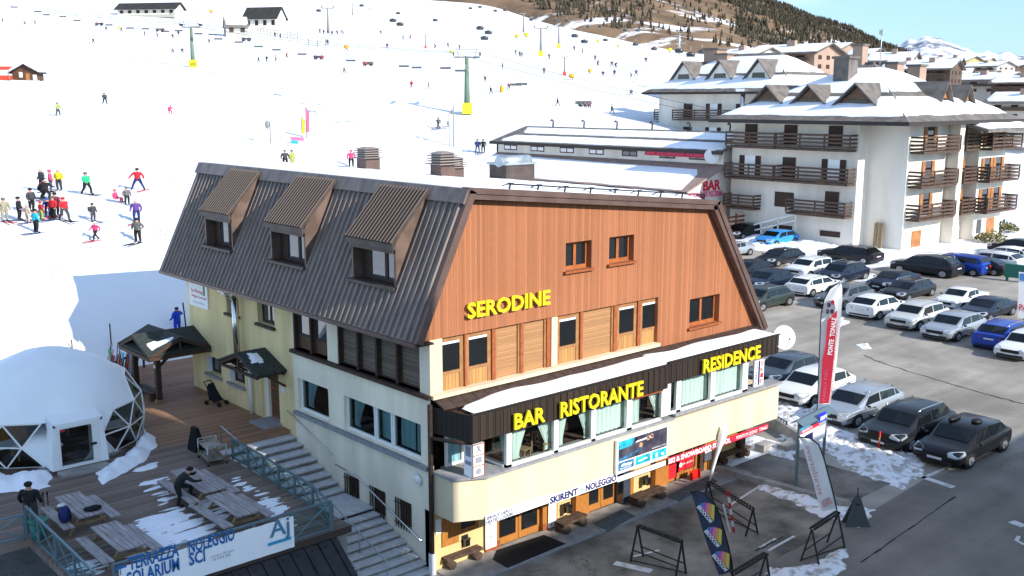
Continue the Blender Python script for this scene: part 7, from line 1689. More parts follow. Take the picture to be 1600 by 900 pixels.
# hip roof in two halves, snow on both visible slopes, dark eave bands
def hip(e, x0, x1, y0, y1, z, hx, h, mats=('grey_roof','snow'), band=.12):
    xm = (x0+x1)/2; ya, yb = y0+hx, y1-hx; T0, T1 = (xm,ya,z+h), (xm,yb,z+h); mb = MB(); c = [(x0,y0,z),(x1,y0,z),(x1,y1,z),(x0,y1,z)]
    mb.add(c+[T0,T1], [(3,2,1,0),(0,1,4),(1,2,5,4),(2,3,5),(3,0,4,5)]); r = mb.build('roof', mats[0], e); MB().box(x0-.1,x1+.1,y0-.1,y1+.1,z-.36,z-.01).build('eave', 'eave_dark', r)
    L = lambda p, q, t: tuple(Vector(p).lerp(Vector(q), t)); sb = MB()
    for lo, hi in ((.07,.41),(.46,.93)):
        snow_slab(sb, L(c[3],T1,lo), L(c[0],T0,lo), L(c[0],T0,hi), L(c[3],T1,hi), .24, .3, 18); snow_slab(sb, L(c[0],T0,lo+.02), L(c[1],T0,lo+.02), L(c[1],T0,hi), L(c[0],T0,hi), .24, .3, 18)
    sb.build('roof_snow', 'snow', r); return r, T0, T1
r, T0, T1 = hip(e, 70.9, 95.0, 23.0, 45.0, ZE+.4, 10.5, 5.6)
MB().bar(T0, T1, .3).build('ridge_cap', 'grey_roof', r)
def gable_dormer(par, c, dirv, w, h, dep, z, wall='shutter_dark'):
    """little gabled dormer: c plan centre of its front, dirv pointing out of the roof"""
    n = Vector((*dirv, 0)).normalized(); t = Vector((-n.y, n.x, 0)); c = Vector((*c, z)); f = MB(); A, Bq, T = c-t*w/2, c+t*w/2, c+Vector((0,0,h))
    f.add([A+t*.25, Bq-t*.25, T-Vector((0,0,.3)), A+t*.25-n*dep, Bq-t*.25-n*dep, T-Vector((0,0,.3))-n*dep], [(0,1,2),(3,5,4),(0,3,4,1)]); d = f.build('dormer', wall, par)
    r = MB(); up = Vector((0,0,.16))
    for P in (A, Bq):
        lo = P-Vector((0,0,.15)); q = [lo+n*.5, T+n*.5, T-n*dep, lo-n*dep]; r.add(q+[k+up for k in q], [(0,1,2,3),(7,6,5,4),(0,4,5,1),(1,5,6,2),(2,6,7,3),(3,7,4,0)])
    r.build('dormer_roof', 'grey_roof', d); g = MB(); m = c+n*.03; g.add([m-t*w*.24+Vector((0,0,.1)), m+t*w*.24+Vector((0,0,.1)), m+t*w*.2+Vector((0,0,h*.34)), m-t*w*.2+Vector((0,0,h*.34))], [(0,1,2,3)]); g.build('window', 'glass_dark', d)
    return d
gable_dormer(e, (73.9,30.0), (-1,0), 5.2, 2.2, 6, ZE+1.6, 'brown_door'); gable_dormer(e, (74.2,35.3), (-1,0), 4.6, 2.0, 6, ZE+1.7, 'brown_door'); gable_dormer(e, (74.2,40.2), (-1,0), 4.6, 2.0, 6, ZE+1.7, 'brown_door')
gable_dormer(e, (83.6,26.2), (0,-1), 3.2, 2.3, 6, ZE+1.7, 'wood_orange'); gable_dormer(e, (88.0,26.0), (0,-1), 3.0, 2.2, 5, ZE+1.5, 'wood_orange')
# lower front roof over the right balconies
mb = MB(); mb.prism([(83.4,YB0+2,ZE+.9),(83.4,YB0-3.4,ZE-.5),(83.4,YB0-3.4,ZE-.75),(83.4,YB0+2,ZE+.6)], (11.8,0,0)); q = mb.build('roof', 'grey_roof', e); sb = MB(); snow_slab(sb, (84.2,YB0-3.1,ZE-.42), (94.8,YB0-3.1,ZE-.42), (94.6,YB0+.6,ZE+.55), (84.4,YB0+.6,ZE+.55), .25, .2, 12); sb.build('roof_snow', 'snow', q)
def box_chimney(e, u, vt, D, w, h, m='brown_wall'):
    p = PD(u, vt, D); c = MB().box(p.x-w/2,p.x+w/2,p.y-w/2,p.y+w/2,p.z-h,p.z).build('chimney', m, e); MB().box(p.x-w*.6,p.x+w*.6,p.y-w*.6,p.y+w*.6,p.z,p.z+.25).build('cap', 'grey_roof', c)
box_chimney(e, 1322, 92, 105, 1.7, 6.5, 'grey_roof'); box_chimney(e, 1398, 100, 121, 1.6, 3.6); box_chimney(e, 1433, 104, 124, 1.6, 3.6); box_chimney(e, 1345, 72, 135, 1.4, 3)
# the red railing and outside stair at the left end of the flats
mb = MB(); q = Vector((XA-3.2,43.2,0))
for k in range(4): mb.bar((XA-3.4,41.2,.7+.45*k), (XA-3.4,45.2,.7+.45*k), .1, .2); mb.bar((XA-3.4,41.2,.7+.45*k), (XA-.2,41.2,.7+.45*k), .1, .2)
for p in ((XA-3.4,41.2),(XA-3.4,45.2),(XA-1.6,41.2)): mb.bar((*p,0), (*p,2.4), .16)
tag(mb.build('terrace_railing', 'red_frame'), 'red brown board railing of a ground floor terrace beside the flats', 'railing')
mb = MB(); mb.bar((XA-1.0,40.5,.4), (XA-1.0,34.5,2.2), .1, .14).bar((XA-1.0,40.5,1.0), (XA-1.0,34.5,2.8), .1, .14); [mb.bar((XA-1.0,40.5-2*k,.0),(XA-1.0,40.5-2*k,1.0+.6*k),.1) for k in range(4)]
tag(mb.build('stair_railing', 'white_paint'), 'slanting pale stair railing at the foot of the flats', 'railing')
for i, (x, y) in enumerate(((74.0,27.2),(74.0,26.7))): tag(MB().bar((x,y,0),(x+.3,y+.1,2.4),.35,.12).build('plank', 'tan_wood'), 'upright plank leaning on the grey wall of the flats, the %s of two' % ('left' if i == 0 else 'right'), 'plank')
# second block of flats further back
e = thing('apartment_building', 'second white block of flats with three pointed dormers half hidden behind the first', 'building', (100, 75, 0))
c = PD(1029,192,168); x0, y1 = c.x, c.y; zE = PD(1029,146,168).z; y0 = PX(1225,190,x0).y
mb = MB(); mb.box(x0,x0+18,y0,y1,0,zE); mb.build('wall', 'white_wall', e)
r, T0, T1 = hip(e, x0-1.6, x0+20, y0-1.6, y1+2.2, zE+.2, 9, 6.0)
for k in range(3): gable_dormer(e, (x0+1.7, y1-3.5-(y1-y0)*.30*k), (-1,0), 5.2, 2.9, 6, zE+2.0, 'white_wall')
for z in (zE-4.0, zE-7.6): 
    balcony(e, (x0,y1-4), (x0,y0+2), (-1.4,0), z, 1.5); balcony(e, (x0+.5,y1), (x0+5,y1), (0,1.4), z, 1.5)
    for k in range(3): shutters(e, (x0, y1-6-5*k), (-1,0), 2.6, z+.1, z+2.4, 'shutter_dark', k == 1, 'banner_white')
MB().tube([(x0-1.2,y0+6.5,zE-6.5),(x0-1.2,y0+6.5,zE+.2)], .35, 8).box(x0-2.0,x0-.4,y0+5.7,y0+7.3,zE+.2,zE+.6).build('flue_pipe', 'bright_steel', e)
box_chimney(e, 1118, 78, 168, 2.6, 4.5); box_chimney(e, 1134, 86, 166, 2.2, 4.2)
# ================================================================== VILLAGE
rngv = random.Random(5); M['ochre_wall'] = mat('ochre_render', (.48, .34, .16), .9, var=.1, vscale=.3); M['pale_wall'] = mat('pale_render', (.55, .5, .42), .9, var=.1, vscale=.3); M['dark_timber'] = mat('dark_timber_wall', (.10, .065, .045), .8, var=.2, vscale=.5)
def house(u, v, D, wpx, hpx, wall, label, az=0., roof=.55, depth=1.0, chimneys=1, floors=2, snowy=True):
    """house whose front foot sits at pixel (u, v) at depth D; sizes given as seen"""
    p = PD(u, v, D); w = wpx/F_PX*D; h = hpx/F_PX*D; dp = w*depth; e = thing('village_house', label, 'house', p, az, 'houses of the village')
    hw = h*(1-roof*.6); MB().box(-w/2,w/2,-dp/2,dp/2,-h*.8,hw).prism([(-w/2,-dp/2,hw),(w/2,-dp/2,hw),(0,-dp/2,h*.97)], (0,dp,0)).build('wall', wall, e, True)
    ov = w*.09; r = MB()
    for s in (-1, 1):
        a = [Vector((s*(w/2+ov),-dp/2-ov,hw-h*.06)), Vector((0,-dp/2-ov,h)), Vector((0,dp/2+ov,h)), Vector((s*(w/2+ov),dp/2+ov,hw-h*.06))]; r.add(a+[q+Vector((0,0,h*.045)) for q in a], [(0,1,2,3),(7,6,5,4),(0,4,5,1),(1,5,6,2),(2,6,7,3),(3,7,4,0)])
    ro = r.build('roof', 'grey_roof', e, True)
    if snowy:
        sb = MB()
        for s in (-1, 1): snow_slab(sb, (s*(w/2+ov*.6),-dp/2-ov*.8,hw-h*.0), (s*(w/2+ov*.6),dp/2+ov*.8,hw-h*.0), (0,dp/2+ov*.8,h*1.05), (0,-dp/2-ov*.8,h*1.05), h*.06, h*.05, 6)
        sb.build('roof_snow', 'snow', ro, True)
    for f in range(floors):
        z0 = hw*(f+.25)/floors
        for k in range(3): x = w*(-.3+.3*k); MB().box(x-w*.06,x+w*.06,-dp/2-.05,-dp/2+.01,z0,z0+hw*.45/floors).build('window', 'shutter_dark', e, True)
        for k in range(3): y = dp*(-.3+.3*k); MB().box(-w/2-.05,-w/2+.01,y-dp*.06,y+dp*.06,z0,z0+hw*.45/floors).build('window', 'shutter_dark', e, True)
        if f: MB().box(-w/2-w*.07,-w/2,-dp*.42,dp*.42,z0-hw*.1,z0-hw*.04).box(-w/2-w*.07,-w/2-w*.06,-dp*.42,dp*.42,z0-hw*.04,z0+hw*.1).build('balcony', 'balcony_wood', e, True)
    for k in range(chimneys): x = w*(.16 if k else -.2); MB().box(x-w*.045,x+w*.045,-dp*.1,dp*.02,hw,h*1.16).build('chimney', 'brown_wall', e, True)
    return e
for a in [(1165,112,185,70,34,'white_wall','broad white house with snowy roof behind the second block of flats',.2),(1240,112,190,90,40,'brown_wall','big brown walled house behind the ridge of the flats',.35),(1290,100,230,62,30,'brown_wall','pinkish house with two roof steps under the wooded hill',.3),(1316,98,240,46,24,'white_wall','pale gabled house right of the pinkish one under the hill',.6),(1352,104,215,40,26,'dark_timber','dark house with open gable near the antenna',.1),
          (1395,122,200,52,38,'brown_wall','tall brown house right of the antenna with stepped snowy roof',.5),(1420,128,190,52,32,'brown_wall','brown house with several snow bands below the far mountain',.3),(1455,133,185,58,36,'dark_timber','dark brown house with stripes of snow above the flats',.4),(1437,108,300,40,18,'ochre_wall','small ochre house high in the village',.2),(1468,112,290,44,22,'pale_wall','pale house in the middle of the village',.5),
          (1495,112,280,46,22,'ochre_wall','ochre yellow house with dark trees beside it',.1),(1520,110,300,42,18,'ochre_wall','second ochre house right of the trees',.35),(1543,118,270,48,20,'pale_wall','cream house with a row of windows',.1),(1575,116,330,56,16,'dark_timber','dark broad house at the skyline on the right',.0),(1490,130,235,40,22,'dark_timber','small dark timber house before the ochre ones',.6),
          (1540,146,215,72,30,'pale_wall','long house with blue shaded snow roof right of the flats',.15),(1598,150,200,60,30,'dark_timber','dark roofed house at the right border under the skyline',.3),(1600,188,165,70,42,'pale_wall','house with a wide snow roof cut by the right border',.2),(1216,96,260,40,18,'pale_wall','pale small house left below the wooded hill',.4),(1440,122,250,36,20,'pale_wall','pale stepped house between the brown ones',.7),(1560,134,240,44,20,'ochre_wall','ochre house half hidden behind the blue shaded roof',.4)]:
    house(*a[:7], az=a[7]-.25, depth=1.25)
p = PD(1376,82,190); tag(MB().tube([p+Vector((0,0,-3)), p+Vector((0,0,4.2))], .1, 6).box(p.x-.35,p.x+.35,p.y-.35,p.y+.35,p.z+3.2,p.z+4.0).bar(p+Vector((-.6,0,2.6)), p+Vector((.6,0,2.6)), .08).build('antenna_mast', 'steel'), 'thin antenna mast rising above the roofs against the hill', 'antenna')
for i, (u, v, D, h) in enumerate(((1498,118,270,4.2),(1504,120,270,5),(1528,116,285,4.5),(1534,118,280,3.6),(1450,112,330,4),(1417,114,215,3.4),(1570,112,320,3.6),(1580,114,320,3))):
    p = PD(u, v, D); t = thing('conifer_tree', 'dark conifer among the village houses', 'tree', p, group='conifers between the village houses'); MB().tube([(0,0,-2), (0,0,h*.3)], h*.03, 5).build('trunk', 'bark', t, True); q = MB(); cone_tree(q, Vector((0,0,0)), h, h*.3, rngv, 4, 8); q.build('crown', 'needles', t, True)
# bushes by the flats
M['dry_leaf'] = mat('dry_bush_leaves', (.12, .12, .05), .9, col2=(.28, .25, .10), vscale=3)
for u, v, lab in ((1568,362,'large dry bush right of the flats'),(1548,378,'small yellow green bush at the corner of the flats')):
    p = PZ(u, v); mb = MB(); rg = random.Random(u)
    for k in range(420): a = rg.random()*6.28; q = rg.random()**.5; c = Vector((p.x+cos(a)*q*1.5, p.y+sin(a)*q*1.5, .1+rg.random()*1.3*(1-q*.6))); n = Vector((rg.uniform(-1,1), rg.uniform(-1,1), rg.uniform(-1,1))).normalized()*.16; m = n.orthogonal().normalized()*.1; mb.add([c-n, c+m, c+n, c-m], [(0,1,2,3)])
    tag(mb.build('bush', 'dry_leaf'), lab, 'bush')
# ================================================================== SKI AREA
M['fence_wood'] = mat('bleached_wood', (.42, .39, .33), .9); M['tower_green'] = mat('tower_green', (.13, .19, .13), .6); M['pad_yellow'] = mat('yellow_pad', (.72, .60, .03), .7); M['pad_orange'] = mat('orange_pad', (.8, .35, .02), .7); M['pad_red'] = mat('red_pad', (.6, .06, .03), .7); M['tower_grey'] = mat('tower_grey', (.22, .22, .22), .6)
def tower(u, vb, vt, label, m='tower_green', arm=1.0, pad='pad_yellow', frame=True):
    p = PT(u, vb); D = np.dot(np.array(p)-CAM, fwd); h = (vb-vt)/F_PX*D; s = h/5.5; e = thing('lift_tower', label, 'lift tower', p, radians(-38))
    MB().tube([(0,0,-.5),(0,0,h*.88)], [.30*s,.16*s], 12).build('pole', m, e, True); ca = MB(); w = 1.15*s*arm
    ca.bar((-w,0,h*.88),(w,0,h*.88),.16*s); ca.build('crossarm', 'tower_grey', e, True)
    for q in (-1, 1):
        r = MB(); r.bar((q*w,-.8*s,h*.9),(q*w,.8*s,h*.92),.07*s)
        for k in range(6): y = (-.75+.3*k)*s; r.tube([(q*w-.05*s,y,h*.93),(q*w+.05*s,y,h*.93)], .12*s, 8)
        r.build('sheave_train', 'rack_metal', e, True)
    if frame: MB().bar((-w*.6,0,h*.88),(-w*.75,0,h*1.0),.06*s).bar((w*.6,0,h*.88),(w*.75,0,h*1.0),.06*s).bar((-w*.8,0,h*1.0),(w*.8,0,h*1.0),.06*s).build('lifting_frame', 'tower_grey', e, True)
    if pad: MB().box(-.42*s,.42*s,-.42*s,.42*s,0,.95*s).build('crash_pad', pad, e, True)
    return e, p, h, w
T = {}
T[1] = tower(302,106,36,'green lift tower with yellow pad at the left under the long lodge'); T[2] = tower(730,178,80,'tall green lift tower with yellow pad above the low building'); T[3] = tower(845,88,40,'grey lift tower with a pale yellow foot left of the shaded piste','tower_grey', pad='pad_yellow'); T[4] = tower(513,52,9,'thin grey lift tower above the round shelter','tower_grey', pad=None)
T[5] = tower(873,75,38,'small lift tower beside the yellow station','tower_grey', pad='pad_yellow', frame=False); T[6] = tower(818,50,18,'distant lift tower on the upper piste','tower_grey', pad=None, frame=False); T[7] = tower(1061,84,46,'thin pale tower at the right end of the upper lift','steel', .5, None, False); T[8] = tower(551,24,4,'distant lift tower above the crowd at the lodge','tower_grey', pad=None, frame=False)
T[9] = tower(882,118,86,'lamp mast with red pad at the shaded piste','tower_grey', .6, 'pad_red', False); T[10] = tower(665,76,52,'lamp mast with red pad in the middle of the piste','tower_grey', .6, 'pad_red', False)
# chairs
M['chair_grey'] = mat('chair_grey', (.10,.105,.11), .6); M['bubble'] = mat('dark_bubble', (.035,.04,.045), .25, spec=.6)
def depth_at(u, tab):
    for (a, da), (b, db) in zip(tab, tab[1:]):
        if a <= u <= b: return da+(db-da)*(u-a)/(b-a)
    return tab[0][1] if u < tab[0][0] else tab[-1][1]
tab = [(-50,235),(302,188),(730,138),(912,118),(1000,112)]
def chair_proto():
    e = thing('lift_chair', 'c', 'lift chair', (0,0,0), 0, 'chairs of the lower chairlift'); MB().box(-.85,.85,-.22,.22,0,.1).build('seat', 'chair_grey', e, True); MB().box(-.85,.85,.2,.24,.1,.34).build('backrest', 'chair_grey', e, True)
    MB().tube([(-.85,0,.1),(-.85,.1,1.1),(0,0,1.35),(.85,.1,1.1),(.85,0,.1)], .03, 5).tube([(0,0,1.35),(0,0,2.1)], .035, 5).build('hanger', 'steel', e, True); return e
ch0 = chair_proto(); first = True
chairs = [(22,12),(72,24),(98,27),(120,33),(170,40),(203,45),(227,46),(258,50),(279,49),(310,54),(332,55),(341,62),(373,67),(404,74),(432,79),(472,86),(497,91),(548,96),(576,101),(631,105),(651,107),(696,108),(719,112),(806,134),(815,133),(59,19)]
for i, (u, v) in enumerate(chairs):
    D = depth_at(u, tab)*(1 if i % 2 else 1.03); p = PD(u, v, D); lab = 'empty chair of the lower chairlift hanging over the piste'
    if first: ch0.location = p; ch0['label'] = lab; ch0.rotation_euler.z = radians(-38); ch0.scale = (.85,)*3; first = False
    else: dup(ch0, p, radians(-38), lab, None, .85)
pc = PD(912,163,118); q = dup(ch0, pc, radians(-30), 'occupied chair of the lower chairlift nearest the low building', None, 1.1)
for i, dx in enumerate((-.45, .1, .55)): person(pc+Vector((dx*.8,-dx*.6-.1,-.42)), radians(-30), 'sit', ('navy','grey','red')[i], 'black', ('skier in navy seated on the nearest lift chair','skier in grey seated on the nearest lift chair','skier in red seated on the nearest lift chair')[i], 'skiers riding the nearest chair', 'black', h=.85)
for i, (u, v) in enumerate(((385,60),(498,88),(575,98),(250,45),(155,36))):
    D = depth_at(u, tab)*.99; p = PD(u, v+2, D); q = dup(ch0, p, radians(-38), 'chair of the lower chairlift carrying riders high over the piste', 'occupied chairs of the lower chairlift', .95)
    for k, dx in enumerate((-.5, .3)): person(p+Vector((dx*.9,-dx*.7-.2,-.45)), radians(-38), 'sit', ('black','navy','red','grey','maroon')[(i+k) % 5], 'black', 'skier riding the lower chairlift high over the piste', 'riders of the lower chairlift', 'black', h=1.05)
def bub_proto():
    e = thing('bubble_chair', 'b', 'lift chair', (0,0,0), 0, 'bubble chairs of the upper lift'); MB().ball((0,0,.5),(1.3,.75,.6),12,8).build('bubble', 'bubble', e, True); MB().box(-1.1,1.1,-.5,.3,-.15,.05).build('seat', 'chair_grey', e, True); MB().tube([(0,0,1.1),(0,0,2.6)], .06, 5).build('hanger', 'steel', e, True); return e
b0 = bub_proto(); first = True
for i, (u, v, D) in enumerate([(498,18,300),(614,34,250),(625,40,245),(565,10,330),(750,46,235),(763,53,230),(757,62,225),(735,14,380),(750,12,380),(774,18,370),(789,17,370),(868,34,330),(886,34,330),(919,43,330),(938,43,330),(977,49,320),(997,49,320),(898,58,250),(913,67,245),(946,64,300),(993,71,290),(1022,78,280),(1061,82,200),(1079,88,195),(1097,83,230),(680,33,300),(622,22,330),(905,115,150),(830,32,340)]):
    if i == 27: continue
    p = PD(u, v, D); lab = 'dark bubble chair of the upper lift hanging over the snow'; s = .62 if D > 290 else .72
    if first: b0.location = p; b0['label'] = lab; b0.rotation_euler.z = radians(-38); b0.scale = (s,)*3; first = False
    else: dup(b0, p, radians(-38), lab, None, s)
# cables
M['cable'] = mat('steel_cable', (.08,.08,.08), .5)
def top(k, side): e, p, h, w = T[k]; a = e.rotation_euler.z; return Vector((p.x+side*w*cos(a), p.y+side*w*sin(a), p.z+h*.95))
for s in (-1, 1):
    a, b = top(1, s), top(2, s); far_ = PD(-260, -24, 250) if s < 0 else PD(-250, -28, 250); end = b+(b-a).normalized()*60; end.z = max(end.z-6, 6); pts = []
    for A_, B_ in ((far_, a), (a, b), (b, end)):
        for k in range(10): t = k/10; q = A_.lerp(B_, t); q.z -= 4*.9*t*(1-t); pts.append(q)
    tag(MB().tube(pts+[end], .035, 4).build('lift_cable', 'cable'), 'haul cable of the lower chairlift, the %s strand' % ('uphill' if s < 0 else 'downhill'), 'cable')
# ---- people: the class near the hotel
G = 'skiers waiting in the group left of the hotel'
rngp = random.Random(21)
def skier(u, v, jk, tr, lab, kind='ski', group=None, hat='black', skis=None, h=1.0, rz=None, poles=False, pack=None):
    p = PT(u, v); D = np.dot(np.array(p)-CAM, fwd)
    hp = np.interp(v, (160, 180, 262, 300, 345, 380), (17, 20, 27, 34, 36, 38)) if u < 600 else np.interp(v, (137, 166, 200, 240, 262), (11, 13, 17, 20, 26))
    h = h*hp*D/F_PX/1.2; return person(p, rz if rz is not None else rngp.uniform(-1.5, 2.5), kind, jk, tr, lab, group, hat, skis, h, poles, True, pack)
near = [(8,346,'khaki','khaki','skier in khaki at the left edge of the waiting group','stand','grey'),(31,344,'black','black','skier in black left of the waiting group','stand','black'),(44,348,'beige','beige','child in beige at the near left of the waiting group','stand','beige'),(57,364,'teal','black','skier in a teal jacket nearest the camera in the waiting group','stand','black'),(50,330,'dgrey','black','skier in dark grey inside the waiting group','stand','black'),
        (65,343,'red','olive','child in red jacket and lime trousers in the waiting group','stand','red'),(75,338,'navy','navy','child in navy behind the lime trousers','stand','blue'),(84,343,'red','black','skier in red jacket in the centre of the waiting group','stand','grey'),(88,337,'maroon','black','skier in maroon behind the red one','stand','black'),(101,345,'red','dgrey','skier in red jacket at the right end of the waiting group','stride','red'),
        (66,310,'maroon','black','skier in dark red bending at the back of the group','ski','black'),(72,312,'black','black','skier in black and white at the back of the group','ski','white'),(80,300,'pink','grey','skier in a pink jacket at the back of the group','stand','pink'),(66,297,'dgrey','black','skier with a white helmet at the back left of the group','stand','white'),(93,298,'yellow','dgrey','skier in a bright yellow jacket behind the group','stand','white'),
        (136,304,'green','black','skier in a green jacket walking right of the group','stride','grey'),(183,316,'pink','pink','small child in pink on the snow','sit','pink'),(199,320,'grey','black','tall man in grey left of the two children','stand','grey'),(216,297,'red','navy','skier in red and blue beyond the tall man','wide','black'),(146,346,'dgrey','dgrey','skier in dark grey with a backpack above the child in pink boots','stand','black'),
        (150,376,'pink','black','child with a patterned jacket and pink boots','stride','white'),(214,348,'purple','navy','skier in dark purple behind the one in grey and black','stand','white'),(216,379,'grey','black','skier in a grey vest nearest the building shadow','hands','black'),(91,181,'olive','dgrey','lone skier in olive on the open piste','wide','grey'),(164,163,'dgrey','black','lone skier in dark clothes on the open piste','stride','black'),
        (266,179,'pink','pink','small child in pink alone on the piste','ski','pink'),(446,262,'dgrey','black','skier in dark clothes just above the roof ridge, the left of two','stand','grey'),(457,262,'olive','olive','skier in olive just above the roof ridge, the right of two','stand','grey'),(549,262,'pink','black','skier in bright pink beside the left chimney','stand','pink'),
        (746,238,'navy','navy','left one of two walkers in dark clothes above the roof','stride','black'),(755,238,'black','black','right one of two walkers in dark clothes above the roof','stand','black'),(685,201,'grey','black','snowboarder in grey beside the tall net poles','stride','black'),(643,137,'red','maroon','skier in red left of the tall green lift tower','stand','black'),(670,139,'grey','dgrey','skier in grey left of the tall green lift tower','stand','grey'),
        (871,166,'black','black','lone walker in black right of the tall lift tower','stride','black'),(956,178,'dgrey','black','walker in dark clothes above the roof of the low building','stride','grey'),(767,147,'black','black','skier in black left of the yellow padded post','stride','black'),(795,140,'maroon','black','skier in maroon right of the yellow padded post','ski','red')]
for u, v, jk, tr, lab, kind, hat in near:
    child = 'child' in lab; grp = G if (u < 110 and 295 < v < 370) else None
    skier(u, v, jk, tr, lab, kind, grp, hat, skis=rngp.choice(['black','red','white','navy']) if v > 170 and kind != 'sit' else None, h=.78 if child else 1.0, pack='grey' if 'backpack' in lab else None, poles=(kind in ('ski','stride') and v > 250))
far_sk = [(404,98,'black'),(417,97,'dgrey'),(431,96,'beige'),(448,90,'orange'),(166,48,'black'),(190,50,'grey'),(226,56,'black'),(246,58,'grey'),(270,60,'black'),(279,56,'black'),(285,84,'navy'),(270,84,'grey'),(327,68,'grey'),(4,35,'black'),(39,40,'grey'),(55,38,'black'),(146,68,'black'),(538,115,'grey'),(785,108,'black'),(942,120,'blue'),(960,119,'blue'),(986,123,'blue'),(994,119,'blue'),(934,103,'black'),(956,105,'dgrey'),(962,106,'black'),
          (850,115,'grey'),(806,86,'olive'),(812,89,'black'),(815,90,'grey'),(897,80,'grey'),(910,84,'grey'),(1009,98,'black'),(930,95,'grey'),(858,93,'grey'),(630,62,'grey'),(641,62,'pink'),(680,76,'grey'),(578,18,'black'),(595,54,'grey'),(605,76,'black'),(500,52,'black'),(506,54,'navy'),(512,53,'maroon'),(519,55,'black'),(527,54,'black'),(533,53,'grey'),(536,55,'black'),(430,58,'black'),(438,60,'dgrey'),(512,70,'black'),(986,150,'grey'),(758,128,'grey'),(700,75,'grey'),(718,77,'grey')]
for i, (u, v, c) in enumerate(far_sk):
    blue = c == 'blue'; crowd = 498 <= u <= 540 and 50 < v < 58
    lab = 'skier in the blue shade of the hollow on the right piste' if blue else 'tiny person in the crowd at the foot of the thin grey lift tower' if crowd else 'tiny distant skier scattered on the upper piste'
    p = PT(u, v, 60, 800); hh = np.interp(v, (20, 60, 90, 120, 150), (6.5, 8, 9.5, 10.5, 12))*np.dot(np.array(p)-CAM, fwd)/F_PX/1.2; person(p, rngp.uniform(0, 6), rngp.choice(('stand','ski','stride','wide')), 'navy' if blue else c, 'black', lab, 'skiers in the shaded hollow' if blue else 'crowd at the lift tower' if crowd else 'distant skiers on the upper piste', 'black', None, hh)
# ---- snow guns, padded posts, fences, nets, flags
def snow_gun(u, v, lab, m='pad_yellow', hp=10):
    p = PT(u, v, 50, 800); D = np.dot(np.array(p)-CAM, fwd); s = hp/F_PX*D; e = thing('snow_gun', lab, 'snow gun', p, rngp.random()*3, 'yellow and orange snow guns on the pistes')
    MB().tube([(-.3*s,-.25*s,0),(0,0,.5*s)], .05*s, 6).tube([(.3*s,-.25*s,0),(0,0,.5*s)], .05*s, 6).tube([(0,.35*s,0),(0,0,.5*s)], .05*s, 6).build('stand', 'tower_grey', e, True); MB().tube([(0,-.35*s,.62*s),(0,.35*s,.7*s)], [.32*s,.26*s], 12).build('barrel', m, e, True)
for u, v, m, hp, lab in [(541,80,'pad_orange',10,'orange snow gun under the lodge terrace'),(893,126,'pad_orange',11,'orange snow gun beside the red padded mast'),(922,116,'pad_orange',9,'brown orange snow gun at the rim of the shaded hollow'),(934,68,'pad_yellow',7,'yellow snow gun on the upper right piste'),(1046,83,'pad_yellow',8,'yellow snow gun near the thin pale tower'),(995,64,'pad_yellow',6,'small yellow snow gun high on the right piste'),
                         (808,62,'pad_yellow',9,'yellow snow gun left of the grey towers'),(822,60,'pad_yellow',9,'yellow snow gun at the small lift station'),(705,85,'pad_yellow',7,'pale yellow snow gun left of the tall green tower'),(330,22,'pad_orange',7,'orange snow gun right of the long lodge'),(186,47,'pad_yellow',6,'tiny yellow snow gun above the brown hut'),(966,75,'pad_yellow',6,'faint yellow snow gun in the middle of the right piste')]: snow_gun(u, v, lab, m, hp)
p = PT(784,144); D = np.dot(np.array(p)-CAM, fwd); e = thing('padded_post', 'post wrapped in bright yellow padding right of the tall lift tower', 'post', p); MB().box(-.28,.28,-.28,.28,0,1.1).build('pad', 'pad_orange', e, True); MB().tube([(0,0,1.1),(0,0,1.7)], .08, 6).build('pole', 'tower_grey', e, True)
a, b = PT(974,107), PT(1012,109); e = thing('fence', 'fence of pale frames along the rim of the shaded hollow', 'fence', a)
for k in range(9): q = a.lerp(b, k/8); MB().tube([q, q+Vector((0,0,1.5))], .07, 5).build('post', 'steel', e)
MB().bar(a+Vector((0,0,1.4)), b+Vector((0,0,1.4)), .1).bar(a+Vector((0,0,.7)), b+Vector((0,0,.7)), .08).build('rail', 'steel', e)
for u, v, vt, r, lab in ((709,228,166,.09,'tall dark net pole above the low roof'),(702,226,187,.06,'shorter thin pole with snow gun hoses above the low roof'),(423,224,190,.05,'thin pole at the left end of the start area'),):
    p = PT(u, v); D = np.dot(np.array(p)-CAM, fwd); tag(MB().tube([p-Vector((0,0,.5)), p+Vector((0,0,(v-vt)/F_PX*D))], r, 6).ball(p+Vector((-.25,0,(v-vt)/F_PX*D*.85)), (.2,.2,.35), 6, 5).build('net_pole', 'tower_grey'), lab, 'pole')
p = PT(690,202); tag(MB().bar(p+Vector((-1.0,.6,.25)), p+Vector((1.2,-.6,.45)), .25, .1).tube([p+Vector((1.1,-.5,-.2)), p+Vector((1.1,-.5,2.4))], .06, 5).build('bench', 'dark_wood'), 'dark beam the snowboarder stands by above the low roof', 'beam')
for u, v, vt, m, lab in ((472,214,183,'pad_yellow','thin yellow feather flag at the start area'),(479,215,168,'pink_print','thin dark and pink feather flag at the start area')):
    p = PT(u, v); D = np.dot(np.array(p)-CAM, fwd); h = (v-vt)/F_PX*D; e = thing('feather_flag', lab, 'flag', p); MB().tube([(0,0,-.3),(0,0,h)], .03, 5).build('pole', 'rack_metal', e, True); MB().prism([(0,0,h*.15),(.22,-.15,h*.2),(.25,-.18,h*.85),(.05,-.03,h)], (.02,.02,0)).build('cloth', m, e, True)
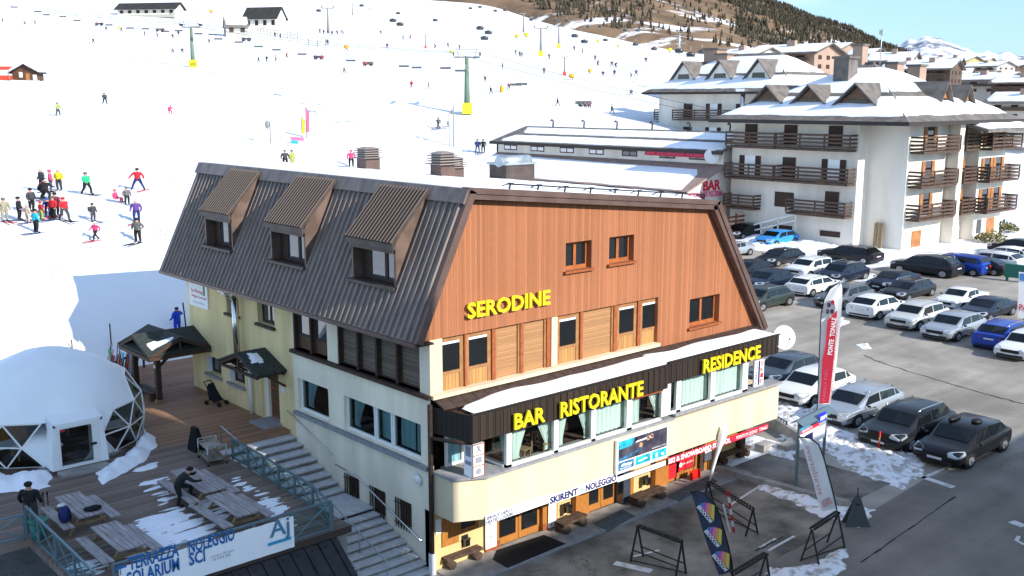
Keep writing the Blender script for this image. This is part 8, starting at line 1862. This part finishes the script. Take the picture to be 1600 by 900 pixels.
for (u0, v0, u1, v1, m, lab) in ((454,220,475,221,'pink_print','small pink banner at the start area'),(455,225,466,226,'teal_print','small teal banner below the pink one')):
    a, b = PT(u0, v0+4), PT(u1, v1+4); MB_ = MB().prism([a+Vector((0,0,.25)), b+Vector((0,0,.25)), b+Vector((0,0,.55)), a+Vector((0,0,.55))], (.03,.03,0)); tag(MB_.build('start_banner', m), lab, 'banner')
for u0, v0, u1, v1, lab in ((195,22,340,35,'long pale snow fence in front of the long lodge'),(402,52,470,62,'pale terrace fence in front of the white chalet')):
    a, b = PT(u0, v0, 60, 900), PT(u1, v1, 60, 900); e = thing('terrace_fence', lab, 'fence', a); n = 26
    P = [PT(u0+(u1-u0)*k/n, v0+(v1-v0)*k/n, 60, 900) for k in range(n+1)]; mb = MB()
    for k in range(n): mb.bar(P[k]+Vector((0,0,1.6)), P[k+1]+Vector((0,0,1.6)), .14).bar(P[k]+Vector((0,0,.8)), P[k+1]+Vector((0,0,.8)), .12)
    mb.build('rail', 'fence_wood', e)
    for k in range(0, n+1, 2): MB().bar(P[k], P[k]+Vector((0,0,1.7)), .16).build('post', 'fence_wood', e)

# ---- lodges and huts on the piste
def lodge(name, u, v, wpx, hpx, dpx, wall, roofm, label, az, windows=6, snowy=False, loggia=False, D=None):
    p = PT(u, v, 50, 900); D = np.dot(np.array(p)-CAM, fwd); k = D/F_PX; w, h, d = wpx*k, hpx*k, dpx*k; e = thing(name, label, 'building', p, az)
    hw = h*.6; MB().box(-w/2,w/2,0,d,-h*.5,hw).prism([(-w/2,0,hw),(-w/2,d,hw),(-w/2,d/2,h*.96)], (w,0,0)).build('wall', wall, e, True); ov = w*.04; r = MB()
    for y0, y1 in ((-d*.16, d/2), (d*1.16, d/2)):
        q = [Vector((-w/2-ov,y0,hw-h*.1)), Vector((w/2+ov,y0,hw-h*.1)), Vector((w/2+ov,y1,h)), Vector((-w/2-ov,y1,h))]; r.add(q+[t+Vector((0,0,h*.05)) for t in q], [(0,1,2,3),(7,6,5,4),(0,4,5,1),(1,5,6,2),(2,6,7,3),(3,7,4,0)])
    ro = r.build('roof', roofm, e, True)
    if snowy: sb = MB(); snow_slab(sb, (-w/2,-d*.1,hw-h*.02), (w/2,-d*.1,hw-h*.02), (w/2,d/2,h*1.06), (-w/2,d/2,h*1.06), h*.06, h*.04, 6); sb.build('roof_snow', 'snow', ro, True)
    for i in range(windows): x = -w/2+w*(i+.5)/windows; MB().box(x-w*.2/windows,x+w*.2/windows,-.06,-.01,hw*.42,hw*.78).build('window', 'shutter_dark', e, True)
    MB().box(-w/2-.06,-w/2-.01,d*.35,d*.65,hw*.3,hw*.8).build('window', 'shutter_dark', e, True)
    if loggia: MB().box(-w/2,w/2,-d*.25,-.1,-h*.1,hw*.18).build('terrace', 'fence_wood', e, True)
    return e
M['slate_roof'] = mat('dark_slate_roof', (.035,.033,.03), .75, var=.2, vscale=.6)
lodge('mountain_lodge', 229, 26, 98, 21, 26, 'white_wall', 'slate_roof', 'long white lodge with a dark roof and a row of openings at the top left', radians(-52), 7, loggia=True)
lodge('stone_chalet', 371, 58, 34, 30, 26, 'stone', 'grey_roof', 'small stone chalet left of the white one', radians(-20), 2, snowy=True)
lodge('white_chalet', 408, 49, 56, 36, 30, 'white_wall', 'slate_roof', 'white chalet with dark roof and orange timber gable on the piste', radians(-55), 4)
p = PT(496, 72, 60, 900); D = np.dot(np.array(p)-CAM, fwd); k = D/F_PX; e = thing('round_shelter', 'grey open shelter with a bent roof left of the orange snow gun', 'shelter', p, radians(-30)); mb = MB()
for i in range(8):
    a0, a1 = -1+2*i/8, -1+2*(i+1)/8; f = lambda a: k*(10+4*(1-a*a)); mb.add([(a0*15*k,-6*k,f(a0)),(a1*15*k,-6*k,f(a1)),(a1*15*k,8*k,f(a1)),(a0*15*k,8*k,f(a0))], [(0,1,2,3)])
mb.build('roof', 'grey_roof', e, True)
for x in (-13, 0, 13): MB().tube([(x*k,0,0),(x*k,0,10*k)], .8*k, 6).build('post', 'tower_grey', e, True)
# brown hut at the left border
M['brown_hut'] = mat('brown_hut_boards', (.10,.05,.03), .8, var=.2, vscale=1); p = PT(40, 126); D = np.dot(np.array(p)-CAM, fwd); k = D/F_PX; e = thing('wooden_hut', 'brown wooden ski school hut with white window openings at the left border', 'hut', p, radians(-40))
MB().box(-20*k,20*k,0,20*k,-2,13*k).prism([(-20*k,0,13*k),(20*k,0,13*k),(0,0,24*k)], (0,20*k,0)).build('wall', 'brown_hut', e, True) if 'brown_hut' in M else None
r = MB()
for sgn in (-1, 1):
    q = [Vector((sgn*25*k,-5*k,10.5*k)), Vector((0,-5*k,24*k)), Vector((0,22*k,24*k)), Vector((sgn*25*k,22*k,10.5*k))]; r.add(q+[t+Vector((0,0,1.5*k)) for t in q], [(0,1,2,3),(7,6,5,4),(0,4,5,1),(1,5,6,2),(2,6,7,3),(3,7,4,0)])
ro = r.build('roof', 'slate_roof', e, True); sb = MB(); snow_slab(sb, (-23*k,-4*k,13.3*k), (-23*k,21*k,13.3*k), (0,21*k,26*k), (0,-4*k,26*k), 1.5*k, .1, 5); snow_slab(sb, (23*k,-4*k,13.3*k), (23*k,21*k,13.3*k), (0,21*k,26*k), (0,-4*k,26*k), 1.5*k, .1, 5); sb.build('roof_snow', 'snow', ro, True)
MB().box(-9*k,-4*k,-.5*k,-.1*k,5*k,13*k).build('window', 'banner_white', e, True); MB().box(1*k,7*k,-.5*k,-.1*k,0,11*k).build('door', 'wood_orange', e, True); MB().box(12*k,18*k,-.5*k,-.1*k,1*k,9*k).build('notice', 'banner_white', e, True); MB().box(-24*k,22*k,-4*k,-.6*k,-.6,.8*k).build('floor', 'fence_wood', e, True)
p = PT(8, 125); e = thing('market_awning', 'red awning stall at the left border beside the brown hut', 'awning', p, radians(-40)); MB().box(-9*k,9*k,-6*k,6*k,0,7*k).build('counter', 'pad_red', e, True); MB().prism([(-10*k,-8*k,15*k),(10*k,-8*k,15*k),(10*k,6*k,20*k),(-10*k,6*k,20*k)], (0,0,.8*k)).build('canopy', 'pad_red', e, True)
for x in (-9,9): MB().tube([(x*k,-7*k,0),(x*k,-7*k,15*k)], .6*k, 6).build('post', 'tower_grey', e, True)

# loose lumps of snow along the edge of the run
rl = random.Random(9); mb = MB()
for u, v, n, sp in ((250,362,14,14),(262,367,12,10),(8,402,8,8),(272,284,6,6),(40,284,5,10),(330,345,6,8),(130,392,6,20),(60,430,8,40),(420,150,8,40),(520,160,8,60),(590,200,6,40),(170,240,6,60)):
    for k in range(n):
        p = PT(u+rl.uniform(-sp,sp), v+rl.uniform(-sp,sp)*.25); r_ = rl.uniform(.06,.16); mb.ball(p+Vector((0,0,r_*.3)), (r_*1.3,r_,r_*.8), 6, 4)
tag(mb.build('snow_lumps', 'dirty_snow'), 'loose lumps of snow scattered along the run', 'snow', kind='stuff')
